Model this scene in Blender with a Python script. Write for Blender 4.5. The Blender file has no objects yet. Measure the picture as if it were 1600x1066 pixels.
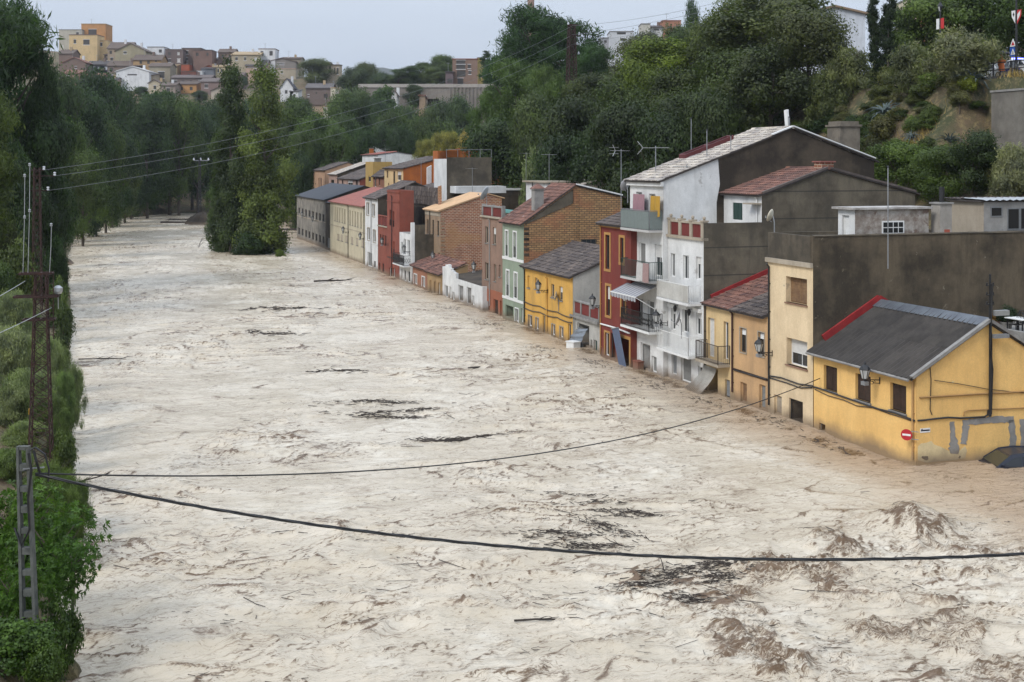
import bpy, math, random
import numpy as np
from mathutils import Vector, Matrix
R = math.radians
sc = bpy.context.scene
col = sc.collection
rng = random.Random(7)

# ---------------------------------------------------------------- camera
F, CX, HY, CH = 1965.0, 800.0, 255.0, 12.5       # focal length and horizon in photo pixels, height above the flood
cam = bpy.data.cameras.new('camera')
cam.sensor_width = 36; cam.lens = 36 * F / 1600
cam.shift_y = -(533 - HY) / 1600
cam.clip_start = 0.5; cam.clip_end = 20000
co = bpy.data.objects.new('camera', cam); col.objects.link(co)
co.location = (0, 0, CH); co.rotation_euler = (R(90), 0, 0)
sc.camera = co

# ---------------------------------------------------------------- sky, sun, exposure
SUN_EL, SUN_AZ = 42, 226                          # azimuth: compass from +Y, clockwise
w = bpy.data.worlds.new('World'); sc.world = w; w.use_nodes = True
nt = w.node_tree; nt.nodes.clear()
def wn(t, **k):
    n = nt.nodes.new(t)
    for a, b in k.items(): setattr(n, a, b)
    return n
sky = wn('ShaderNodeTexSky', sky_type='NISHITA', sun_disc=False)
sky.sun_elevation = R(SUN_EL); sky.sun_rotation = R(SUN_AZ); sky.air_density = 1.5; sky.dust_density = 3.0
tc = wn('ShaderNodeTexCoord'); sep = wn('ShaderNodeSeparateXYZ')
nt.links.new(tc.outputs['Generated'], sep.inputs[0])
mr = wn('ShaderNodeMapRange'); mr.inputs['From Min'].default_value = 0; mr.inputs['From Max'].default_value = 1
mr.inputs['To Min'].default_value = 1.0; mr.inputs['To Max'].default_value = 3.0     # an overcast sky brightens evenly towards the zenith
nt.links.new(sep.outputs['Z'], mr.inputs['Value'])
cl = wn('ShaderNodeTexNoise'); cl.inputs['Scale'].default_value = 1.7; cl.inputs['Detail'].default_value = 5
mp = wn('ShaderNodeMapping'); mp.inputs['Scale'].default_value = (1, 1, 2.6)
nt.links.new(tc.outputs['Generated'], mp.inputs[0]); nt.links.new(mp.outputs[0], cl.inputs['Vector'])
cr = wn('ShaderNodeValToRGB')
cr.color_ramp.elements[0].position = .3; cr.color_ramp.elements[0].color = (3.35, 3.9, 4.85, 1)
cr.color_ramp.elements[1].position = .72; cr.color_ramp.elements[1].color = (4.7, 5.2, 5.95, 1)
nt.links.new(cl.outputs[0], cr.inputs[0])
vm = wn('ShaderNodeVectorMath', operation='SCALE')
nt.links.new(cr.outputs[0], vm.inputs[0]); nt.links.new(mr.outputs[0], vm.inputs['Scale'])
mx = wn('ShaderNodeMixRGB'); mx.inputs[0].default_value = .92
nt.links.new(sky.outputs[0], mx.inputs[1]); nt.links.new(vm.outputs[0], mx.inputs[2])
bg = wn('ShaderNodeBackground'); bg.inputs['Strength'].default_value = .09
wo = wn('ShaderNodeOutputWorld')
nt.links.new(mx.outputs[0], bg.inputs[0]); nt.links.new(bg.outputs[0], wo.inputs[0])
sl = bpy.data.lights.new('sun', 'SUN'); sl.energy = 1.5; sl.angle = R(18); sl.color = (1, .96, .9)
so = bpy.data.objects.new('sun', sl); col.objects.link(so)
az, el = R(SUN_AZ), R(SUN_EL)
sdir = Vector((math.sin(az) * math.cos(el), math.cos(az) * math.cos(el), math.sin(el)))
so.rotation_euler = sdir.to_track_quat('Z', 'Y').to_euler(); so.location = sdir * 100
vs = sc.view_settings
sc.display_settings.display_device = 'sRGB'
sc.cycles.use_denoising = True; sc.cycles.denoising_prefilter = 'ACCURATE'
vs.view_transform = 'Standard'; vs.look = 'None'; vs.gamma = 1; vs.use_curve_mapping = False
vs.exposure = 0.5

# ---------------------------------------------------------------- pixel and row geometry
def at(px, py, z=0.0):
    """world point on the level z seen at a photo pixel"""
    Y = F * (CH - z) / (py - HY)
    return Vector(((px - CX) / F * Y, Y, z))
def atY(px, py, Y): return Vector(((px - CX) / F * Y, Y, CH - (py - HY) * Y / F))
VPX = 138.0
_d = Vector(((VPX - CX) / F, 1, 0)).normalized()
RX = -_d                                           # along the row of houses, towards the camera
RY = Vector((-RX.y, RX.x, 0))                      # into the houses, away from the river
RO = at(1430, 724.6)
RANG = math.atan2(RX.y, RX.x)
def row(x, y, z=0.0): return RO + RX * x + RY * y + Vector((0, 0, z))
def unrow(X, Y):
    dx, dy = X - RO.x, Y - RO.y
    return dx * RX.x + dy * RX.y, dx * RY.x + dy * RY.y
def on_y(px, py, yo):
    """(x, z) where the ray through a pixel meets the upright plane y = yo of the row frame"""
    r = Vector(((px - CX) / F, 1, (HY - py) / F)); c = Vector((0, 0, CH)); n = RY
    t = (n.dot(RO) + yo - n.dot(c)) / n.dot(r); p = c + r * t
    return (p - RO).dot(RX), p.z
def on_x(px, py, xo):
    r = Vector(((px - CX) / F, 1, (HY - py) / F)); c = Vector((0, 0, CH)); n = RX
    t = (n.dot(RO) + xo - n.dot(c)) / n.dot(r); p = c + r * t
    return (p - RO).dot(RY), p.z
def col_y(px, yo):
    """world XY where a pixel column meets the line y = yo of the row frame"""
    x, _ = on_y(px, HY + 1, yo); return row(x, yo)

# ---------------------------------------------------------------- mesh helper
class MB:
    def __init__(s): s.v, s.f, s.r, s.m, s.cr, s.cm = [], [], [], [], .5, 0
    def face(s, pts):
        i = len(s.v); s.v += [tuple(p) for p in pts]; s.f.append(tuple(range(i, i + len(pts)))); s.r.append(s.cr); s.m.append(s.cm)
        return s
    def box(s, x0, x1, y0, y1, z0, z1):
        return s.hexa([(x0, y0, z0), (x1, y0, z0), (x1, y1, z0), (x0, y1, z0), (x0, y0, z1), (x1, y0, z1), (x1, y1, z1), (x0, y1, z1)])
    def hexa(s, p):
        i = len(s.v); s.v += [tuple(q) for q in p]
        for q in ((3, 2, 1, 0), (4, 5, 6, 7), (0, 1, 5, 4), (1, 2, 6, 5), (2, 3, 7, 6), (3, 0, 4, 7)):
            s.f.append(tuple(i + k for k in q)); s.r.append(s.cr); s.m.append(s.cm)
        return s
    def prism(s, poly, d):
        """poly: list of 3D points (planar), extruded along the vector d"""
        n = len(poly); i = len(s.v); d = Vector(d)
        s.v += [tuple(p) for p in poly] + [tuple(Vector(p) + d) for p in poly]
        fs = [tuple(range(i + n - 1, i - 1, -1)), tuple(range(i + n, i + 2 * n))]
        fs += [(i + k, i + (k + 1) % n, i + n + (k + 1) % n, i + n + k) for k in range(n)]
        s.f += fs; s.r += [s.cr] * len(fs); s.m += [s.cm] * len(fs)
        return s
    def bar(s, a, b, w, h=None):
        a, b = Vector(a), Vector(b); h = h or w; d = (b - a)
        if d.length < 1e-6: return s
        d.normalize(); u = d.cross(Vector((0, 0, 1)))
        if u.length < .05: u = Vector((1, 0, 0))
        u.normalize(); v = u.cross(d); u *= w / 2; v *= h / 2
        return s.hexa([a - u - v, a + u - v, a + u + v, a - u + v, b - u - v, b + u - v, b + u + v, b - u + v])
    def tube(s, pts, r, n=6, cap=True):
        pts = [Vector(p) for p in pts]; rs = r if isinstance(r, (list, tuple)) else [r] * len(pts)
        i = len(s.v); u = None
        for k, p in enumerate(pts):
            d = (pts[min(k + 1, len(pts) - 1)] - pts[max(k - 1, 0)]).normalized()
            if u is None:
                u = d.cross(Vector((0, 0, 1)))
                if u.length < .1: u = d.cross(Vector((1, 0, 0)))
            u = (u - d * u.dot(d)).normalized(); v = d.cross(u)
            for q in range(n):
                a = 2 * math.pi * q / n
                s.v.append(tuple(p + (u * math.cos(a) + v * math.sin(a)) * rs[k]))
        for k in range(len(pts) - 1):
            for q in range(n):
                q2 = (q + 1) % n
                s.f.append((i + k * n + q, i + k * n + q2, i + (k + 1) * n + q2, i + (k + 1) * n + q)); s.r.append(s.cr); s.m.append(s.cm)
        if cap:
            s.f.append(tuple(i + q for q in reversed(range(n)))); s.r.append(s.cr); s.m.append(s.cm)
            e = i + (len(pts) - 1) * n
            s.f.append(tuple(e + q for q in range(n))); s.r.append(s.cr); s.m.append(s.cm)
        return s
    def lathe(s, prof, c=(0, 0, 0), n=12, axis='z'):
        i = len(s.v)
        for (r_, h) in prof:
            for q in range(n):
                a = 2 * math.pi * q / n; x, y = r_ * math.cos(a), r_ * math.sin(a)
                p = (x, y, h) if axis == 'z' else ((x, h, y) if axis == 'y' else (h, x, y))
                s.v.append((c[0] + p[0], c[1] + p[1], c[2] + p[2]))
        for k in range(len(prof) - 1):
            for q in range(n):
                q2 = (q + 1) % n
                s.f.append((i + k * n + q, i + k * n + q2, i + (k + 1) * n + q2, i + (k + 1) * n + q)); s.r.append(s.cr); s.m.append(s.cm)
        return s
    def build(s, name, mats, parent=None, kind=None, smooth=False):
        me = bpy.data.meshes.new(name); me.from_pydata(s.v, [], s.f)
        a = me.attributes.new('rnd', 'FLOAT', 'FACE'); a.data.foreach_set('value', np.array(s.r, dtype=np.float32))
        for m in (mats if isinstance(mats, (list, tuple)) else [mats]): me.materials.append(m)
        me.polygons.foreach_set('material_index', np.array(s.m, dtype=np.int32))
        if smooth: me.polygons.foreach_set('use_smooth', np.ones(len(s.f), dtype=bool))
        me.update()
        o = bpy.data.objects.new(name, me); col.objects.link(o)
        if parent: o.parent = parent
        if kind: o['kind'] = kind
        return o
def np_mesh(name, V, Fq, mats, attrs=None, smooth=True):
    """big quad mesh from numpy arrays"""
    me = bpy.data.meshes.new(name); n = len(Fq)
    me.vertices.add(len(V)); me.vertices.foreach_set('co', np.asarray(V, dtype=np.float32).ravel())
    me.loops.add(n * 4); me.loops.foreach_set('vertex_index', np.asarray(Fq, dtype=np.int32).ravel())
    me.polygons.add(n); me.polygons.foreach_set('loop_start', np.arange(0, n * 4, 4, dtype=np.int32))
    me.polygons.foreach_set('loop_total', np.full(n, 4, dtype=np.int32))
    me.polygons.foreach_set('use_smooth', np.full(n, smooth, dtype=bool))
    for k, (dom, arr) in (attrs or {}).items():
        a = me.attributes.new(k, 'FLOAT', dom); a.data.foreach_set('value', np.asarray(arr, dtype=np.float32).ravel())
    for m in (mats if isinstance(mats, (list, tuple)) else [mats]): me.materials.append(m)
    me.update(calc_edges=True)
    return me
def add(name, me, parent=None, kind=None):
    o = bpy.data.objects.new(name, me); col.objects.link(o)
    if parent: o.parent = parent
    if kind: o['kind'] = kind
    return o
def tag(o, label, cat, group=None):
    o['label'] = label; o['category'] = cat
    if group: o['group'] = group
    return o
def thing(name, label, cat, loc=(0, 0, 0), rz=0, group=None):
    o = bpy.data.objects.new(name, None); col.objects.link(o); o.empty_display_size = .3
    o.location = loc; o.rotation_euler = (0, 0, rz)
    return tag(o, label, cat, group)
def copy_tree(o, loc=None, rz=None, label=None, scale=None, parent=None):
    kids = [c for c in o.children]
    c = o.copy(); col.objects.link(c)
    if parent: c.parent = parent
    if loc is not None: c.location = loc
    if rz is not None: c.rotation_euler = (0, 0, rz)
    if scale is not None: c.scale = (scale,) * 3
    if label: c['label'] = label
    for k in kids: copy_tree(k, parent=c)
    return c

# ---------------------------------------------------------------- noise
def _hash(ix, iy, seed):
    h = (ix.astype(np.int64) * 374761393 + iy.astype(np.int64) * 668265263 + seed * 1442695041) & 0xffffffff
    h = ((h ^ (h >> 13)) * 1274126177) & 0xffffffff
    h = h ^ (h >> 16)
    return h
def pn(x, y, seed=0):
    x = np.asarray(x, dtype=np.float64); y = np.asarray(y, dtype=np.float64)
    ix, iy = np.floor(x), np.floor(y); fx, fy = x - ix, y - iy
    u, v = fx * fx * fx * (fx * (fx * 6 - 15) + 10), fy * fy * fy * (fy * (fy * 6 - 15) + 10)
    def g(dx, dy):
        a = _hash(ix + dx, iy + dy, seed) * (2 * math.pi / 4294967296.0)
        return np.cos(a) * (fx - dx) + np.sin(a) * (fy - dy)
    a, b, c, d = g(0, 0), g(1, 0), g(0, 1), g(1, 1)
    return (a + (b - a) * u + (c - a) * v + (a - b - c + d) * u * v) * 1.5
def fbm(x, y, seed=0, n=4, gain=.5):
    s, a, t = 0, 1.0, 0
    for k in range(n): s = s + a * pn(x * 2 ** k, y * 2 ** k, seed + k); t += a; a *= gain
    return s / t
def sstep(a, b, x): t = np.clip((x - a) / (b - a), 0, 1); return t * t * (3 - 2 * t)
# ---------------------------------------------------------------- materials
def newmat(name):
    m = bpy.data.materials.new(name); m.use_nodes = True; t = m.node_tree; t.nodes.clear()
    o = t.nodes.new('ShaderNodeOutputMaterial'); b = t.nodes.new('ShaderNodeBsdfPrincipled')
    t.links.new(b.outputs[0], o.inputs[0])
    def N(ty, ins=None, **k):
        n = t.nodes.new(ty)
        for a, v in k.items(): setattr(n, a, v)
        for a, v in (ins or {}).items():
            if hasattr(v, 'is_linked') or isinstance(v, bpy.types.NodeSocket): t.links.new(v, n.inputs[a])
            else: n.inputs[a].default_value = v
        return n
    return m, t, b, N
def c4(c): return (c[0], c[1], c[2], 1)
def mixc(N, fac, a, b, blend='MIX'):
    n = N('ShaderNodeMixRGB', blend_type=blend)
    for s, v in ((0, fac), (1, a), (2, b)):
        if isinstance(v, bpy.types.NodeSocket): n.id_data.links.new(v, n.inputs[s])
        else: n.inputs[s].default_value = v if s == 0 else c4(v)
    return n.outputs[0]
def ramp(N, fac, lo, hi, a=0.0, b=1.0):
    n = N('ShaderNodeMapRange', {'Value': fac, 'From Min': lo, 'From Max': hi, 'To Min': a, 'To Max': b}); return n.outputs[0]
def noise(N, vec, scale, detail=6, rough=.6):
    return N('ShaderNodeTexNoise', {'Vector': vec, 'Scale': scale, 'Detail': detail, 'Roughness': rough}).outputs[0]
_mc = {}
def surf(name, c1, c2=None, scale=.7, streak=.35, dirt=(.12, .10, .08), rough=.88, bump=.25, lines=0, rnd=0, mud=True, spots=0, spotc=(.3, .3, .3), metal=0, fine=14):
    """plaster, cement, stone, painted metal: mottling, rain streaks, patches that have come off, flood mud at the foot"""
    if name in _mc: return _mc[name]
    m, t, b, N = newmat(name); c2 = c2 or tuple(x * .78 for x in c1)
    tcn = N('ShaderNodeTexCoord').outputs['Object']
    g = N('ShaderNodeNewGeometry').outputs['Position']
    n1 = noise(N, g, scale, 8, .65)
    cc = mixc(N, ramp(N, n1, .40, .60), c1, c2)
    if mud: cc = mixc(N, ramp(N, noise(N, N('ShaderNodeMapping', {'Vector': g, 'Scale': (1, 1, .55)}).outputs[0], .45, 7, .72), .5, .72, 0, .45), cc, tuple(x * .5 + .01 for x in c1))
    nf = noise(N, g, fine, 5, .7)
    cc = mixc(N, ramp(N, nf, .3, .72, 0, .5), cc, tuple(x * .6 for x in c1))
    if streak:
        st = noise(N, N('ShaderNodeMapping', {'Vector': g, 'Scale': (1.5, 1.5, .24)}).outputs[0], 1.0, 9, .74)
        cc = mixc(N, ramp(N, st, .47, .78, 0, min(.95, streak * 1.25)), cc, dirt)
    if spots:
        sp = noise(N, g, 1.3, 9, .72)
        cc = mixc(N, ramp(N, sp, .66 - spots * .2, .69 - spots * .2), cc, spotc)
    if lines:
        wv = N('ShaderNodeMath', {0: N('ShaderNodeMath', {0: N('ShaderNodeSeparateXYZ', {0: g}).outputs[2], 1: 1.0 / lines}, operation='MULTIPLY').outputs[0]}, operation='FRACT').outputs[0]
        jn = N('ShaderNodeMath', {0: wv, 1: .045}, operation='LESS_THAN').outputs[0]
        cc = mixc(N, N('ShaderNodeMath', {0: jn, 1: .75}, operation='MULTIPLY').outputs[0], cc, (.035, .033, .03))
    if rnd:
        at_ = N('ShaderNodeAttribute', attribute_name='rnd').outputs['Fac']
        cc = mixc(N, 1.0, cc, N('ShaderNodeCombineColor', {0: ramp(N, at_, 0, 1, 1 - rnd, 1 + rnd), 1: ramp(N, at_, 0, 1, 1 - rnd, 1 + rnd * .8), 2: ramp(N, at_, 0, 1, 1 - rnd * .8, 1 + rnd * .7)}).outputs[0], 'MULTIPLY')
    if mud:
        z = N('ShaderNodeSeparateXYZ', {0: g}).outputs[2]
        zz = N('ShaderNodeMath', {0: z, 1: N('ShaderNodeMath', {0: n1, 1: -.9}, operation='MULTIPLY').outputs[0]}, operation='ADD').outputs[0]
        cc = mixc(N, ramp(N, zz, -.45, .12, .85, 0), cc, (.19, .14, .095))
    t.links.new(cc, b.inputs['Base Color'])
    b.inputs['Roughness'].default_value = rough; b.inputs['Metallic'].default_value = metal
    b.inputs['Specular IOR Level'].default_value = .35
    if bump:
        bn = N('ShaderNodeBump', {'Height': nf, 'Strength': bump, 'Distance': .03})
        t.links.new(bn.outputs[0], b.inputs['Normal'])
    _mc[name] = m; return m
def brick(name, c1, c2, mortar, patch=None):
    m, t, b, N = newmat(name)
    o = N('ShaderNodeTexCoord').outputs['Object']; s = N('ShaderNodeSeparateXYZ', {0: o})
    u = N('ShaderNodeMath', {0: s.outputs[0], 1: s.outputs[1]}, operation='ADD').outputs[0]
    v = N('ShaderNodeCombineXYZ', {0: u, 1: s.outputs[2]}).outputs[0]
    bt = N('ShaderNodeTexBrick', {'Vector': v, 'Color1': c4(c1), 'Color2': c4(c2), 'Mortar': c4(mortar), 'Scale': 1.0, 'Mortar Size': .03, 'Brick Width': .42, 'Row Height': .17, 'Bias': 0.0})
    g = N('ShaderNodeNewGeometry').outputs['Position']
    n1 = noise(N, g, .9, 8, .7)
    cc = mixc(N, ramp(N, n1, .42, .7, 0, .5), bt.outputs[0], tuple(x * .45 for x in c1))
    if patch:
        n2 = noise(N, N('ShaderNodeMapping', {'Vector': g, 'Scale': (1, 1, 1.6), 'Location': (5, 2, 1)}).outputs[0], .28, 5, .6)
        cc = mixc(N, ramp(N, n2, .5, .6, 0, .45), cc, patch)
    t.links.new(cc, b.inputs['Base Color']); b.inputs['Roughness'].default_value = .92
    bn = N('ShaderNodeBump', {'Height': bt.outputs['Fac'], 'Strength': -.5, 'Distance': .02}); t.links.new(bn.outputs[0], b.inputs['Normal'])
    return m
def flat(name, c, rough=.6, metal=0, emit=0, spec=.5):
    if name in _mc: return _mc[name]
    m, t, b, N = newmat(name)
    g = N('ShaderNodeNewGeometry').outputs['Position']
    n1 = noise(N, g, 6, 6, .7)
    t.links.new(mixc(N, ramp(N, n1, .35, .75, 0, .5), c, tuple(x * .6 for x in c)), b.inputs['Base Color'])
    b.inputs['Roughness'].default_value = rough; b.inputs['Metallic'].default_value = metal; b.inputs['Specular IOR Level'].default_value = spec
    if emit: b.inputs['Emission Color'].default_value = c4(c); b.inputs['Emission Strength'].default_value = emit
    _mc[name] = m; return m
def leafmat(name, trans=.35):
    m, t, b, N = newmat(name)
    oi = N('ShaderNodeObjectInfo').outputs['Color']
    at_ = N('ShaderNodeAttribute', attribute_name='rnd').outputs['Fac']
    k = ramp(N, at_, 0, 1, .42, 1.65)
    cc = mixc(N, 1.0, oi, N('ShaderNodeCombineColor', {0: ramp(N, at_, 0, 1, .4, 1.75), 1: k, 2: ramp(N, at_, 0, 1, .55, 1.3)}).outputs[0], 'MULTIPLY')
    t.links.new(cc, b.inputs['Base Color']); b.inputs['Roughness'].default_value = .55; b.inputs['Specular IOR Level'].default_value = .3
    tr = N('ShaderNodeBsdfTranslucent', {'Color': mixc(N, 1.0, cc, (1.1, 1.3, .6), 'MULTIPLY')})
    ms = N('ShaderNodeMixShader', {0: trans, 1: b.outputs[0], 2: tr.outputs[0]})
    t.links.new(ms.outputs[0], [n for n in t.nodes if n.type == 'OUTPUT_MATERIAL'][0].inputs[0])
    return m
LEAF = leafmat('leaf')
BARK = surf('bark', (.11, .085, .065), (.06, .05, .04), 2.5, mud=False, bump=.6)
DARKWOOD = surf('wet_driftwood', (.055, .042, .034), (.03, .024, .02), 3, mud=False, streak=0)
GLASS = flat('window_glass', (.018, .021, .024), .08, 0, 0, .6)
VOID = flat('dark_interior', (.012, .011, .010), .95)  # near-black colour holds the dark of unlit rooms
WHITEP = flat('white_paint', (.72, .72, .70), .6)
BLACKM = flat('black_metal', (.014, .014, .015), .45)
GREYM = flat('grey_metal', (.28, .29, .30), .45, .4)
GALV = flat('galvanised_steel', (.42, .43, .43), .4, .5)
RUST = surf('rusty_steel', (.055, .026, .020), (.03, .018, .015), 3, mud=False, streak=0)
WOODB = surf('brown_wood', (.055, .03, .02), (.03, .018, .012), 4, mud=False, streak=.2)
WOODL = surf('oak_wood', (.25, .15, .075), (.16, .09, .05), 4, mud=False, streak=.2)
CURT = flat('pale_blind', (.58, .57, .54), .8)
GREENP = flat('dark_green_paint', (.018, .05, .04), .55)
CONC = surf('concrete', (.30, .29, .27), (.20, .19, .18), 1.2, mud=True)
CONCD = surf('dark_cement', (.135, .112, .08), (.05, .042, .031), .55, streak=.55, dirt=(.025, .023, .02), lines=0, bump=.4)
CEML = surf('cement_lifts', (.165, .140, .100), (.068, .057, .042), .5, streak=.5, dirt=(.035, .033, .03), lines=1.55, bump=.4)
SOOT = surf('soot_cement', (.088, .068, .048), (.026, .021, .016), .5, streak=.4, dirt=(.012, .011, .011), bump=.4)
WALLBIG = surf('old_cement', (.135, .105, .068), (.036, .029, .02), .42, streak=.5, dirt=(.018, .015, .012), spots=.16, spotc=(.185, .155, .11), bump=.5)
T_GREY = surf('old_tile', (.135, .115, .10), (.075, .066, .06), 1.0, streak=0, rnd=.45, mud=False, spots=.25, spotc=(.19, .18, .165))
T_RED = surf('clay_tile', (.22, .115, .085), (.12, .075, .06), .9, streak=0, rnd=.45, mud=False, spots=.2, spotc=(.26, .23, .2))
T_PINK = surf('pink_sheet', (.34, .135, .105), (.24, .10, .085), 1.0, streak=.1, rnd=.2, mud=False)
T_WHITE = surf('limewashed_tile', (.50, .47, .40), (.28, .25, .21), 1.6, streak=0, rnd=.4, mud=False)
T_DECK = surf('roof_deck', (.07, .06, .055), None, 1, streak=0, mud=False)
FIBRE = surf('fibre_cement', (.062, .056, .050), (.036, .033, .03), .8, streak=.15, mud=False, rnd=.1, rough=.95)
SLATEM = surf('dark_sheet', (.042, .046, .055), (.03, .033, .04), .4, streak=0, mud=False, rough=.6)
PEACH = surf('peach_sheet', (.62, .40, .23), (.50, .33, .19), .8, streak=0, mud=False)
RIDGEM = surf('ridge_metal', (.16, .18, .20), (.11, .12, .14), 1.5, streak=0, mud=False, rough=.45, metal=.3)
REDP = surf('red_flashing', (.30, .022, .022), (.22, .018, .02), 2, streak=.15, mud=False)
B_RED = brick('red_brick', (.34, .12, .06), (.19, .065, .04), (.42, .33, .24), (.36, .20, .08))
B_TAN = brick('tan_brick', (.42, .25, .11), (.28, .155, .07), (.10, .07, .045), (.30, .11, .055))
# ---------------------------------------------------------------- house kit
def wall_cells(m, W, z0, z1, holes, y=0.0, x_off=0.0):
    xs = sorted({0.0, W} | {min(max(v, 0), W) for h in holes for v in (h[0], h[1])})
    zs = sorted({z0, z1} | {min(max(v, z0), z1) for h in holes for v in (h[2], h[3])})
    for i in range(len(xs) - 1):
        for k in range(len(zs) - 1):
            cx, cz = (xs[i] + xs[i + 1]) / 2, (zs[k] + zs[k + 1]) / 2
            if xs[i + 1] - xs[i] < 1e-4 or zs[k + 1] - zs[k] < 1e-4: continue
            if any(h[0] < cx < h[1] and h[2] < cz < h[3] for h in holes): continue
            m.face([(xs[i] + x_off, y, zs[k]), (xs[i + 1] + x_off, y, zs[k]), (xs[i + 1] + x_off, y, zs[k + 1]), (xs[i] + x_off, y, zs[k + 1])])
    for h in holes:
        if h[3] < z0 or h[2] > z1: continue
        a, b, c, d = max(h[0], 0), min(h[1], W), max(h[2], z0), min(h[3], z1); e = h[4]
        a += x_off; b += x_off
        m.face([(a, y, c), (a, y, d), (a, y + e, d), (a, y + e, c)]); m.face([(b, y, d), (b, y, c), (b, y + e, c), (b, y + e, d)])
        m.face([(a, y, d), (b, y, d), (b, y + e, d), (a, y + e, d)]); m.face([(b, y, c), (a, y, c), (a, y + e, c), (b, y + e, c)])
def tile_field(m, x0, x1, y0, z0, y1, z1, pitch=.24, ln=.40, h=.07, seed=1, mess=1.0):
    """rows of half-round roof tiles on a slope rising from (y0, z0) to (y1, z1)"""
    r = random.Random(seed); L = math.hypot(y1 - y0, z1 - z0); ty, tz = (y1 - y0) / L, (z1 - z0) / L; ny, nz = -tz, ty
    nx, nl = max(1, int(round((x1 - x0) / pitch))), max(1, int(round(L / ln)))
    px, pl = (x1 - x0) / nx, L / nl
    for i in range(nx):
        cx = x0 + (i + .5) * px; colr = r.uniform(-.15, .15)
        for k in range(nl):
            a, b = k * pl - .02, (k + 1) * pl + .05; j = r.gauss(0, .010 * mess); up = r.gauss(0, .006 * mess)
            m.cr = min(1, max(0, r.gauss(.5, .22) + colr)); w0, w1 = px * .46, px * .36
            lo, hi = [], []
            for q in range(5):
                t = math.pi * q / 4
                lo.append((cx + j - math.cos(t) * w0, .035 + up + math.sin(t) * h, a)); hi.append((cx + j * .3 - math.cos(t) * w1, .004 + up + math.sin(t) * h * .8, b))
            f = lambda p: (p[0], y0 + ty * p[2] + ny * p[1], z0 + tz * p[2] + nz * p[1])
            base = len(m.v); m.v += [f(p) for p in lo] + [f(p) for p in hi]
            for q in range(4):
                m.f.append((base + q, base + q + 1, base + 6 + q, base + 5 + q)); m.r.append(m.cr); m.m.append(m.cm)
            m.f.append((base + 4, base + 3, base + 2, base + 1, base)); m.r.append(m.cr * .6); m.m.append(m.cm)
    m.cr = .5
    return m
def sheet_field(m, x0, x1, y0, z0, y1, z1, pitch=.18, h=.03, lift=.0):
    """corrugated sheet between two edges"""
    L = math.hypot(y1 - y0, z1 - z0); ty, tz = (y1 - y0) / L, (z1 - z0) / L; ny, nz = -tz, ty
    n = max(2, int((x1 - x0) / pitch)) * 4; pr = None
    for i in range(n + 1):
        x = x0 + (x1 - x0) * i / n; o = lift + h * .5 * math.cos(i * math.pi / 2)
        p = [(x, y0 + ny * o, z0 + nz * o), (x, y1 + ny * o, z1 + nz * o)]
        if pr: m.face([pr[0], p[0], p[1], pr[1]])
        pr = p
    return m
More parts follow.
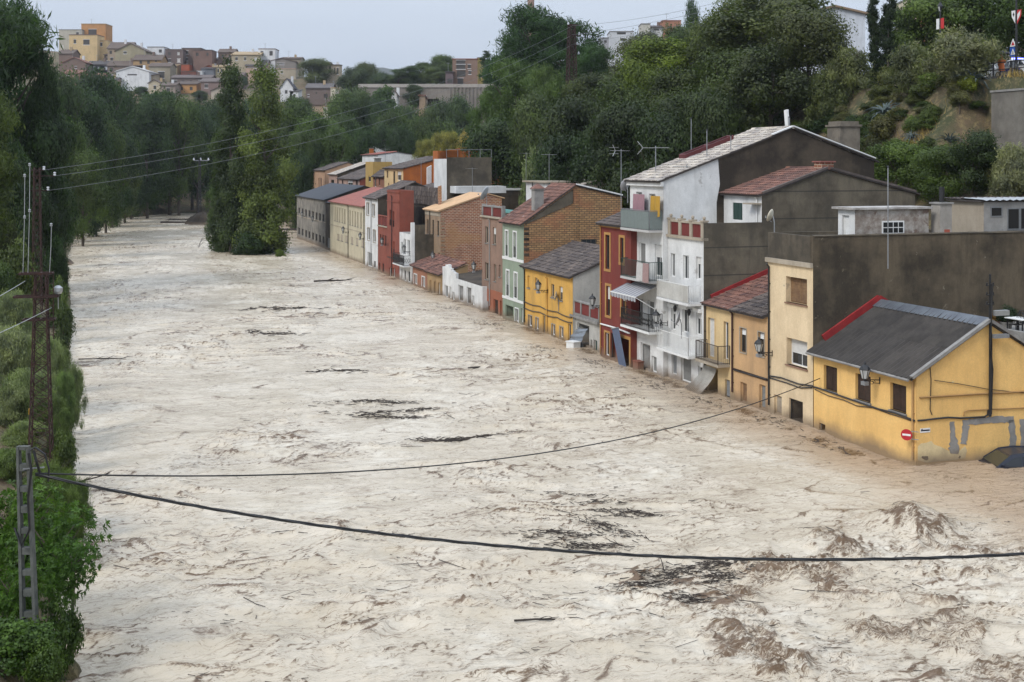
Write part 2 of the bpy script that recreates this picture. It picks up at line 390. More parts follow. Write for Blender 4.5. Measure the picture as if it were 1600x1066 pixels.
class House:
    def __init__(s, label, pA, pB, yo=0.0, name='house', cat='house', group='houses in the row along the flooded river', x0=None, x1=None):
        s.yo = yo; s.x0 = on_y(pA, 300, yo)[0] if x0 is None else x0; s.x1 = on_y(pB, 300, yo)[0] if x1 is None else x1
        s.W = s.x1 - s.x0; s.holes = []; s.gholes = []
        s.root = thing(name, label, cat, row(s.x0, yo), RANG, group)
    def L(s, px, py, dy=0):
        x, z = on_y(px, py, s.yo + dy); return x - s.x0, z
    def G(s, px, py, dx=0):
        y, z = on_x(px, py, s.x1 + dx); return y - s.yo, z
    def GA(s, px, py):
        y, z = on_x(px, py, s.x0); return y - s.yo, z
    def rect(s, px0, px1, py0, py1, dy=0):
        pc = (px0 + px1) / 2
        return s.L(px0, py0, dy)[0], s.L(px1, py0, dy)[0], s.L(pc, py1, dy)[1], s.L(pc, py0, dy)[1]
    def win(s, px0, px1, py0, py1, kind='glass', rec=.17, trim=None, tw=.11, sill=True, frame=None, panel=None, blind=.4, label=None):
        a, b, c, d = s.rect(px0, px1, py0, py1); return s.win_m(a, b, c, d, kind, rec, trim, tw, sill, frame, panel, blind, label)
    def win_m(s, a, b, c, d, kind='glass', rec=.17, trim=None, tw=.11, sill=True, frame=None, panel=None, blind=.4, label=None):
        a, b = max(a, .06), min(b, s.W - .06)
        deep = 1.3 if kind == 'open' else rec
        s.holes.append((a, b, c, d, deep)); frame = frame or WHITEP; rt = s.root
        fw = min(.07, (b - a) * .12); y = rec
        f = MB()
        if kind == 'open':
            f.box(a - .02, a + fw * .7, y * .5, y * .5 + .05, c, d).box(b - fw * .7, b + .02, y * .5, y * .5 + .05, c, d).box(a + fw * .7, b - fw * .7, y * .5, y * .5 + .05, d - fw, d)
            w = f.build('doorway', frame, rt); v = MB().box(a - .3, b + .3, deep + .01, deep + .06, c - .3, d + .3).build('dark_backing', VOID, w)  # near-black sheet stands in for the unlit room behind the opening
        else:
            f.box(a, a + fw, y - .06, y, c, d).box(b - fw, b, y - .06, y, c, d).box(a + fw, b - fw, y - .06, y, d - fw, d).box(a + fw, b - fw, y - .06, y, c, c + fw)
            w = f.build('door_frame' if kind == 'door' else 'window', frame, rt)
            if label: w['label'] = label
            ai, bi, ci, di = a + fw, b - fw, c + fw, d - fw
            if kind in ('glass', 'rail', 'blind'):
                mid = (ai + bi) / 2
                for (u, v) in ((ai, mid - .02), (mid + .02, bi)): MB().box(u, v, y - .025, y - .012, ci, di).build('pane', GLASS, w)
                MB().box(mid - .02, mid + .02, y - .05, y - .008, ci, di).build('mullion', frame, w)
            if kind == 'blind':
                q = MB(); zb = di - (di - ci) * blind; n = max(3, int((di - zb) / .09))
                for k in range(n):
                    z = zb + (di - zb) * k / n; q.hexa([(ai, y - .085, z), (bi, y - .085, z), (bi, y - .055, z), (ai, y - .055, z), (ai, y - .07, z + (di - zb) / n - .008), (bi, y - .07, z + (di - zb) / n - .008), (bi, y - .052, z + (di - zb) / n), (ai, y - .052, z + (di - zb) / n)])
                q.build('roller_blind', panel or CURT, w)
            if kind == 'shut':
                mid = (ai + bi) / 2; n = max(4, int((di - ci) / .14))
                for (u, v) in ((ai + .01, mid - .008), (mid + .008, bi - .01)):
                    q = MB().box(u, v, y - .075, y - .062, ci, di).box(u, u + .05, y - .095, y - .075, ci, di).box(v - .05, v, y - .095, y - .075, ci, di)
                    for k in range(n):
                        z = ci + (di - ci) * k / n; h = (di - ci) / n
                        q.hexa([(u + .05, y - .098, z), (v - .05, y - .098, z), (v - .05, y - .075, z), (u + .05, y - .075, z), (u + .05, y - .080, z + h * .8), (v - .05, y - .080, z + h * .8), (v - .05, y - .075, z + h * .8), (u + .05, y - .075, z + h * .8)])
                    q.build('shutter', panel or WOODB, w)
            if kind == 'door':
                q = MB().box(ai, bi, y - .03, y + .02, ci, di); n = 3; pw = (bi - ai)
                for k in range(n):
                    z0, z1 = ci + (di - ci) * (k + .12) / n, ci + (di - ci) * (k + .9) / n
                    q.box(ai + pw * .14, bi - pw * .14, y - .045, y - .03, z0, z1)
                dd = q.build('door', panel or WOODB, w)
        if trim:
            q = MB(); q.box(a - tw, a, -.035, .03, c, d + tw).box(b, b + tw, -.035, .03, c, d + tw).box(a, b, -.035, .03, d, d + tw)
            if sill: q.box(a - tw, b + tw, -.05, .03, c - tw, c)
            q.build('surround', trim, w)
        elif sill and kind not in ('open', 'door'):
            MB().box(a - .06, b + .06, -.07, rec * .6, c - .06, c).build('sill', s.sillmat if hasattr(s, 'sillmat') else CONC, w)
        if kind == 'rail':
            q = MB(); zt = c + (d - c) * .42; n = max(5, int((b - a) / .11))
            for k in range(n + 1): x = a + (b - a) * k / n; q.bar((x, .02, c + .05), (x, .02, zt), .018)
            q.bar((a, .02, zt), (b, .02, zt), .03); q.bar((a, .02, c + .06), (b, .02, c + .06), .025); q.build('railing', BLACKM, w)
        return w
    def front(s, z1, mat, z0=-2.5, y=0.0, name='wall'):
        m = MB(); wall_cells(m, s.W, z0, z1, s.holes); return m.build(name, mat, s.root)
    def gable(s, poly, mat, side='B', t=.25, name='gable_wall'):
        """poly: (y, z) outline of the wall that closes the house at one end"""
        m = MB(); x = s.W if side == 'B' else .02
        y = [(p[0], p[1]) for p in poly]
        m.prism([(x, max(p[0], .012), p[1]) for p in y], (-t if side == 'B' else t, 0, 0))
        return m.build(name, mat, s.root)
    def back(s, D, z, mat, z0=-2.5):
        return MB().box(.02, s.W - .02, D - .25, D - .005, z0, z).build('rear_wall', mat, s.root)
    def gables(s, ze, yr, zr, D, zb, matA, matB, z0=-2.5):
        p = [(.012, z0), (.012, ze), (yr, zr), (D, zb), (D, z0)]
        s.gable(p, matB, 'B'); s.gable(p, matA, 'A')
    def roof(s, ze, yr, zr, D, zb, kind='tile', mat=None, eave=.3, verge=.10, pitch=.24, ln=.4, seed=1, deck=None, th=.09, mess=1.0, back=True):
        sl = (zr - ze) / yr; y0, z0 = -eave, ze - sl * eave + .015; a, b = -verge, s.W + verge
        deck = deck or (T_DECK if kind == 'tile' else mat)
        m = MB(); n = Vector((0, -sl, 1)).normalized() * th
        m.hexa([(a, y0, z0), (b, y0, z0), (b, yr, zr + .015), (a, yr, zr + .015), (a, y0, z0 + th), (b, y0, z0 + th), (b, yr, zr + .015 + th), (a, yr, zr + .015 + th)])
        if back and D > yr + .3:
            sb = (zb - zr) / (D - yr); y2, z2 = D + .3, zb + sb * .3 + .015
            m.hexa([(a, yr, zr + .015), (b, yr, zr + .015), (b, y2, z2), (a, y2, z2), (a, yr, zr + .015 + th), (b, yr, zr + .015 + th), (b, y2, z2 + th), (a, y2, z2 + th)])
        rf = m.build('roof', deck, s.root)
        q = MB()
        if kind == 'tile':
            tile_field(q, a, b, y0 - .05, z0 + th, yr, zr + th, pitch, ln, .07, seed, mess)
            if back and D > yr + .3: tile_field(q, a, b, D + .3, z2 + th, yr, zr + th, pitch * 1.5, ln * 1.6, .07, seed + 1, mess)
            t = q.build('tiles', mat, rf, 'stuff')
            q = MB(); nn = max(2, int((b - a) / .45))
            for k in range(nn):
                x = a + (b - a) * k / nn; q.cr = rng.random()
                q.tube([(x, yr, zr + th + .02), (x + (b - a) / nn + .04, yr, zr + th + .035)], .11, 6)
            q.build('ridge_tiles', mat, rf, 'stuff')
        elif kind == 'sheet':
            sheet_field(q, a - .02, b + .02, y0 - .06, z0 + th + .02, yr, zr + th + .02, pitch, .035)
            q.build('corrugated_sheet', mat, rf)
        return rf
    def belt(s, z0, z1, mat, out=.05, name='string_course', a=None, b=None):
        return MB().box(-.0 if a is None else a, s.W if b is None else b, -out, -.004, z0, z1).build(name, mat, s.root)
    def pipe(s, px, z0, z1, mat, r=.045, y=-.07, name='downpipe'):
        x = s.L(px, 300)[0]; x = min(max(x, .08), s.W - .08)
        m = MB().tube([(x, y, z0), (x, y, z1 - .12), (x, y - .12, z1)], r, 6)
        z = z0 + .5
        while z < z1 - .3: m.box(x - r * 1.3, x + r * 1.3, y - .01, .002, z, z + .04); z += 1.4
        return m.build(name, mat, s.root)
    def chimney(s, x, y, z0, z1, w, mat, cap=None, name='chimney'):
        c = MB().box(x - w / 2, x + w / 2, y - w / 2, y + w / 2, z0, z1).build(name, mat, s.root)
        MB().box(x - w * .62, x + w * .62, y - w * .62, y + w * .62, z1 + .002, z1 + .08).build('chimney_cap', cap or CONC, c)
        return c
def balcony(root, x0, x1, z, proj, h, style='bars', slab=None, rail=None, panel=None, y=0.0, th=.14):
    slab = slab or WHITEP; rail = rail or BLACKM
    b = MB().box(x0, x1, y - proj, y - .003, z - th, z).build('balcony', slab, root)
    P = [(x0 + .04, y - .01), (x0 + .04, y - proj + .04), (x1 - .04, y - proj + .04), (x1 - .04, y - .01)]
    m = MB()
    for k in range(3):
        (ax, ay), (bx, by) = P[k], P[k + 1]; L = math.hypot(bx - ax, by - ay)
        m.bar((ax, ay, z + h), (bx, by, z + h), .045, .035); m.bar((ax, ay, z + .07), (bx, by, z + .07), .03)
        n = max(2, int(L / .115))
        for q in range(n + 1):
            x, yy = ax + (bx - ax) * q / n, ay + (by - ay) * q / n
            m.bar((x, yy, z), (x, yy, z + h), .042 if q in (0, n) else .018)
            if style == 'ornate' and q % 2 == 0: m.bar((x, yy, z + h * .3), (ax + (bx - ax) * min(1, (q + 2) / n), ay + (by - ay) * min(1, (q + 2) / n), z + h * .75), .022); m.bar((x, yy, z + h * .75), (ax + (bx - ax) * min(1, (q + 2) / n), ay + (by - ay) * min(1, (q + 2) / n), z + h * .3), .022)
    m.build('railing', rail, b)
    if style in ('panel', 'frontpanel'):
        m = MB()
        for k in ((1,) if style == 'frontpanel' else (0, 1, 2)):
            (ax, ay), (bx, by) = P[k], P[k + 1]; L = math.hypot(bx - ax, by - ay); n = max(1, int(L / .5))
            for q in range(n):
                t0, t1 = (q + .03) / n, (q + .97) / n; ox, oy = (0, -.03) if k == 1 else (.03 if k == 2 else -.03, 0)
                a3 = Vector((ax + (bx - ax) * t0 + ox, ay + (by - ay) * t0 + oy, 0)); b3 = Vector((ax + (bx - ax) * t1 + ox, ay + (by - ay) * t1 + oy, 0))
                MB().hexa([a3 + Vector((0, 0, z + .05)), b3 + Vector((0, 0, z + .05)), b3 + Vector((0.01, .012, z + .05)), a3 + Vector((0.01, .012, z + .05)), a3 + Vector((0, 0, z + h - .05)), b3 + Vector((0, 0, z + h - .05)), b3 + Vector((0.01, .012, z + h - .05)), a3 + Vector((0.01, .012, z + h - .05))]).build('panel', panel or WHITEP, b)
    return b
# ---------------------------------------------------------------- the row along the river, far end first
def P_(name, c, c2=None, **k): return surf(name, c, c2, **k)
M_H1 = P_('sooty_render', (.30, .275, .235), (.15, .14, .125), streak=.6, dirt=(.05, .045, .04), spots=.2, spotc=(.36, .33, .28))
M_CREAM2 = P_('cream_render', (.56, .50, .36), (.48, .43, .31), streak=.25)
M_WHITE = P_('white_limewash', (.76, .76, .745), (.62, .62, .605), streak=.3, dirt=(.22, .21, .19), spots=.12, spotc=(.40, .39, .37))
M_RED4 = P_('brick_red_render', (.27, .075, .048), (.20, .055, .038), streak=.3)
M_ORANGE6 = P_('faded_orange_render', (.36, .16, .095), (.29, .13, .08), streak=.3)
M_OCHRE6 = P_('faded_ochre_render', (.42, .28, .14), (.34, .22, .11), streak=.3)
M_TANB = brick('tan_facade_brick', (.33, .215, .125), (.27, .175, .10), (.24, .19, .14))
M_BROWN9 = P_('brown_pink_render', (.29, .185, .135), (.235, .15, .11), streak=.3)
M_ORANGE9 = P_('orange_render', (.37, .125, .065), (.29, .10, .055), streak=.3)
M_GREEN = P_('sage_green_render', (.285, .34, .255), (.24, .29, .215), streak=.25)
M_YEL11 = P_('ochre_yellow_render', (.68, .39, .09), (.57, .325, .075), streak=.3)
M_OFFW = P_('grey_white_render', (.50, .485, .44), (.40, .39, .355), streak=.3)
M_RED13 = P_('oxblood_render', (.205, .038, .028), (.165, .032, .024), streak=.25)
M_YTRIM = P_('yellow_trim', (.46, .25, .08), (.38, .2, .065), streak=.2)
M_PALEY = P_('pale_yellow_render', (.70, .52, .275), (.60, .44, .235), streak=.25)
M_TAN16 = P_('apricot_render', (.58, .365, .185), (.49, .31, .16), streak=.25)
M_CREAM17 = P_('cream_yellow_render', (.76, .60, .385), (.66, .51, .32), streak=.3, dirt=(.26, .18, .11), spots=.06, spotc=(.45, .36, .25))
M_YEL18 = P_('warm_yellow_render', (.86, .55, .20), (.77, .475, .165), scale=.5, streak=.22, dirt=(.30, .17, .07), spots=.02, spotc=(.62, .50, .28))
M_REDPANEL = P_('dark_red_panel', (.17, .03, .025), None, mud=False)
M_BEIGE = P_('beige_stone_trim', (.42, .36, .28), (.34, .29, .22), streak=.3)
M_PEACHY = P_('peach_render', (.48, .30, .19), (.40, .25, .16), streak=.3)
M_ORG = P_('rust_orange_render', (.42, .135, .03), (.32, .10, .028), streak=.5, dirt=(.12, .05, .03))
M_DKFR = flat('dark_window_frame', (.05, .045, .04), .6)
GREYDOOR = flat('grey_door', (.20, .20, .19), .7)
# 1 sooty warehouse
h = House('long sooty grey riverside warehouse under a dark sheet roof, far end of the row', 463.8, 509.5, .55, 'warehouse', 'warehouse')
for k in range(8):
    x = 455 + (68 + 34.0 * k) / 6.27
    h.win(x, x + 2.9, 260 + (600 + 12.5 * k) / 6.27, 260 + (668 + 12.8 * k) / 6.27, 'glass', frame=M_DKFR, sill=False)
    h.win(x, x + 2.9, 260 + (404 + 9.5 * k) / 6.27, 260 + (460 + 12 * k) / 6.27, 'glass', frame=M_DKFR, sill=True)
ze = h.L(463.8, 305.8)[1]; yr, zr = h.GA(517, 287); D = yr * 2.2
h.front(ze, M_H1); h.gables(ze, yr, zr, D, ze, M_H1, SOOT); h.back(D, ze, M_H1)
h.roof(ze, yr, zr, D, ze, 'sheet', SLATEM, pitch=.5)
h.belt(ze * .52, ze * .52 + .12, M_BEIGE)
hx = h.x1
h = House('narrow dark annex with a grey gate beside the sooty warehouse', 509.7, 520.6, .45, 'annex', 'house', x0=hx + .02)
za = h.L(515, 318)[1]
h.win(510.6, 520, 372.5, 388, 'door', panel=GREYDOOR, frame=GREYM)
h.front(za, SOOT); h.gables(za, 4, za + .4, 8, za, SOOT, SOOT); h.back(8, za, SOOT); h.roof(za, 4, za + .4, 8, za, 'sheet', SLATEM, eave=.1)
# 2 long cream house
hx = h.x1
h = House('long cream house with eleven slim upper windows and a pink sheet roof', 521, 570.4, 0, x0=hx + .02)
for k, x in enumerate((430, 452, 475, 500, 525, 577, 601, 627, 653, 684)):
    px = 455 + x / 6.27; o = (x - 430) * .235
    h.win(px - .9, px + .9, 260 + (396 + o) / 6.27, 260 + (532 + o * 1.18) / 6.27, 'glass', frame=M_BEIGE, sill=True)
for k, x in enumerate((462, 497, 542, 597, 647, 700)):
    px = 455 + x / 6.27; o = (x - 462) * .22
    h.win(px - 1.7, px + 1.7, 260 + (662 + o) / 6.27, 260 + (722 + o * 1.3) / 6.27, 'shut', panel=M_BEIGE, frame=M_BEIGE, rec=.1)
ze = h.L(521, 315.5)[1]; yr, zr = h.GA(583, 293.5); D = yr * 2
h.front(ze, M_CREAM2); h.gables(ze, yr, zr, D, ze, M_CREAM2, SOOT); h.back(D, ze, M_CREAM2)
h.roof(ze, yr, zr, D, ze, 'sheet', T_PINK, pitch=.4)
h.pipe(544.5, 0, ze - .1, BLACKM); h.pipe(569.4, 0, ze - .1, BLACKM); h.belt(ze * .53, ze * .53 + .1, M_BEIGE)
# 3 narrow white
h = House('narrow white three-storey house under an old grey tile roof', 570.6, 590.4, -.4)
for (x, y) in ((752, 358), (808, 372), (760, 604), (816, 624)):
    px = 455 + x / 6.27; h.win(px - 2, px + 1.9, 260 + y / 6.27, 260 + (y + 120) / 6.27, 'glass', trim=M_BEIGE, tw=.08)
h.win(574, 581.5, 394.5, 416.5, 'door', panel=GREYDOOR); h.win(584, 587, 408, 418, 'glass', frame=M_DKFR, sill=False)
ze = h.L(571, 308.8)[1]; D = 9
h.front(ze, M_WHITE); h.gables(ze, 4.5, ze + 1.9, D, ze, M_WHITE, SOOT); h.back(D, ze, M_WHITE); h.roof(ze, 4.5, ze + 1.9, D, ze, 'tile', T_GREY, pitch=.3, ln=.5)
h.pipe(580.5, .2, ze, GREYM); h.belt(h.L(580, 381)[1], h.L(580, 379)[1], M_WHITE)
# 4 red: terrace part and tower part
h = House('brick-red house with a balustraded terrace beside its red tower', 590.6, 605.3, -.6)
zt = h.L(598, 353)[1]; zp = h.L(598, 337)[1]
for (a, b, c, d) in ((593.2, 595.6, 366, 381), (597.3, 599.6, 367, 383), (601, 603.6, 368, 385), (592, 594, 411, 422), (597.5, 600, 412, 425)): h.win(a, b, c, d, 'glass', frame=M_DKFR, sill=False)
h.front(zt, M_RED4); h.gables(zt, 4, zt, 8, zt, M_RED4, M_RED4); h.back(8, zt, M_RED4)
MB().box(0, h.W, 0.3, 8, zt + .004, zt + .08).build('terrace_floor', CONCD, h.root)
q = MB().box(0, h.W, -.12, .18, zt - .12, zt + .003).build('terrace_ledge', M_BEIGE, h.root)
m = MB(); n = 3
for k in range(n + 1): x = .1 + (h.W - .2) * k / n; m.box(x - .09, x + .09, 0, .18, zt + .005, zp)
m.box(0, h.W, -.02, .2, zp - .1, zp + .02).build('balustrade', M_RED4, h.root)
for k in range(n): MB().box(.22 + (h.W - .2) * k / n, -.02 + (h.W - .2) * (k + 1) / n, .06, .12, zt + .1, zp - .18).build('panel', M_REDPANEL, h.root)
hx = h.x1
h = House('tall brick-red tower house with slit windows, between terrace and balcony house', 605.3, 624.2, -.62, x0=hx)
zt = h.L(607, 296.5)[1]
for (a, b, c, d) in ((608.6, 611.2, 328, 353), (613.6, 616, 330, 355), (611, 613, 375, 396), (614.5, 616.5, 377, 398), (608.5, 612, 418.5, 434), (614.5, 617.5, 419, 436)): h.win(a, b, c, d, 'rail' if c < 400 else 'door', frame=M_RED4 if c < 400 else WHITEP, sill=False)
h.front(zt, M_RED4); h.gables(zt, .8, zt, 1.6, zt, M_RED4, M_RED4); h.back(1.6, zt, M_RED4)
MB().box(.26, h.W - .26, .26, 1.3, zt - .3, zt - .2).build('roof', T_DECK, h.root)
for z in (zt - .25, h.L(610, 315)[1]): h.belt(z, z + .12, M_RED4, .08)
h.pipe(613, .3, zt - .6, BLACKM); h.belt(h.L(615, 405)[1], h.L(615, 403.5)[1], BLACKM, .03, 'wall_cable')
# broken brick house behind the tower
g = House('ruined house with a broken brick gable, behind the white balcony house', 626, 640, 2.6, 'ruined_house', x1=h.x1 + 4.3)
y1, z1 = g.G(690, 290); y0, z0 = g.G(640, 308)
g.gable([(.1, -2), (.1, z0 - 1.2), (y0, z0), (y0 + 1.2, z0 + .55), (y1 - .6, z1 - .1), (y1, z1), (y1 + .2, -2)], B_RED, 'B', .4)
g.gable([(.1, -2), (.1, z0 - 1), (y1, z0 - .5), (y1, -2)], SOOT, 'A', .3)
MB().box(.02, g.W, 0, .3, -2, z0 - 1.3).build('wall', SOOT, g.root)
m = MB(); tile_field(m, .3, g.W - .5, .3, z0 - 1.0, y1, z1 - .3, .3, .5, .07, 5, 3.0); rf = MB().hexa([(.3, .3, z0 - 1.15), (g.W - .5, .3, z0 - 1.15), (g.W - .5, y1, z1 - .45), (.3, y1, z1 - .45), (.3, .3, z0 - 1.02), (g.W - .5, .3, z0 - 1.02), (g.W - .5, y1, z1 - .32), (.3, y1, z1 - .32)]).build('roof', T_DECK, g.root)
m.build('tiles', T_GREY, rf, 'stuff')
# 5 white house with ornate balcony
h = House('small white house with a black iron balcony and an open rooftop, beside the red tower', 624.3, 643.6, -.75)
zt = h.L(626, 363)[1]; zb = h.L(634, 413)[1]
for (a, b, c, d) in ((626.5, 629.5, 378, 397), (630.5, 634, 373.5, 399), (636.5, 640.5, 375, 401)): h.win(a, b, c, d, 'glass', sill=False)
for (a, b, c, d) in ((626.5, 629, 420, 436), (631, 634.6, 422, 439), (636.5, 641, 424, 441)): h.win(a, b, c, d, 'door', panel=M_DKFR)
h.front(zt, M_WHITE); h.gables(zt, 2.5, zt, 5, zt, M_WHITE, CONCD); h.back(5, zt, M_WHITE)
MB().box(h.W - .35, h.W + .02, -.06, .3, -2.5, h.L(643, 348)[1]).build('corner_pillar', M_WHITE, h.root)
y1, z1 = h.G(664, 351.5)
MB().box(h.W - .2, h.W + .01, .31, y1, zt - .1, z1).build('cement_screen', CONCD, h.root)
MB().box(.2, h.W - .3, .3, 4.8, zt - .9, zt - .8).build('roof', T_DECK, h.root)
balcony(h.root, .1, h.W - .3, zb, .8, 1.05, 'ornate', M_WHITE)
# 6 low orange and ochre houses with broken roof
for (pa, pb, mm, lab, ws) in ((645, 667.5, M_ORANGE6, 'low orange house with white door frames under a broken tile roof', ((647.2, 651.6, 429, 444), (659.5, 663.8, 433, 448.5))),
                              (667.7, 689.8, M_OCHRE6, 'low ochre house below the tall narrow brick house', ((671.5, 673.6, 438, 455), (678.5, 680.6, 440, 458), (685, 688, 442, 461)))):
    h = House(lab, pa, pb, -.8)
    for (a, b, c, d) in ws: h.win(a, b, c, d, 'door', trim=WHITEP if pa < 650 else M_OCHRE6, tw=.1, panel=GREYDOOR, sill=False)
    ze = h.L(pa + 4, 415.5 if pa < 650 else 424)[1]
    h.front(ze, mm); h.gables(ze, 2.6, ze + .9, 2.62, ze + .9, mm, mm)
    h.roof(ze, 2.4, ze + .95, 2.5, ze + .9, 'tile', T_RED, pitch=.3, ln=.45, seed=int(pa), mess=3.5, back=False)
# 7 tall brick house
h = House('tall narrow brick house with a peach sheet roof and exposed brick gable', 664.2, 688.3, 1.6)
for (a, b, c, d) in ((666.8, 669.6, 343, 366), (675.2, 678, 343.5, 368), (683, 686, 345, 368.5), (667, 670, 391, 410), (675, 678, 393, 412), (684.5, 687, 395, 418)): h.win(a, b, c, d, 'glass', frame=M_DKFR)
ze = h.L(665, 327)[1]; yr, zr = h.GA(735.5, 301.5); D = yr + 1.5
h.front(ze, M_TANB)
h.gables(ze, yr, zr, D, zr - .4, M_TANB, B_RED); h.back(D, zr - .4, M_TANB)
h.roof(ze, yr, zr, D, zr - .4, 'sheet', PEACH, pitch=.45, eave=.25)
h.belt(ze - .55, ze - .02, M_BEIGE, .03, 'lintel_band'); h.pipe(672.4, .5, ze, BLACKM)
m = MB(); z = h.G(690, 425)[1]; y7 = h.G(688.3, 340)[0]
while z < ze - .6: m.box(h.W - .02, h.W + .05, .02, .45, z, z + .22); z += .44
m.build('quoins', M_TANB, h.root); H7 = h
# 8 low white with stepped parapet
h = House('low white riverside house with a stepped parapet below the brick gable', 690, 754, -.7)
za, zb_ = h.L(712, 427)[1], h.L(740, 443.5)[1]
for (a, b, c, d) in ((694.5, 700, 446, 464.5), (702, 705, 448, 466), (706.5, 710, 456, 468.5)): h.win(a, b, c, d, 'door', panel=GREYDOOR)
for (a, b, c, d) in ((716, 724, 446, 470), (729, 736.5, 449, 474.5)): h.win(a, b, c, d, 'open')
h.win(737.5, 741, 462, 477, 'door', panel=GREYDOOR)
h.front(zb_, M_WHITE); h.gables(zb_, 4, zb_ - .2, 8, zb_ - .3, M_WHITE, M_WHITE)
xs = [h.L(p, 440)[0] for p in (691.5, 696, 699.5, 702, 705, 708, 712.5)]; zs = [h.L(p, q)[1] for p, q in ((691.5, 416.5), (695, 413.5), (699.5, 413.2), (703, 419), (706, 423), (709, 426), (712.5, 427))]
m = MB(); poly = [(xs[0], -.006, zb_ - .4)]
for k in range(6): poly += [(xs[k], -.006, zs[k]), (xs[k + 1], -.006, zs[k])]
poly += [(xs[6], -.006, zb_ - .4)]; m.prism(poly, (0, .24, 0)).build('stepped_parapet', M_WHITE, h.root)
MB().hexa([(.05, .26, zb_ - .25), (h.W - .05, .26, zb_ - .25), (h.W - .05, 6.5, zb_ + .35), (.05, 6.5, zb_ + .35), (.05, .26, zb_ - .15), (h.W - .05, .26, zb_ - .15), (h.W - .05, 6.5, zb_ + .5), (.05, 6.5, zb_ + .5)]).build('roof', SOOT, h.root)
# 9 brown house
h = House('brown-pink house with an orange ground floor and dark red parapet panels', 752.8, 785.2, -.3)
for (a, b, c, d) in ((758, 763, 354, 380), (770, 775, 355.5, 382), (757.8, 763.5, 410.5, 437), (771.5, 775.3, 413, 440), (779.3, 782.6, 414, 433)): h.win(a, b, c, d, 'blind' if a > 769 and c < 400 else 'glass', sill=True, frame=M_BEIGE)
for (a, b, c, d) in ((760.8, 765, 471, 486), (771, 778.2, 468, 492), (781, 784, 470, 494)): h.win(a, b, c, d, 'door', panel=WOODB, frame=M_ORANGE9)
zc = h.L(755, 339)[1]; zp = h.L(755, 320)[1]; zo = h.L(769, 453)[1]
xs_n = h.holes; h.front(zc, M_BROWN9, zo + .002); h.front(zo, M_ORANGE9, name='ground_floor_wall'); h.gables(zc, 4, zc, 9, zc, M_BROWN9, M_BROWN9); h.back(9, zc, M_BROWN9)
MB().box(-.05, h.W + .05, -.18, .3, zc + .003, zc + .14).build('cornice', M_BEIGE, h.root)
m = MB(); n = 2
for k in range(n + 1): x = .14 + (h.W - .28) * k / n; m.box(x - .13, x + .13, -.02, .26, zc + .145, zp + .06)
m.box(.27, h.W - .27, -.03, .28, zp - .14, zp).build('parapet', CONC, h.root)
for k in range(n): MB().box(.28 + (h.W - .28) * k / n, (h.W - .28) * (k + 1) / n, .06, .14, zc + .16, zp - .15).build('panel', M_REDPANEL, h.root)
MB().box(.1, h.W - .1, .3, 8.8, zc + .01, zc + .08).build('terrace_floor', CONCD, h.root)
h.pipe(766, .4, zc - .1, GALV)
H9 = h
# 10 green
h = House('sage green house with white bands and tall white-framed windows', 785.3, 818.3, -.65)
for (a, b, c, d) in ((790, 794, 361, 400), (802.3, 807, 363, 402.5), (791.4, 795.6, 423, 462), (803.8, 808.3, 427, 465.5)): h.win(a, b, c, d, 'rail', trim=WHITEP, tw=.12)
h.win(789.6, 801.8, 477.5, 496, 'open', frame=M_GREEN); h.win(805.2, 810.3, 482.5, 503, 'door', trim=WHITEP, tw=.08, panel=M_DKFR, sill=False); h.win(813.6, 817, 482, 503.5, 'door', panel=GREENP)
ze = h.L(786, 345)[1]; yr, zr = h.G(899, 291); D = yr + 7
yb, zb = h.G(972, 308)
h.front(ze, M_GREEN); h.gables(ze, yr, zr, yb, zb, M_GREEN, B_TAN); h.back(yb, zb, M_GREEN)
h.roof(ze, yr, zr, yb, zb, 'tile', T_RED, pitch=.27, ln=.42, seed=10)
for (a, b) in ((400.8, 405), (462.5, 466.5)): h.belt(h.L(790, b)[1], h.L(790, a)[1], WHITEP, .04)
m = MB(); z = h.G(820, 400)[1]
while z < ze - .2: m.box(h.W - .02, h.W + .045, .02, .42, z, z + .2); z += .4
m.build('quoins', SOOT, h.root)
m = MB(); z = zr - 6
while z < zr - .4: m.box(h.W - .02, h.W + .045, yr - .15, yr + .25, z, z + .2); z += .4
m.box(h.W - .02, h.W + .03, yr - .1, yr + .18, zr - 6, zr - .35); m.build('pier', B_TAN, h.root)
m = MB(); m.prism([(h.W + .04, .1, ze - .1), (h.W + .04, .1, ze + .0), (h.W + .04, yr - .2, zr - .25), (h.W + .04, yr - .2, zr - 1.35)], (-.03, 0, 0)).build('cement_strip', CONCD, h.root)
m = MB().bar((h.W + .02, yr, zr + .17), (h.W + .02, yb, zb + .17), .3, .1).build('coping', WHITEP, h.root)
y, z = h.G(828, 312); h.chimney(h.W - 1.0, 1.5, ze + .3, ze + 2.6, .75, CONC)
m = MB(); cx, cy, cz = h.W - 1.0, 1.5, ze + 2.68
m.hexa([(cx - .5, cy - .5, cz), (cx + .5, cy - .5, cz), (cx + .5, cy + .5, cz), (cx - .5, cy + .5, cz), (cx - .05, cy - .05, cz + .4), (cx + .05, cy - .05, cz + .4), (cx + .05, cy + .05, cz + .4), (cx - .05, cy + .05, cz + .4)]).build('chimney_hood', T_RED, h.root)
ya, za_ = h.G(909, 375); yb2, zb2 = h.G(930, 388)
w = MB().box(h.W - .02, h.W + .035, ya - .08, yb2 + .08, zb2 - .08, za_ + .06).build('window', CONCD, h.root)
for k in range(3): MB().box(h.W + .036, h.W + .045, ya + (yb2 - ya) * (k + .06) / 3, ya + (yb2 - ya) * (k + .94) / 3, zb2, za_).build('pane', GLASS, w)
H10 = h
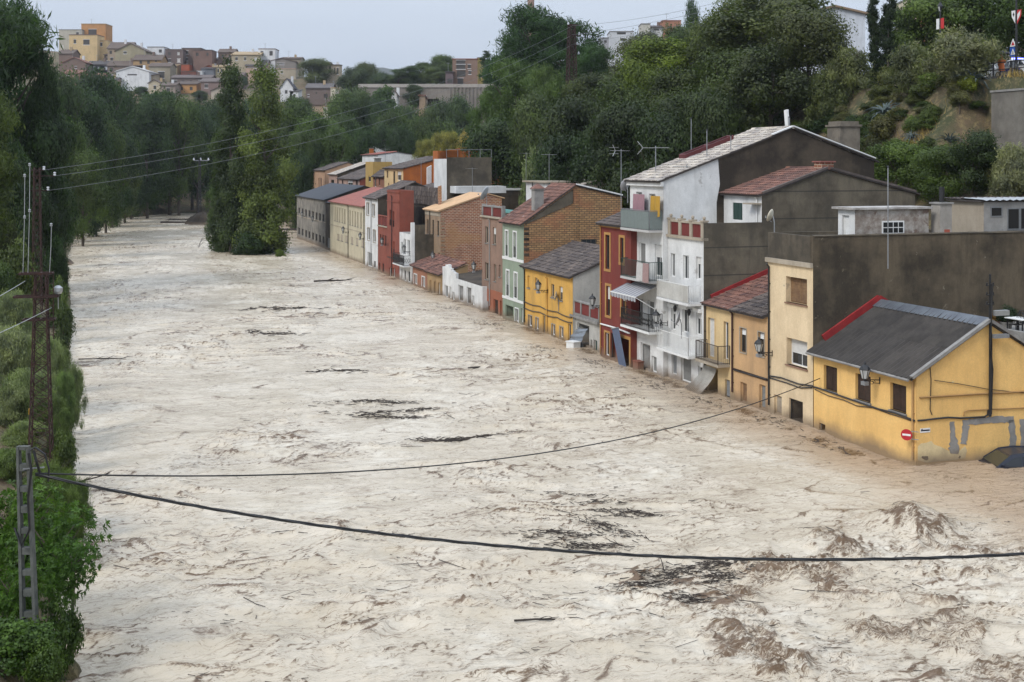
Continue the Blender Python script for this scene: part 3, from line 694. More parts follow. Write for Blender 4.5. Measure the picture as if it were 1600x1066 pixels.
# 11 yellow
h = House('ochre yellow house with a wide old grey tile roof', 818.5, 895, -.6)
for (a, b, c, d, k) in ((824.2, 828, 431, 450, 'shut'), (835.8, 839.6, 434, 452, 'glass'), (861, 866, 444, 465, 'glass'), (873.8, 879.2, 448, 470, 'blind')): h.win(a, b, c, d, k, panel=M_YEL11 if k == 'shut' else None, frame=M_BEIGE)
for (a, b, c, d, k) in ((825.8, 831.5, 493, 510, 'glass'), (837, 841.8, 496.5, 515, 'glass'), (848.2, 852, 493.7, 520, 'door'), (862.2, 867.5, 507, 524, 'glass'), (875, 880.3, 511, 527.5, 'glass'), (887.4, 892.3, 506.5, 533, 'door')): h.win(a, b, c, d, k, panel=WOODB, frame=M_BEIGE if k == 'door' else WHITEP, trim=M_BEIGE if k == 'glass' else None, tw=.06)
ze = h.L(819, 415.5)[1]; yr, zr = h.GA(893, 380); D = yr + 3
h.front(ze, M_YEL11); h.gables(ze, yr, zr, D, zr - 1, M_YEL11, M_OFFW); h.back(D, zr - 1, M_OFFW)
h.roof(ze, yr, zr, D, zr - 1, 'tile', T_GREY, pitch=.25, ln=.42, seed=11, mess=2.2)
h.pipe(855.5, .1, ze - .4, M_YEL11, .05); h.pipe(820.5, .2, ze - .1, BLACKM, .05)
m = MB()
for k in range(2):
    p0, p1 = h.L(819, 470 + k * 10), h.L(894.5, 495 + k * 8); n = 14
    m.tube([(p0[0] + (p1[0] - p0[0]) * t / n, -.06 - .02 * (t % 2), p0[1] + (p1[1] - p0[1]) * t / n - .10 * math.sin(math.pi * (t % 5) / 5)) for t in range(n + 1)], .035, 5)
m.build('wall_cable', BLACKM, h.root); H11 = h
# 12 low white with terrace
h = House('low white garage house with a brown-panelled terrace and buckled shutter', 895, 938.5, -.4)
zt = h.L(897, 494.5)[1]; zr_ = h.L(897, 470)[1]; zb2 = h.L(897, 488)[1]
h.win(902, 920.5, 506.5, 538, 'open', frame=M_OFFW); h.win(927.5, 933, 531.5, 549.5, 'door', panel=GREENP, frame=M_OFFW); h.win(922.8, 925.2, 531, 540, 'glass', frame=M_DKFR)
h.front(zt, M_OFFW); h.gables(zt, 2, zt, 5.5, zt, M_OFFW, M_OFFW); h.back(5.5, zt, M_OFFW)
MB().box(0, h.W, -.25, .3, zt + .003, zt + .16).build('terrace_ledge', CONC, h.root)
MB().box(0, h.W, .3, 5.4, zt + .003, zt + .1).build('terrace_floor', CONC, h.root)
m = MB(); n = 3
for k in range(n + 1): x = .1 + (h.W - .2) * k / n; m.box(x - .09, x + .09, -.1, .1, zt + .165, zr_)
m.box(0, h.W, -.12, .12, zr_ + .003, zr_ + .1); m.box(0, h.W, -.1, .1, zt + .165, zb2 + .02).build('balustrade', CONC, h.root)
for k in range(n): MB().box(.2 + (h.W - .2) * k / n, (h.W - .2) * (k + 1) / n, -.04, .03, zb2 + .03, zr_ - .03).build('panel', M_REDPANEL, h.root)
m = MB(); r_ = random.Random(3)
(a, z0), (b, _) = h.L(901, 537), h.L(917, 537); z1 = h.L(916, 508)[1]; n = 9; pr = None
for k in range(n + 1):
    t = k / n; z = -.3 + (z1 + .2) * t * .95; y = -.55 * math.sin(math.pi * t) * (1 - .4 * t) - .1; c = a - .25 * (1 - t) + .9 * t; e = b + .05 * (1 - t)
    p = [(c, y - .1 * (k % 2), z), ((c + e) / 2, y - .25 + .1 * (k % 2), z - .12), (e, y + .15 + .05 * (k % 2), z - .05)]
    if pr: m.face([pr[0], pr[1], p[1], p[0]]); m.face([pr[1], pr[2], p[2], p[1]])
    pr = p
m.build('buckled_shutter', flat('shutter_steel', (.20, .22, .24), .45, .4), h.root)
(x, z) = h.L(915, 538); o = thing('crate', 'white plastic crate jammed under the buckled garage shutter', 'crate', h.root.matrix_basis @ Vector((x, -.9, 0)), RANG + .3)
MB().box(-.4, .4, -.3, .3, -.25, .32).build('crate_box', WHITEP, o); MB().box(-.44, .44, -.34, .34, .322, .38).build('rim', WHITEP, o)
H12 = h
# 13 oxblood
h = House('oxblood red house with yellow-framed windows and a corrugated sheet in its doorway', 938.5, 986, -.85)
for (a, b, c, d) in ((946, 953, 367, 420.5), (969, 975, 371.5, 410.5), (947.5, 953.8, 447, 493), (971.2, 977, 452, 492)): h.win(a, b, c, d, 'glass' if c < 440 else 'blind', trim=M_YTRIM, tw=.16, frame=M_DKFR, blind=.45)
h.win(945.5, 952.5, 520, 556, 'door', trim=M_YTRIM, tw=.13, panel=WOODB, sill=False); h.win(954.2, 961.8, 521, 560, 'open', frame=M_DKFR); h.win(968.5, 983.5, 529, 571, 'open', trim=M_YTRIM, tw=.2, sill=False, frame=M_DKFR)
ze = h.L(940, 349)[1]; yr, zr = h.GA(972, 334)
h.front(ze, M_RED13); h.gables(ze, yr, zr, yr * 2.2, ze, M_RED13, M_RED13); h.back(yr * 2.2, ze, M_RED13)
h.roof(ze, yr, zr, yr * 2.2, ze, 'tile', T_GREY, pitch=.25, ln=.42, seed=13)
h.belt(ze - .22, ze - .02, M_YTRIM, .06, 'cornice'); h.pipe(939.6, 0, ze - .1, M_YTRIM)
m = MB(); p0, p1 = h.L(940, 506), h.L(985, 521); m.tube([(p0[0], -.06, p0[1]), ((p0[0] + p1[0]) / 2, -.07, (p0[1] + p1[1]) / 2 + .05), (p1[0], -.06, p1[1])], .055, 6).build('white_pipe', WHITEP, h.root)
q = MB(); sheet_field(q, -.55, .5, -.35, 2.3, .0, -.5, .13, .05)
(x, z) = h.L(976.5, 560); o = thing('roofing_sheet', 'blue-grey corrugated sheet leaning in the doorway of the oxblood house', 'roofing sheet', h.root.matrix_basis @ Vector((x, -.12, -.1)), RANG)
q.build('sheet', flat('blue_grey_sheet', (.10, .125, .19), .5), o); o.rotation_euler = (0, R(-11), RANG)
MB().box(-.58, .54, -.40, -.33, 2.28, 2.34).build('edge_strip', GREYM, o)
H13 = h
# 14 white with four floors of balconies
h = House('tall white house with stacked balconies, striped awning and limewashed tile roof', 984.5, 1036.5, -.45)
W14 = h.W
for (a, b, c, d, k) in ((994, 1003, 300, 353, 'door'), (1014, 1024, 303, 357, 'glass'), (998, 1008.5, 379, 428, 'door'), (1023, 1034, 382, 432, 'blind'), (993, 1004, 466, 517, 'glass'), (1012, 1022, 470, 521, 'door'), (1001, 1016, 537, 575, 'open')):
    h.win(a, b, c, d, k, panel=CURT if k != 'door' else GREYDOOR, sill=False)
h.win(1018, 1026, 557, 582, 'door', panel=GREYDOOR)
ze = h.L(985, 281.5)[1]; yr, zr = h.G(1238, 202); yb, zb = h.G(1366, 252)
h.front(ze, M_WHITE); h.back(yb, zb, SOOT)
p = [(.012, -2.5), (.012, ze), (yr, zr), (yb, zb), (yb, -2.5)]; h.gable(p, M_WHITE, 'A')
ys, zs_ = h.G(1122, 250); zsl = ze + (zr - ze) * ys / yr
h.gable([(.012, -2.5), (.012, ze), (ys, zsl), (ys + .12, zsl - 1.5), (ys - .1, zsl - 2.6), (ys, -2.5)], M_WHITE, 'B')
h.gable([(ys + .004, -2.5), (ys - .096, zsl - 2.6), (ys + .124, zsl - 1.5), (ys + .004, zsl), (yr, zr), (yb, zb), (yb, -2.5)], SOOT, 'B', name='dark_gable_wall')
h.roof(ze, yr, zr, yb, zb, 'tile', T_WHITE, pitch=.27, ln=.45, seed=14, eave=.35, mess=1.4)
MB().box(-.1, h.W + .08, -.22, -.004, ze - .32, ze - .04).build('cornice', M_WHITE, h.root)
m = MB().bar((h.W + .07, 7.2, ze + (zr - ze) * 7.2 / yr + .19), (h.W + .07, yr, zr + .19), .22, .07)
m.bar((h.W + .07, yr, zr + .19), (h.W + .07, yb, zb + .19), .25, .07).build('verge_mortar', WHITEP, h.root)
zt1 = h.L(996, 356, 0)[1]
BG = flat('grey_green_slats', (.16, .19, .18), .6); BSL = flat('pale_slab', (.45, .44, .42), .8)
a = h.L(990, 300)[0]
z_ = lambda px, py, pr: h.L(px, py, -pr)[1]
balcony(h.root, a, h.W - .1, z_(985, 357, .9), .9, 1.15, 'panel', BSL, GREYM, BG)
balcony(h.root, a, h.W - .1, z_(985, 434, .9), .9, 1.1, 'bars', BSL, GREENP)
balcony(h.root, a, h.W - .1, z_(985, 511, .9), .9, 1.05, 'ornate', WHITEP, BLACKM)
# awning
zA, zB = h.L(1000, 440)[1], h.L(975, 460, -1.5)[1]; xa, xb = h.L(990, 440)[0] - .1, h.L(1028, 440)[0] + .1
aw = thing('awning', 'grey striped awning rolled out over the lowest balcony of the white house', 'awning', h.root.matrix_basis @ Vector((0, 0, 0)), RANG)
n = 18; AW1, AW2 = flat('awning_grey', (.22, .22, .24), .8), flat('awning_pale', (.36, .36, .37), .8)
for c, M_ in ((0, AW1), (1, AW2)):
    m = MB()
    for k in range(c, n, 2):
        u, v = xa + (xb - xa) * k / n, xa + (xb - xa) * (k + 1) / n
        m.hexa([(u, -.05, zA - .02), (v, -.05, zA - .02), (v, -1.5, zB - .02), (u, -1.5, zB - .02), (u, -.05, zA), (v, -.05, zA), (v, -1.5, zB), (u, -1.5, zB)])
        m.box(u, v, -1.52, -1.505, zB - .25 - .05 * (k % 2), zB)
    m.build('canvas', M_, aw)
MB().bar((xa, -1.5, zB - .02), (xb, -1.5, zB - .02), .06).bar((xb, -.02, zB - .9), (xb, -1.5, zB - .03), .04).bar((xa, -.02, zB - .9), (xa, -1.5, zB - .03), .04).build('awning_arm', WHITEP, aw)
(x, z) = h.L(997.5, 572, -.35); pl = thing('planter', 'red planter box standing in the water by the white house garage', 'planter', h.root.matrix_basis @ Vector((x, -.35, 0)), RANG)
MB().box(-.35, .35, -.2, .2, -.4, .4).build('box', M_RED4, pl); MB().box(-.38, .38, -.23, .23, .402, .45).build('rim', M_RED4, pl)
H14 = h
# 15 white with red-panelled parapet, rear wing behind
h = House('white house with a red-panelled roof parapet, two white balconies and a round dish', 1031.5, 1099.4, -.15, x0=H14.x1 + .02)
for (a, b, c, d, k) in ((1048, 1055, 396, 433, 'glass'), (1067, 1076, 399, 437, 'glass'), (1087.5, 1095.5, 401.5, 437, 'blind'), (1048.5, 1056, 479, 516, 'blind'), (1066, 1076, 481, 520, 'glass'), (1087, 1096, 486, 524, 'blind'), (1049.5, 1057.5, 552.5, 585, 'shut')):
    h.win(a, b, c, d, k, sill=False, panel=GREYM if k == 'shut' else None, blind=.3)
h.win(1064, 1080, 551, 597, 'door', panel=GREYDOOR); h.win(1090.5, 1097.5, 573, 601, 'door', panel=M_DKFR); h.win(1033, 1038.5, 540, 585, 'door', panel=GREYDOOR)
zc = h.L(1040, 369.5)[1]; zp = h.L(1040, 342)[1]
h.front(zc, M_WHITE); DT = 3.66
yb, zb = h.G(1430, 303); y8, z8 = h.G(1294, 266); ze19 = h.G(1187, 302)[1]
h.gable([(.012, -2.5), (.012, zp - .05), (DT + 1.5, zp - .05), (DT + 1.5, -2.5)], CEML, 'B', .2)
rw = MB().prism([(h.W, DT, -2), (h.W, DT, ze19), (h.W, y8, z8), (h.W, yb, zb), (h.W, yb, -2)], (-.25, 0, 0))
MB().box(0, h.W, -.14, .3, zc + .003, zc + .16).build('cornice', M_BEIGE, h.root)
m = MB(); n = 3
for k in range(n + 1):
    x = .16 + (h.W - .32) * k / n; m.box(x - .15, x + .15, -.03, .27, zc + .165, zp); m.box(x - .19, x + .19, -.07, .31, zp + .003, zp + .1)
    m.lathe([(.0, zp + .34), (.09, zp + .28), (.1, zp + .2), (.05, zp + .1)], (x, .12, 0), 8)
m.box(.16, h.W - .16, -.02, .26, zp - .13, zp - .002).build('parapet', M_BEIGE, h.root)
for k in range(n): MB().box(.32 + (h.W - .32) * k / n, (h.W - .32) * (k + 1) / n, .05, .14, zc + .17, zp - .135).build('panel', M_REDPANEL, h.root)
MB().box(.05, h.W - .25, .3, DT - .05, zc + .01, zc + .1).build('terrace_floor', CONC, h.root)
b = h.L(1096.5, 440)[0]; a = h.L(1046, 440)[0] - .0
balcony(h.root, a, b, h.L(1047, 463, 0)[1], .85, 1.0, 'frontpanel', M_WHITE, WHITEP, P_('stained_balcony_panel', (.55, .54, .50), (.40, .385, .35), streak=.4))
balcony(h.root, a, b, h.L(1047, 541, 0)[1], .85, 1.05, 'bars', WHITEP, WHITEP)
for (px, py) in ((1059.5, 482), (1081.5, 488)):
    x, z = h.L(px, py); l = MB().lathe([(.02, z + .2), (.10, z + .12), (.12, z + .05), (.08, z - .15), (.02, z - .2)], (x, -.2, 0), 8).box(x - .02, x + .02, -.2, -.002, z + .16, z + .19).build('wall_lamp', BLACKM, h.root)
for (a, b, y) in ((1047, 1057, 475), (1064, 1077, 477), (1086, 1097, 482)):
    u, v, z0, z1 = h.rect(a, b, y, y + 6); MB().box(u, v, -.16, -.004, z0, z1).build('blind_box', WHITEP, h.root)
H15 = h
g = House('rear wing with green-shuttered window, clay tile roof and dark gable, behind the white house', 1118, 1186, h.yo + DT, x0=h.x0 + .04, x1=h.x1 - .005)
g.win(1145, 1160, 317, 343.5, 'shut', panel=GREENP, frame=GREENP, rec=.1, sill=False)
u, v, z0, z1 = g.rect(1172, 1180, 318, 347); yr, zr = g.G(1294, 266); yb, zb = g.G(1430, 303); ze = g.L(1120, 302.5)[1]
g.front(ze, M_WHITE, zc - .3); 
g.gable([(.012, -2.5), (.012, ze), (yr, zr), (yb, zb), (yb, -2.5)], CEML, 'B'); g.back(yb, zb, SOOT)
g.roof(ze, yr, zr, yb, zb, 'tile', T_RED, pitch=.25, ln=.42, seed=19, eave=.25)
m = MB().bar((g.W + .03, 0, ze + .16), (g.W + .03, yr, zr + .16), .2, .12).bar((g.W + .03, yr, zr + .16), (g.W + .03, yb, zb + .16), .2, .12).build('verge_tiles', T_GREY, g.root)
y, z = g.G(1310, 262); g.chimney(g.W - .9, y - .4, zr - .6, zr + .45, .8, B_RED, T_PINK); g.pipe(1184, zc, ze - .1, WHITEP); H19 = g
MB().box(g.W - 1.1, g.W - .02, -.6, -.004, zc + 2.0, zc + 2.08).build('porch_roof', M_BEIGE, g.root)
# 16 two low houses with one tile roof
hs = []
for (pa, pb, mm, lab) in ((1099.6, 1146.8, M_PALEY, 'pale yellow house with a small iron balcony and a collapsed white awning'), (1147, 1199.6, M_TAN16, 'apricot house with two small blinds, below the red roof flashing')):
    h = House(lab, pa, pb, 0, x0=(hs[0].x1 + .01) if hs else H15.x1 + .02)
    if not hs:
        for (a, b, c, d, k) in ((1107, 1117, 497, 558, 'door'), (1131.5, 1139, 503, 562, 'glass')): h.win(a, b, c, d, k, panel=CURT, sill=False, frame=WHITEP, trim=M_PALEY, tw=.05)
        h.win(1132.7, 1140.6, 593.5, 621, 'shut', panel=GREYM, frame=M_DKFR, sill=False); h.win(1104, 1121.5, 574, 612, 'open', frame=M_PALEY)
    else:
        for (a, b, c, d) in ((1156.5, 1166.4, 513, 551), (1184.8, 1194.6, 519.5, 557)): h.win(a, b, c, d, 'blind', blind=.25, frame=M_DKFR, panel=WHITEP, trim=M_BEIGE, tw=.05)
        for (a, b, c, d) in ((1157, 1167, 598, 629), (1186.3, 1196.5, 601.5, 639)): h.win(a, b, c, d, 'door', panel=WOODL if a < 1160 else GREYDOOR, frame=M_TAN16)
    ze = h.L(pa + 2, 473.5 if not hs else 486.5)[1]
    if not hs: ze0 = ze; yr, zr = h.GA(1216, 425)
    h.front(ze0, mm); h.gables(ze0, yr, zr, yr + 4, zr - 1, mm, mm); h.back(yr + 4, zr - 1, mm)
    h.roof(ze0, yr, zr, yr + 4, zr - 1, 'tile', T_RED if not hs else T_GREY, pitch=.24, ln=.4, seed=16 + len(hs), mess=1.6, verge=.0)
    hs.append(h)
h = hs[0]
m = MB().bar((.05, .3, ze0 + .3), (.05, yr, zr + .28), .12, .34).build('red_flashing', REDP, h.root)
balcony(h.root, h.L(1105, 560)[0], h.L(1141, 560)[0], h.L(1122, 564)[1], .75, 1.0, 'bars', M_BEIGE, flat('brown_iron', (.06, .045, .035), .6))
hs[1].belt(hs[1].L(1172, 586.5)[1], hs[1].L(1172, 583)[1], WOODB, .06); h.pipe(1146, .3, ze0 - .1, flat('brown_pipe', (.06, .025, .02), .6), .06)
a, b = h.L(1102, 580)[0], h.L(1122, 580)[0]; zt = h.L(1112, 573)[1]
aw = thing('awning', 'collapsed white slatted awning trailing into the water below the iron balcony', 'awning', h.root.location, RANG)
for k in range(11):
    u = a + (b - a) * k / 11; m = MB(); n = 8; w_ = (b - a) / 11
    pts = [(u - .62 * (t / n) ** 1.7 * (1.6 - k / 11), -.1 - .95 * (t / n) ** 1.5, zt - (zt + .25) * (t / n)) for t in range(n + 1)]
    for t in range(n):
        p, q = pts[t], pts[t + 1]; s1, s2 = w_ * (1 + .5 * t / n), w_ * (1 + .5 * (t + 1) / n)
        m.face([p, (p[0] + s1 * .5, p[1] - .05, p[2]), (q[0] + s2 * .5, q[1] - .05, q[2]), q]); m.face([(p[0] + s1 * .5, p[1] - .05, p[2]), (p[0] + s1 * .72, p[1] + .02, p[2]), (q[0] + s2 * .72, q[1] + .02, q[2]), (q[0] + s2 * .5, q[1] - .05, q[2])])
    m.build('slat', P_('white_slats', (.60, .60, .57), (.42, .41, .38), mud=True, streak=.3), aw)
H16 = hs
# 17 cream tall
h = House('tall cream house with a grey parapet and a huge dark cement side wall', 1200, 1270.3, 0, x0=hs[1].x1 + .012)
h.sillmat = P_('terracotta_sill', (.30, .17, .11), None)
h.win(1228, 1261, 434, 475, 'shut', rec=.35, panel=WOODL, frame=WOODL, label='closed brown wooden shutters of the upper window')
h.win(1229, 1261.5, 531, 573.5, 'blind', rec=.35, blind=.55, frame=WHITEP)
h.win(1209.5, 1221.5, 618, 648, 'door', panel=M_BEIGE, frame=M_CREAM17)
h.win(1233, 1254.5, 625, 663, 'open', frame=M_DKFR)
q = MB(); u, v, z0, z1 = h.rect(1234, 1254, 626, 665)
for k in range(14): x = u + (v - u) * (k + .5) / 14; q.bar((x, -.02, -.6), (x + .04, .1, z1), .035, .02)
q.build('security_grille', BLACKM, h.root)
zc = h.L(1202, 406)[1]; zp = h.L(1202, 363)[1]; D = 16
h.front(zc, M_CREAM17); h.back(D, zp, WALLBIG)
MB().box(-.06, h.W, -.14, -.004, zc - .1, zc + .12).build('cornice', M_BEIGE, h.root)
MB().box(0, h.W - .26, .004, .2, zc + .005, zp).build('parapet', CONCD, h.root)
h.gable([(.012, -2.5), (.012, zp), (D, zp - .03), (D, -2.5)], WALLBIG, 'B', .25); h.gable([(.205, -2.5), (.205, zp - .004), (D, zp - .034), (D, -2.5)], CONCD, 'A', .2)
m = MB()
for k in range(26):
    y = .05 + k * .6; m.cr = rng.random(); m.hexa([(h.W - .30, y, zp + .002), (h.W + .05, y, zp + .002), (h.W + .05, y + .58, zp + .002), (h.W - .30, y + .58, zp + .002), (h.W - .28, y, zp + .05 + .02 * rng.random()), (h.W + .03, y, zp + .05), (h.W + .03, y + .58, zp + .05), (h.W - .28, y + .58, zp + .06)])
m.build('coping', CONCD, h.root)
MB().box(.25, h.W - .26, .25, D - .3, zp - .85, zp - .75).build('terrace_floor', CONCD, h.root)
h.pipe(1203, .3, zc - .2, BLACKM, .05); H17 = h; zf = zp - .75
# sheds on its roof
def shed(label, pc, pr, pyt, depth_x, matA, matB, roofm):
    yc = h.G(pc, 340, -.5)[0]; ye = h.G(pr, 340, -.5)[0]; zt = h.G(pc, pyt, -.5)[1]
    s = House(label, 0, 0, h.yo + yc, 'roof_shed', 'shed', None, x0=h.x1 - .5 - depth_x, x1=h.x1 - .5)
    return s, ye - yc, zt
s, L_, zt = shed('whitewashed flaking brick shed with a grid window, on the cream house roof', 1336, 1451, 328, 1.45, None, None, None)
M_FL = P_('flaking_whitewash', (.42, .39, .35), (.19, .145, .115), scale=2.2, spots=.5, spotc=(.17, .12, .095), mud=False)
s.win_m(.35, .95, zf, zt - .3, 'door', panel=WHITEP, frame=WHITEP)
s.front(zt, M_WHITE, zf); s.gable([(.012, zf), (.012, zt), (L_, zt - .02), (L_, zf)], M_FL, 'B'); s.gable([(.012, zf), (.012, zt), (L_, zt - .02), (L_, zf)], M_WHITE, 'A'); s.back(L_, zt - .02, M_FL, zf)
rf = MB().box(-.2, s.W + .15, -.25, L_ + .15, zt + .004, zt + .11).build('roof', P_('pale_roof', (.52, .50, .47), (.25, .23, .21), scale=1.4, mud=False, spots=.3, spotc=(.16, .13, .12)), s.root)
y0, z1 = s.G(1379, 347); y1, z0 = s.G(1411, 364)
w = MB().box(s.W - .02, s.W + .03, y0 - .05, y1 + .05, z0 - .05, z1 + .05).build('window', WHITEP, s.root)
for i in range(4):
    for k in range(2): MB().box(s.W + .031, s.W + .038, y0 + (y1 - y0) * (i + .08) / 4, y0 + (y1 - y0) * (i + .92) / 4, z0 + (z1 - z0) * (k + .08) / 2, z0 + (z1 - z0) * (k + .92) / 2).build('pane', GLASS, w)
s, L_, zt = shed('grey-white shed with corrugated roof and dark doorway, by the roof chimney', 1537, 1640, 316, 2.6, None, None, None)
s.front(zt, M_BEIGE, zf); s.gable([(.012, zf), (.012, zt), (L_, zt - .02), (L_, zf)], P_('grey_shed_render', (.36, .35, .33), (.24, .23, .215), spots=.25, spotc=(.17, .16, .15), mud=False), 'B'); s.gable([(.012, zf), (.012, zt), (L_, zt), (L_, zf)], M_BEIGE, 'A'); s.back(L_, zt - .05, M_BEIGE, zf)
rf = MB().box(-.1, s.W + .05, -.2, L_ + .2, zt + .004, zt + .08).build('roof', T_DECK, s.root)
q = MB(); tile_field(q, -.2, .9, -.25, zt + .09, L_ + .2, zt + .1, .25, .5, .07, 3); q.build('tiles', T_GREY, rf, 'stuff')
q = MB(); nn = 44; pr = None
for k in range(nn + 1):
    y = -.2 + (L_ + .4) * k / nn; o_ = .03 * math.cos(k * math.pi / 2)
    p = [(.9, y, zt + .16 + o_), (s.W + .22, y, zt + .10 + o_)]
    if pr: q.face([pr[0], pr[1], p[1], p[0]])
    pr = p
q.build('corrugated_sheet', GALV, rf)
for (a, b, c, d, k) in ((1549, 1564, 325, 337, 'window'), (1575, 1591, 327, 357, 'door_frame'), (1595, 1612, 326, 357, 'door_frame')):
    (y0, z1), (y1, z0) = s.G(a, c), s.G(b, d)
    w = MB().box(s.W - .03, s.W + .03, y0 - .06, y1 + .06, max(zf, z0 - .06), z1 + .06).build(k, GREYM, s.root)
    MB().box(s.W + .031, s.W + .04, y0, y1, max(zf, z0), z1).build('pane', VOID, w)  # flush near-black sheets paint the darkness inside the shed
yc, zt = h.G(1471, 320, -.6)[0], h.G(1460, 319, -.6)[1]
c = thing('roof_chimney', 'pale chimney with red paint and a black flue between the two roof sheds', 'chimney', row(h.x1 - .6, h.yo + yc), RANG)
MB().box(-.35, .35, -.35, .35, zf, zt).build('stack', P_('chimney_render', (.40, .37, .33), (.27, .25, .22), mud=False), c); MB().box(-.42, .42, -.42, .42, zt + .003, zt + .09).build('cap', CONC, c)
MB().tube([(0.05, -.02, zt + .09), (0.05, -.02, zt + .85)], .13, 10).build('flue', BLACKM, c)
MB().box(.351, .362, -.1, .22, zf + .35, zf + .95).build('red_paint_patch', P_('red_patch', (.42, .10, .06), None, mud=False), c)
# 18 warm yellow
h = House('warm yellow gabled house with three brown shuttered windows and cement patches, nearest the camera', 1270.3, 1431.5, .03, x0=H17.x1 + .012)
for (a, b, c, d) in ((1287, 1308, 572.5, 611), (1336.5, 1360.5, 586, 627), (1391, 1416, 600.5, 643.5)): h.win(a, b, c, d, 'shut', rec=.2, panel=WOODB, frame=WOODB)
h.win(1280, 1289.5, 662, 675, 'open', frame=CONC)
ze = h.L(1432, 586)[1]; yr, zr = h.G(1543.5, 505.5); ze2 = h.L(1272, 549)[1]; ze = (ze + ze2) / 2; D = 2 * yr
h.front(ze, M_YEL18); h.gables(ze, yr, zr, D, ze, M_YEL18, M_YEL18); h.back(D, ze, M_YEL18)
sl_ = (zr - ze) / yr
MB().hexa([(-.0, -.3, ze - sl_ * .3 + .01), (h.W + .12, -.3, ze - sl_ * .3 + .01), (h.W + .12, yr, zr + .01), (0, yr, zr + .01), (0, -.3, ze - sl_ * .3 + .09), (h.W + .12, -.3, ze - sl_ * .3 + .09), (h.W + .12, yr, zr + .09), (0, yr, zr + .09)]).build('roof', T_DECK, h.root)
MB().hexa([(-.0, yr, zr + .01), (h.W + .12, yr, zr + .01), (h.W + .12, D + .3, ze - sl_ * .3 + .01), (0, D + .3, ze - sl_ * .3 + .01), (0, yr, zr + .09), (h.W + .12, yr, zr + .09), (h.W + .12, D + .3, ze - sl_ * .3 + .09), (0, D + .3, ze - sl_ * .3 + .09)]).build('rear_roof', FIBRE, h.root)
nx = 8; base = {}
for k in range(nx):
    for j in range(2):
        m = MB(); m.cr = rng.random(); u, v = (h.W + .2) * k / nx, (h.W + .2) * (k + 1) / nx - .004
        t0, t1 = (0, .54) if j == 0 else (.5, .97)
        y0, y1 = -.38 + (yr + .38) * t0, -.38 + (yr + .38) * t1
        sheet_field(m, u, v, y0, ze + sl_ * y0 + .12 + .02 * j, y1, ze + sl_ * y1 + .12 + .012 * j, .30, .13); m.r = [m.cr] * len(m.r)
        m.build('roof_sheet', FIBRE, h.root)
m = MB(); n = 8
for k in range(n):
    u, v = .1 + (h.W) * k / n, .1 + h.W * (k + 1) / n - .02; j = rng.uniform(-.02, .02)
    m = MB().hexa([(u, yr - .42 + j, zr - .42 * sl_ + .17), (v, yr - .42 + j, zr - .42 * sl_ + .17), (v, yr + .02, zr + .22), (u, yr + .02, zr + .22), (u, yr - .42 + j, zr - .42 * sl_ + .19), (v, yr - .42 + j, zr - .42 * sl_ + .19), (v, yr + .05, zr + .25), (u, yr + .05, zr + .25)])
    m.build('ridge_plate', RIDGEM, h.root)
MB().bar((.06, .5, ze + sl_ * .5 + .25), (.06, yr, zr + .28), .14, .34).bar((.06, yr, zr + .28), (.06, yr + 1, zr + .28 - sl_), .14, .3).build('red_flashing', REDP, h.root)
m = MB().bar((h.W + .1, -.3, ze - sl_ * .3 + .15), (h.W + .1, yr, zr + .16), .2, .13).bar((h.W + .1, yr, zr + .16), (h.W + .1, D + .3, ze - sl_ * .3 + .16), .2, .13).build('verge', CONC, h.root)
MB().tube([(0, -.40, ze - sl_ * .4 + .1), (h.W, -.40, ze - sl_ * .4 + .08)], .06, 6).build('gutter', CONC, h.root)
h.pipe(1428, .15, ze - .15, P_('yellow_pipe', (.5, .30, .12), None), .05)
# cement patches on the gable
def patch(pts, name='cement_patch', mm=CONC, t=.012):
    p = [h.G(*q) for q in pts]; c = MB()
    c.prism([(h.W + .003, y, z) for y, z in p], (t, 0, 0)).build(name, mm, h.root)
def rough(cs, wd, seed):
    r_ = random.Random(seed); up, dn = [], []
    for k in range(len(cs) - 1):
        for t in range(5):
            x = cs[k][0] + (cs[k + 1][0] - cs[k][0]) * t / 5; y = cs[k][1] + (cs[k + 1][1] - cs[k][1]) * t / 5
            dx, dy = cs[k + 1][0] - cs[k][0], cs[k + 1][1] - cs[k][1]; L = math.hypot(dx, dy); nx_, ny_ = -dy / L, dx / L; w_ = wd * r_.uniform(.75, 1.25)
            up.append((x + nx_ * w_, y + ny_ * w_)); dn.append((x - nx_ * w_ * r_.uniform(.8, 1.2), y - ny_ * w_ * r_.uniform(.8, 1.2)))
    for k in range(len(up) - 1): patch([up[k], up[k + 1], dn[k + 1], dn[k]], t=.010 + .004 * (k % 2))
m = MB()
def blob(m, pts, seed, n=26):
    """one ragged cement patch: a closed outline swept round a centre line given in pixels on the gable"""
    r_ = random.Random(seed)
    up, dn = [], []
    for k in range(len(pts) - 1):
        (x0, y0, w0), (x1, y1, w1) = pts[k], pts[k + 1]; L = math.hypot(x1 - x0, y1 - y0); nx_, ny_ = -(y1 - y0) / L, (x1 - x0) / L; ns = max(2, int(L / 3.5))
        for t in range(ns):
            u = t / ns; x, y, w_ = x0 + (x1 - x0) * u, y0 + (y1 - y0) * u, (w0 + (w1 - w0) * u)
            a, b = w_ * r_.uniform(.75, 1.2), w_ * r_.uniform(.75, 1.2)
            up.append((x + nx_ * a, y + ny_ * a)); dn.append((x - nx_ * b, y - ny_ * b))
    for k in range(len(up) - 1):
        q = [h.G(*p) for p in (up[k], up[k + 1], dn[k + 1], dn[k])]
        m.prism([(h.W + .002, y, z) for y, z in q], (.016, 0, 0))
blob(m, [(1487, 659, 3.6), (1489, 682, 4.2), (1491, 701, 8.5), (1490, 713, 7)], 1); m.build('cement_patch', CONC, h.root)
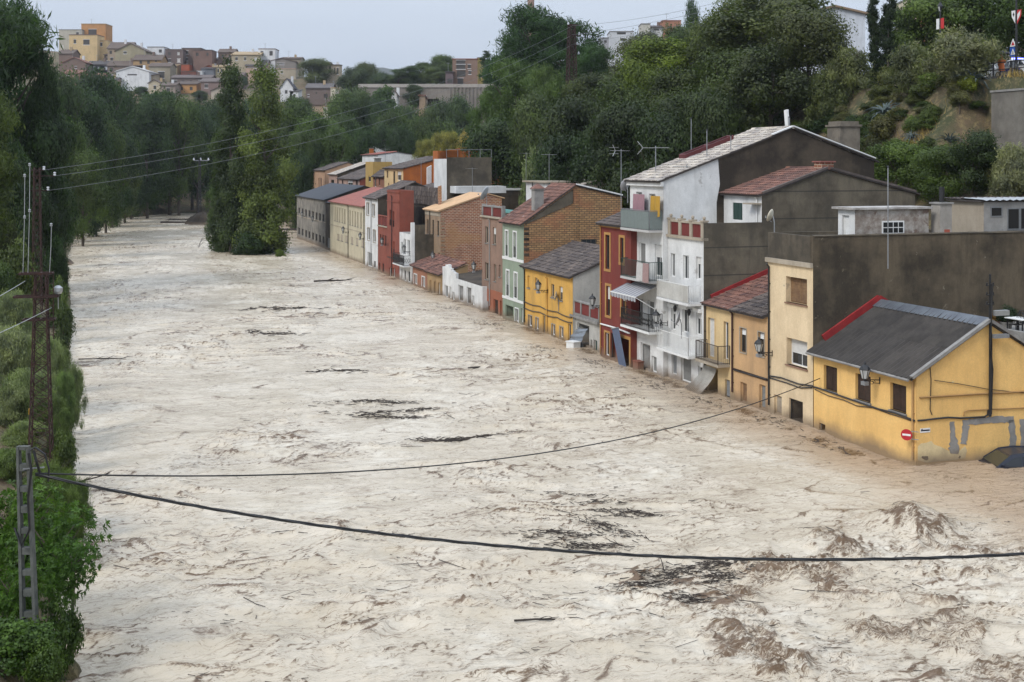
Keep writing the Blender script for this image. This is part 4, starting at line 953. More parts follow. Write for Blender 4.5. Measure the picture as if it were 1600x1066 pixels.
m = MB(); blob(m, [(1505, 694, 4.5), (1508, 672, 5), (1510, 661, 5)], 2); blob(m, [(1504, 661, 4.5), (1545, 656, 5), (1587, 655, 5)], 3); blob(m, [(1580, 656, 5), (1583, 690, 5), (1579, 706, 4)], 4); m.build('cement_patch', CONC, h.root)
m = MB(); blob(m, [(1597, 655, 4), (1599, 690, 4), (1597, 712, 4)], 5); m.build('cement_patch', CONC, h.root)
pl_ = [(1434, 719), (1434, 698), (1439, 693), (1447, 692), (1455, 689), (1460, 695), (1470, 698), (1481, 704), (1490, 708), (1500, 704), (1508, 697), (1511, 704), (1508, 716), (1490, 719), (1465, 721), (1448, 723)]
pp_ = [h.G(*q) for q in pl_]; MB().prism([(h.W + .001, y, z) for y, z in pp_], (.004, 0, 0)).build('peeled_patch', P_('peeled_cream', (.74, .60, .34), (.64, .51, .29), streak=.2), h.root)
for pts, sd in (([(1440, 714, 1.5), (1447, 716, 3.5), (1453, 715, 2)], 7), ([(1498, 714, 2), (1502, 716, 2.2)], 8)):
    m = MB(); blob(m, pts, sd); m.build('bare_patch', SOOT, h.root)
# cables, conduits and boxes on the walls
def gcable(pts, r=.03, name='wall_cable', mm=BLACKM):
    MB().tube([(h.W + .05, *h.G(*p)) for p in pts], r, 5).build(name, mm, h.root)
gcable([(1433, 657), (1445, 656), (1460, 654), (1480, 652), (1500, 653), (1520, 652), (1537, 651), (1542, 648), (1543, 640)], .04)
gcable([(1436, 621), (1500, 617), (1560, 613.5), (1600, 611.5), (1660, 609)], .04, 'conduit', P_('conduit_yellow', (.42, .25, .10), None))
gcable([(1505, 650), (1506, 643), (1512, 641), (1600, 637), (1660, 634)], .025, 'conduit', P_('conduit_yellow', (.4, .3, .1)))
gcable([(1452, 572), (1453.5, 594), (1452, 640), (1455, 648)], .02); gcable([(1459, 594), (1500, 600), (1543, 608), (1600, 614)], .015)
p = MB()
(y, z), (y2, z2) = h.G(1437.5, 676.5), h.G(1453, 668.5)
sg = thing('wall_sign', 'small white street name plate with two dark bands by the yellow house corner', 'sign', h.root.location, RANG)
MB().box(h.W + .004, h.W + .02, y, y2, z, z2).build('plate', WHITEP, sg); MB().box(h.W + .021, h.W + .023, y + .03, y2 - .03, z + .06, z + .12).build('text_band', flat('sign_blue', (.015, .02, .06)), sg)
MB().box(h.W + .021, h.W + .023, y + .03, y2 - .03, z2 - .12, z2 - .07).build('text_band', BLACKM, sg); MB().box(h.W + .021, h.W + .023, y + .05, y + .12, z2 - .05, z2 - .02).build('mark', BLACKM, sg)
# front cables of 17, 18
m = MB()
pts = [(1203, 587), (1222, 590), (1250, 600), (1272, 603)]; a = [H17.L(*q) for q in pts]; m.tube([(x, -.06, z) for x, z in a], .035, 5)
pts = [(1203, 590), (1230, 598), (1252, 606), (1270, 605.5)]; a = [H17.L(*q) for q in pts]; m.tube([(x, -.05, z) for x, z in a], .03, 5); m.build('wall_cable', BLACKM, H17.root)
m = MB(); pts = [(1272, 604), (1280, 606), (1300, 613), (1340, 627), (1375, 639), (1400, 645), (1431, 657)]; a = [h.L(*q) for q in pts]; m.tube([(x, -.07, z) for x, z in a], .04, 5)
pts = [(1274, 608), (1295, 618), (1320, 625), (1340, 634), (1365, 637), (1390, 646), (1410, 652), (1430, 659)]; a = [h.L(*q) for q in pts]; m.tube([(x, -.05, z) for x, z in a], .02, 5); m.build('wall_cable', BLACKM, h.root)
m = MB(); b_ = H16[1]; a = [b_.L(*q) for q in ((1149, 578), (1175, 586), (1199, 592))]; m.tube([(x, -.07, z) for x, z in a], .035, 5).build('wall_cable', BLACKM, b_.root)
# no entry sign
x, z = h.L(1416.5, 679.5, -.35)
sg = thing('no_entry_sign', 'round red no entry sign on the yellow house corner', 'sign', row(h.x0 + x, h.yo - .35, z), RANG)
q = math.radians(40)
d = MB().lathe([(0, -.012), (.235, -.012), (.235, .012), (0, .012)], (0, 0, 0), 28, 'y').build('disc', flat('sign_red', (.42, .012, .02), .5), sg); d.rotation_euler = (0, 0, q)
d2 = MB().box(-.17, .17, -.019, -.0125, -.04, .04).build('white_bar', WHITEP, d)
MB().bar((.0, .03, .16), (.35, .33, .16), .03).bar((0, .03, -.16), (.35, .33, -.16), .03).build('bracket', GREYM, sg)
H18 = h
# service mast on the gable
y, z0 = h.G(1543.5, 650); zt = h.G(1543.5, 428)[1]
sm = thing('service_mast', 'dark electric service mast clamped to the yellow gable', 'mast', row(h.x1 + .14, h.yo + y, 0), RANG)
MB().tube([(0, 0, z0), (0, 0, zt)], [.06, .045], 8).build('pole', BLACKM, sm)
for z in (zt - .5, zt - .9, zt - 1.3): MB().box(-.06, .06, -.18, .18, z, z + .04).tube([(0, -.16, z + .04), (0, -.16, z + .14)], .035, 6).tube([(0, .16, z + .04), (0, .16, z + .14)], .035, 6).build('insulator_arm', BLACKM, sm)
zz = h.G(1548, 527)[1]; MB().box(.05, .3, .02, .75, zz, zz + .16).build('junction_box', GREYM, sm)
zz = h.G(1552, 492)[1]; MB().box(.05, .25, .1, .8, zz, zz + .22).build('junction_box', GALV, sm)
m = MB()
for k in range(3): m.tube([(.06 + .02 * k, -.04 + .05 * k, zt - .4), (.09 + .03 * k, .02 - .06 * k, zt - 3), (.06, .04 + .03 * k, z0 + 2), (.05, .03, z0 + .1)], .022, 5)
m.build('cable', BLACKM, sm)
# ---------------------------------------------------------------- ground, hills, river
def bend(s): return .0033 * np.clip(s - 200, 0, 190) ** 2
def ground_z(X, Y):
    X, Y = np.asarray(X, float), np.asarray(Y, float)
    dx, dy = X - RO.x, Y - RO.y; x = dx * RX.x + dy * RX.y; y = dx * RY.x + dy * RY.y; s = -x
    b = bend(s); yl = -32.0 - 1.6 * sstep(20, 120, s) + b; yr = 15 - 11 * sstep(165, 180, s) + b
    n = fbm(X * .05, Y * .05, 3, 4); n2 = fbm(X * .3, Y * .3, 9, 3)
    u = yl - y
    zl = -2 + 3.0 * sstep(0, 2.0, u) + 3.5 * sstep(2, 12, u) + 7 * sstep(12, 60, u) + 1.4 * n * sstep(1, 10, u) + .3 * n2 * sstep(.5, 3, u)
    v = y - yr; k = 1 - .72 * sstep(150, 235, s)
    zr = -2 + 3.2 * sstep(0, 2.5, v) + k * (16.3 * np.clip((y - 17.5) / 16, 0, 1) ** 1.1 + 1.5) * sstep(0, 4, v) + k * .17 * np.clip(y - 42, 0, 190) + (1.6 * n * sstep(0, 6, v) * (1 - .7 * sstep(33, 36, y)) + .5 * n2 * sstep(0, 4, v) * (1 - .8 * sstep(32, 35, y)))
    z = np.maximum(zl, zr)
    cv = sstep(39.5, 37.0, s) * sstep(34.46, 34.3, y) * (y > 10); z = np.where(cv > 0, np.minimum(z, 12.3 * cv + 40 * (1 - cv)), z)
    r = X / np.maximum(Y, 30)
    zt = np.interp(Y, [300, 345, 430, 640, 700, 3000], [-3, 5, 22, 70.7, 72, 40]); mk = 1 - sstep(-.145, -.07, r)
    pc = np.interp(800 + F * r, [-300, 60, 170, 300, 420, 540], [70, 78, 88, 102, 112, 130])
    zt = np.minimum(zt, CH + (HY - pc) * np.maximum(Y, 30) / F)
    z = np.where(Y > 300, np.maximum(z, zt * mk - 4 * (1 - mk)), z)
    z2 = np.interp(Y, [330, 398, 402, 480, 560, 3000], [2, 16, 36, 40, 46, 30]); m2 = sstep(-.115, -.095, r) * (1 - sstep(-.02, .02, r))
    z = np.where(Y > 330, np.maximum(z, z2 * m2 - 4 * (1 - m2)), z)
    return z
def gz(x, y): return float(ground_z(np.array([x]), np.array([y]))[0])
def gmat():
    m, t, b, N = newmat('earth')
    g = N('ShaderNodeNewGeometry').outputs['Position']
    n1 = noise(N, g, .22, 8, .65); n2 = noise(N, g, 1.8, 8, .7); n3 = noise(N, g, 9, 5, .7)
    cc = mixc(N, ramp(N, n1, .42, .6), (.14, .095, .055), (.055, .062, .025))
    cc = mixc(N, ramp(N, n2, .5, .66), cc, (.24, .185, .085))
    cc = mixc(N, ramp(N, n3, .4, .75, 0, .6), cc, (.045, .04, .022))
    t.links.new(cc, b.inputs['Base Color']); b.inputs['Roughness'].default_value = .95
    bn = N('ShaderNodeBump', {'Height': n3, 'Strength': .7, 'Distance': .15}); t.links.new(bn.outputs[0], b.inputs['Normal'])
    return m
EARTH = gmat()
def spaced(parts):
    o = []
    for a, b, n in parts: o += list(np.linspace(a, b, n, endpoint=False))
    return np.array(o + [parts[-1][1]])
gs = spaced([(-70, 200, 180), (200, 400, 60), (400, 800, 60), (800, 3500, 30)]); gy = spaced([(-900, -120, 26), (-120, -30, 60), (-30, 12, 14), (12, 60, 90), (60, 300, 50), (300, 1500, 30)])
S_, Y_ = np.meshgrid(gs, gy, indexing='ij')
WX, WY = RO.x - S_ * RX.x + Y_ * RY.x, RO.y - S_ * RX.y + Y_ * RY.y
V = np.stack([WX, WY, ground_z(WX, WY)], -1).reshape(-1, 3)
def gridq(a, b):
    i = np.arange(a * b).reshape(a, b); return np.stack([i[:-1, :-1], i[:-1, 1:], i[1:, 1:], i[1:, :-1]], -1).reshape(-1, 4)
add('ground', np_mesh('ground', V, gridq(len(gs), len(gy)), EARTH), None, 'structure')
# the road along the top of the slope
ROADZ = 19.3
road = MB().hexa([row(50, 34.6, 18.6), row(50, 42.5, 18.6), row(-110, 42.5, 18.6), row(-110, 34.6, 18.6), row(50, 34.6, ROADZ), row(50, 42.5, ROADZ), row(-110, 42.5, ROADZ), row(-110, 34.6, ROADZ)])
road.build('road', surf('asphalt', (.055, .055, .055), None, 1, mud=False, streak=0), None, 'structure')

# ---- the flood
xs_ = spaced([(27, 0, 300), (0, -62, 390), (-62, -150, 250), (-150, -360, 190)]); ys_ = np.linspace(-38, 9, 470)
Xw, Yw = np.meshgrid(xs_, ys_, indexing='ij')
SH = bend(-Xw); Yw = Yw + SH
Xw = Xw + 0.0
def ridged(a): return 1 - np.abs(a) * 2.0
def flood(x, y):
    w1, w2 = fbm(x * .13, y * .13, 21, 3), fbm(x * .13 + 40, y * .13, 31, 3)
    w3, w4 = fbm(x * .7, y * .7, 41, 2), fbm(x * .7 + 9, y * .7, 51, 2)
    X, Y = x + 2.6 * w1 + .45 * w3, y + 2.6 * w2 + .45 * w4
    T = .35 + .65 * sstep(-.25, .35, fbm(x * .055, y * .08, 61, 3) + .05)
    T = T * (1 - .72 * sstep(-6.5, -1.0, y - bend(-x)))
    h = .15 * fbm(X * .16, Y * .11, 1, 3)
    def px(p, q): a = at(p, q); return unrow(a.x, a.y)
    B = np.zeros_like(x)
    for (p, q, rx, ry, k) in ((1240, 900, 2.4, 1.5, 1.7), (1222, 950, 2.2, 1.3, 1.7), (1185, 1020, 2.0, 1.3, 1.7), (1300, 855, 1.6, 2.0, 1.5), (1270, 875, 1.6, 1.4, 1.6), (1420, 900, 3.0, 3.0, .7), (1500, 870, 3, 3, .7), (1400, 990, 3.0, 3.6, .9), (1520, 1020, 3.0, 3.4, .9), (1190, 890, 1.6, .7, .8), (1150, 1010, 1.6, 1.0, .8), (1560, 930, 2.4, 2.4, .6)):
        a, b = px(p, q); B = np.maximum(B, k * np.exp(-((x - a) / rx) ** 2 - ((y - b) / ry) ** 2))
    B = np.clip(B, 0, 1.25) * sstep(-.2, .22, fbm(x * .55, y * .4, 77, 3) + .03)
    r1 = ridged(pn(X * .34, Y * .17, 5)); r2 = ridged(pn(X * .85, Y * .42, 6)); r3 = ridged(pn(X * 2.1, Y * 1.15, 7)); r4 = ridged(pn(X * 4.6, Y * 2.9, 8))
    c1, c2, c3 = np.clip(r1, 0, 1) ** 3, np.clip(r2, 0, 1) ** 3, np.clip(r3, 0, 1) ** 2.2
    patch = sstep(-.1, .35, fbm(x * .3, y * .22, 91, 3))
    h = h + T * (.17 * c1 + .10 * c2 * (.4 + .6 * patch) + .055 * c3 * (.3 + .7 * patch)) + .018 * r4 * (.4 + .6 * T)
    r5 = ridged(pn(X * 3.2 + .3 * w3, Y * 1.5, 18)); r6 = ridged(pn(X * 1.5, Y * .62, 19)); brk = sstep(-.15, .3, fbm(x * 1.1, y * .8, 141, 3)); zone = sstep(-.3, .25, fbm(x * .17, y * .14, 151, 3))
    h = h + T * (.05 * np.clip(r6, 0, 1) ** 3 * brk + .028 * np.clip(r5, 0, 1) ** 2 * brk)
    h = h + .6 * B * (.16 * np.clip(r2, 0, 1) ** 1.5 + .17 * np.clip(r3, 0, 1) ** 1.4 + .12 * np.clip(r4, 0, 1) + .12 * fbm(x * .8, y * .8, 95, 3) + .16 * fbm(x * 3.5, y * 3.0, 96, 3))
    a, b = px(1432, 826); dxx, dyy = x - a, y - b
    hump = np.exp(-((dxx + .3) / 1.15) ** 2 - (dyy / 1.25) ** 2) + .35 * np.exp(-((dxx + .2) / 1.6) ** 2 - (dyy / 3.2) ** 2); h = h + .62 * hump
    h = h - .30 * np.exp(-((dxx - 1.5) / .9) ** 2 - (dyy / 2.2) ** 2)
    dark_h = np.exp(-((dxx - .55) / .5) ** 2 - ((dyy + .1) / .75) ** 2) * sstep(.1, .6, ridged(pn(x * 2.2, y * 1.8, 17)) + .3)
    silt_shade = np.maximum(sstep(.86, 1.0, r1) * .75 * patch, sstep(.80, .98, r2) * (.35 + .65 * patch) * sstep(.3, .8, T))  # brown silt on crests, plus shade of steep wave faces put into the colour
    silt_shade = np.maximum(silt_shade, sstep(.72, .97, r3) * sstep(.15, .55, fbm(x * .42, y * .30, 101, 3) + .18) * T * .9)
    silt_shade = np.maximum(silt_shade, sstep(.90, .985, r6) * brk * zone * (.4 + .6 * T)); silt_shade = np.maximum(silt_shade, sstep(.86, .97, r5) * brk * zone * T * .85)
    silt_shade = np.maximum(silt_shade, sstep(.80, .97, r5) * sstep(.35, .7, fbm(x * .25, y * .2, 161, 3) + .35) * T * .55)
    silt_shade = np.maximum(silt_shade, np.clip(B, 0, 1) * sstep(.25, .9, .55 * r3 + .3 * r4 + .4 * r2) * .8)
    silt_shade = np.maximum(np.maximum(silt_shade, .62 * dark_h), np.clip(.85 * B, 0, .84) * (.5 + .5 * sstep(-.25, .25, fbm(x * 2.2, y * 1.5, 197, 3)))); silt_shade = np.clip(silt_shade * .9 + .34 * sstep(-.25, .5, fbm(x * .11, y * .14, 171, 4)) * sstep(-.2, .3, fbm(x * .7, y * .3, 181, 3) + .1), 0, 1)
    yb_ = y - bend(-x); silt_shade = np.maximum(silt_shade, .75 * np.exp(-((yb_ + 1.0) / .7) ** 2) * sstep(-.2, .35, fbm(x * .6, y * .5, 191, 3)) * (x < 1))
    h = h + .07 * np.exp(-((yb_ + .7) / .6) ** 2) * fbm(x * 1.6, y * 1.2, 193, 3) * (x < 1)
    foam = sstep(.05, .5, fbm(x * .12 + 3, y * .16, 111, 4) + .12) * (.6 + .4 * sstep(-.2, .3, fbm(x * 1.4, y * .9, 121, 3)))
    a, b = px(1370, 856); foam = np.maximum(foam, .95 * np.exp(-((x - a) / 1.0) ** 2 - ((y - b) / 2.4) ** 2))
    slack = sstep(-5.5, -.5, y - bend(-x) + 1.6 * fbm(x * .2, y * .3, 131, 3)) * (.55 + .45 * sstep(-30, 0, x))
    return h, np.clip(silt_shade, 0, 1), np.clip(foam * (1 - slack), 0, 1), slack
Hh, silt_shade, foam, slack = flood(Xw, Yw)
fade = np.clip(1.25 - (-Xw) / 420, .5, 1.1)
zw = Hh * fade - .12
VW = np.stack([RO.x + Xw * RX.x + Yw * RY.x, RO.y + Xw * RX.y + Yw * RY.y, zw], -1).reshape(-1, 3)
def watermat():
    m, t, b, N = newmat('muddy_water')
    A = lambda n: N('ShaderNodeAttribute', attribute_name=n).outputs['Fac']
    g = N('ShaderNodeNewGeometry').outputs['Position']
    rot = N('ShaderNodeMapping', {'Vector': g, 'Rotation': (0, 0, -RANG)}).outputs[0]
    st = N('ShaderNodeMapping', {'Vector': rot, 'Scale': (1.0, .45, 1)}).outputs[0]
    n1 = noise(N, st, .55, 8, .62); n2 = noise(N, st, 3.2, 8, .68); n3 = noise(N, st, 11, 5, .65)
    cc = mixc(N, ramp(N, n1, .35, .68), (.585, .51, .40), (.48, .41, .305))
    fm = N('ShaderNodeMath', {0: A('foam'), 1: ramp(N, n2, .36, .62)}, operation='MULTIPLY').outputs[0]
    cc = mixc(N, fm, cc, (.66, .605, .505))
    cc = mixc(N, A('slack'), cc, mixc(N, n1, (.47, .355, .25), (.36, .27, .18)))
    dens = A('silt_shade')
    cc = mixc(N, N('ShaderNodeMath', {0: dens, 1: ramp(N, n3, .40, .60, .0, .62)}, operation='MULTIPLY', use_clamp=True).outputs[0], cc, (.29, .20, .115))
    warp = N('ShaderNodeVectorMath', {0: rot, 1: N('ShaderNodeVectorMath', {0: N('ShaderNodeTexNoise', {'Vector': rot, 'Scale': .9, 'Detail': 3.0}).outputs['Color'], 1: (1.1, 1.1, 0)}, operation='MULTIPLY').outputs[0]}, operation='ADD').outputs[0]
    for (sx, sy, lo, k, amt, c) in ((24, 9.5, .66, .27, .85, (.10, .058, .028)), (12, 4.2, .64, .22, .9, (.095, .054, .026)), (4.4, 1.4, .635, .17, .85, (.115, .068, .034)), (1.3, .38, .64, .16, .8, (.14, .09, .056)), (.48, .12, .655, .14, .6, (.19, .13, .085))):  # dark strokes: silt and the shade of ripple faces painted into the colour
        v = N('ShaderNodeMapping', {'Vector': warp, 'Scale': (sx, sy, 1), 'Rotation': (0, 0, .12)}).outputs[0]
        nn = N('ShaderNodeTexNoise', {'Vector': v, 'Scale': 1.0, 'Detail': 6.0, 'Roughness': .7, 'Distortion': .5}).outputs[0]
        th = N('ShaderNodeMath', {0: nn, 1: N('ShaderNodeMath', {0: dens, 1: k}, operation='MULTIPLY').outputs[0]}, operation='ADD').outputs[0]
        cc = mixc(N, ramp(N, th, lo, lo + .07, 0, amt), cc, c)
    for (sx, sy, w_, amt, off) in ((3.4, .62, .016, .75, 0), (1.3, .22, .013, .6, 7), (7.5, 1.6, .02, .7, 3)):  # thin dark lines paint the shaded fronts of ripples
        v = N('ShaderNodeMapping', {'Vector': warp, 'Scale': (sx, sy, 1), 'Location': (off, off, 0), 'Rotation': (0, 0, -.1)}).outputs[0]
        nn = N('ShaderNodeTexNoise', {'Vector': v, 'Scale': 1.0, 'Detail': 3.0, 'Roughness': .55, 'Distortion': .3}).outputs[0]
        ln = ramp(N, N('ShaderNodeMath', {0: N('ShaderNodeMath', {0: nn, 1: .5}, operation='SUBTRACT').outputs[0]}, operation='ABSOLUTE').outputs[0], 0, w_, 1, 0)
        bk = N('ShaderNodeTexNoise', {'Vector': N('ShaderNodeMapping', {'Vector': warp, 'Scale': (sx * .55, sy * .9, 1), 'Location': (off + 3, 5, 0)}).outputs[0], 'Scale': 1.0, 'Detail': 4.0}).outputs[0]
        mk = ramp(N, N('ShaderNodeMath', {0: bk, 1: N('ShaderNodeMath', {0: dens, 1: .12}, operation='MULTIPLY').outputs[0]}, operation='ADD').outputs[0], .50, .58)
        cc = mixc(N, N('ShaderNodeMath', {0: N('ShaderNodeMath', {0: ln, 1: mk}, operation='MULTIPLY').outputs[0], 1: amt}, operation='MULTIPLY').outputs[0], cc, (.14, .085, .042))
    t.links.new(cc, b.inputs['Base Color'])
    t.links.new(ramp(N, fm, 0, 1, .20, .6), b.inputs['Roughness']); b.inputs['IOR'].default_value = 1.33
    b.inputs['Specular IOR Level'].default_value = .5
    hh = N('ShaderNodeMath', {0: n2, 1: N('ShaderNodeMath', {0: n3, 1: .45}, operation='MULTIPLY').outputs[0]}, operation='ADD').outputs[0]
    bn = N('ShaderNodeBump', {'Height': hh, 'Strength': .9, 'Distance': .09}); t.links.new(bn.outputs[0], b.inputs['Normal'])
    return m
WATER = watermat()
add('river', np_mesh('river', VW, gridq(len(xs_), len(ys_)), WATER, {'silt_shade': ('POINT', silt_shade), 'foam': ('POINT', foam), 'slack': ('POINT', slack)}), None, 'structure')
# slack flood water in the streets behind the first houses and beyond the yellow gable
MB().hexa([row(60, 8.6, -.6), row(60, 30, -.6), row(-25, 30, -.6), row(-25, 8.6, -.6), row(60, 8.6, -.14), row(60, 30, -.14), row(-25, 30, -.14), row(-25, 8.6, -.14)]).build('street_floodwater', P_('street_floodwater', (.40, .29, .2), None, mud=False, streak=0, rough=.4), None, 'structure')
def wz(p):
    x, y = unrow(p.x, p.y); return float(flood(np.array([x]), np.array([y]))[0][0]) - .12
# ---------------------------------------------------------------- trees and shrubs
def crown_mesh(name, seed, lobes, per, clump_r, leaf, nclump=9, up=0.0, flatn=.45, droop=0.0):
    """leaf-sized faces in clumps spread over the lobes (cx, cy, cz, rx, ry, rz) of a crown"""
    g = np.random.default_rng(seed); P, N_, RN = [], [], []
    for (cx, cy, cz, rx, ry, rz) in lobes:
        k = max(3, int(nclump * (rx * ry + rx * rz + ry * rz) / 3))
        d = g.normal(size=(k, 3)); d[:, 2] += .25; d /= np.linalg.norm(d, axis=1)[:, None]
        rad = g.uniform(.55, 1.04, size=(k, 1)) ** .6
        c = np.array([cx, cy, cz]) + d * rad * np.array([rx, ry, rz]); cr = g.uniform(0, 1, k)
        n = per; o = g.normal(size=(k, n, 3)) * clump_r * np.array([1, 1, .8])
        p = c[:, None, :] + o
        nn = d[:, None, :] * .9 + o / clump_r * .45 + g.normal(size=(k, n, 3)) * flatn
        P.append(p.reshape(-1, 3)); N_.append(nn.reshape(-1, 3)); RN.append((cr[:, None] * .68 + g.uniform(0, 1, (k, n)) * .32).ravel())
    P, N_, RN = np.concatenate(P), np.concatenate(N_), np.concatenate(RN)
    keep = P[:, 2] > .03; P, N_, RN = P[keep], N_[keep], RN[keep]
    N_ /= np.linalg.norm(N_, axis=1)[:, None] + 1e-9
    t = g.normal(size=P.shape); t[:, 2] += up; t -= N_ * (t * N_).sum(1)[:, None] * (1 - .35 * min(1, up)); t /= np.linalg.norm(t, axis=1)[:, None] + 1e-9
    t[:, 2] -= droop; b = np.cross(N_, t); b /= np.linalg.norm(b, axis=1)[:, None] + 1e-9
    s = g.uniform(.65, 1.3, (len(P), 1)); L, W_ = leaf[0] * s, leaf[1] * s
    V = np.stack([P - t * L * .5, P + b * W_ * .5, P + t * L * .5 + N_ * L * .08, P - b * W_ * .5], 1).reshape(-1, 3)
    return np_mesh(name, V, np.arange(len(V)).reshape(-1, 4), LEAF, {'rnd': ('FACE', RN)}, smooth=False)
def trunk_mesh(name, seed, h, r, limbs=6, spread=1.6, z0=.3):
    r_ = random.Random(seed); m = MB(); m.tube([(0, 0, -1.2), (r_.uniform(-.1, .1), r_.uniform(-.1, .1), h * .35), (r_.uniform(-.3, .3), r_.uniform(-.3, .3), h * .85)], [r * 1.25, r * .8, r * .15], 7)
    for k in range(limbs):
        z = h * (z0 + (.75 - z0) * k / limbs); a = r_.uniform(0, 6.28); L = spread * r_.uniform(.6, 1.1)
        m.tube([(0, 0, z), (math.cos(a) * L * .45, math.sin(a) * L * .45, z + L * .35), (math.cos(a) * L, math.sin(a) * L, z + L * .95)], [r * .42, r * .26, r * .06], 5)
    return m
def lobes(seed, n, shape):
    r_ = random.Random(seed); o = []
    for k in range(n):
        if shape == 'round':
            a, z = r_.uniform(0, 6.28), r_.uniform(-.8, 1); rr = math.sqrt(1 - z * z) * r_.uniform(.45, .8); s = r_.uniform(.9, 1.7)
            o.append((math.cos(a) * rr * 3.4, math.sin(a) * rr * 3.4, 5.6 + z * 3.3, s * 1.1, s * 1.1, s))
        elif shape == 'poplar':
            t = k / (n - 1); R_ = 1.75 * math.sin(math.pi * min(1, (t * .86 + .10))) ** .7; a = r_.uniform(0, 6.28); q = R_ * r_.uniform(.15, .6); s = (.55 + .5 * math.sin(math.pi * (t * .8 + .12))) * r_.uniform(.8, 1.15)
            o.append((math.cos(a) * q, math.sin(a) * q, .7 + t * 8.6, s, s, s * 1.45))
        elif shape == 'spire':
            t = k / (n - 1); R_ = 2.15 * min(1, (1.05 - t) * 1.6) ** .8 * min(1, .62 + t * 1.4); a = k * 2.4; q = R_ * r_.uniform(.2, .72); s = (.48 + .36 * min(1, (1.05 - t) * 1.6)) * r_.uniform(.8, 1.2)
            o.append((math.cos(a) * q, math.sin(a) * q, .5 + t * 9.1, s, s, s * 1.35))
        elif shape == 'pine':
            a, t = r_.uniform(0, 6.28), k / (n - 1); R_ = 2.9 * math.sin(math.pi * (.15 + .75 * t)) ** .8; q = R_ * r_.uniform(.35, .85); s = r_.uniform(.7, 1.25)
            o.append((math.cos(a) * q, math.sin(a) * q, 2.2 + t * 6.9, s * 1.2, s * 1.2, s * .75))
        elif shape == 'cypress':
            t = k / (n - 1); R_ = .75 * math.sin(math.pi * (.12 + .85 * t)) ** .6; a = r_.uniform(0, 6.28); q = R_ * .35
            o.append((math.cos(a) * q, math.sin(a) * q, .4 + t * 9.2, .25 + R_ * .5, .25 + R_ * .5, .8))
        elif shape == 'bush':
            a, t = r_.uniform(0, 6.28), r_.uniform(0, 1); q = (1 - t * .55) * r_.uniform(.2, 1.0) * 1.35; s = r_.uniform(.5, .85)
            o.append((math.cos(a) * q, math.sin(a) * q, .35 + t * 1.35, s, s, s * .85))
    return o
KINDS = {}
def kind(nm, h, wd, crowns, trunks, tname='tree'): KINDS[nm] = (h, wd, crowns, trunks)
def tmesh(m, nm):
    o = m.build(nm, BARK); me = o.data; bpy.data.objects.remove(o); return me
kind('broad', 10, 8.2, [crown_mesh('broad_crown', 100 + k, lobes(k + 1, 16, 'round'), 150, .52, (.25, .16), 5) for k in range(3)], [tmesh(trunk_mesh('t', k, 9, .24, 8, 2.8), 'trunk') for k in range(2)])
kind('poplar', 10, 4.4, [crown_mesh('poplar_crown', 200 + k, lobes(k + 11, 17, 'poplar'), 75, .30, (.30, .20), 13, flatn=.5) for k in range(2)], [tmesh(trunk_mesh('t', 5, 9.5, .17, 8, 1.3, .1), 'trunk')])
kind('pine', 10, 7.6, [crown_mesh('pine_crown', 300 + k, lobes(k + 21, 20, 'pine'), 110, .34, (.42, .075), 8, up=.9, flatn=.8) for k in range(2)], [tmesh(trunk_mesh('t', 7, 8.8, .25, 9, 2.4), 'trunk')])
kind('bigpoplar', 10, 4.4, [crown_mesh('river_poplar_crown', 250 + k, lobes(k + 71, 26, 'spire'), 190, .24, (.13, .105), 12, flatn=.6) for k in range(2)], [tmesh(trunk_mesh('t', 6, 9.5, .17, 9, 1.3, .1), 'trunk')])
kind('cypress', 10, 1.9, [crown_mesh('cypress_crown', 350, lobes(25, 14, 'cypress'), 80, .17, (.24, .09), 34, up=1.2)], [tmesh(trunk_mesh('t', 8, 9, .12, 2, .4), 'trunk')])
kind('olive', 3.0, 3.9, [crown_mesh('olive_crown', 400 + k, lobes(k + 31, 12, 'bush'), 105, .17, (.20, .055), 24, up=.7, flatn=.7) for k in range(2)], [tmesh(trunk_mesh('t', 9, 2.2, .12, 6, 1.0), 'trunk')])
kind('shrub', 2.4, 3.6, [crown_mesh('shrub_crown', 500 + k, lobes(k + 41, 10, 'bush'), 70, .18, (.15, .095), 24, flatn=.6) for k in range(3)], [tmesh(trunk_mesh('t', 10, 1.6, .06, 6, .8), 'trunk')])
kind('willow', 2.7, 3.9, [crown_mesh('willow_crown', 600 + k, lobes(k + 51, 12, 'bush'), 170, .16, (.20, .026), 26, up=1.5, flatn=.9) for k in range(2)], [tmesh(trunk_mesh('t', 12, 1.8, .05, 8, 1.0), 'trunk')])
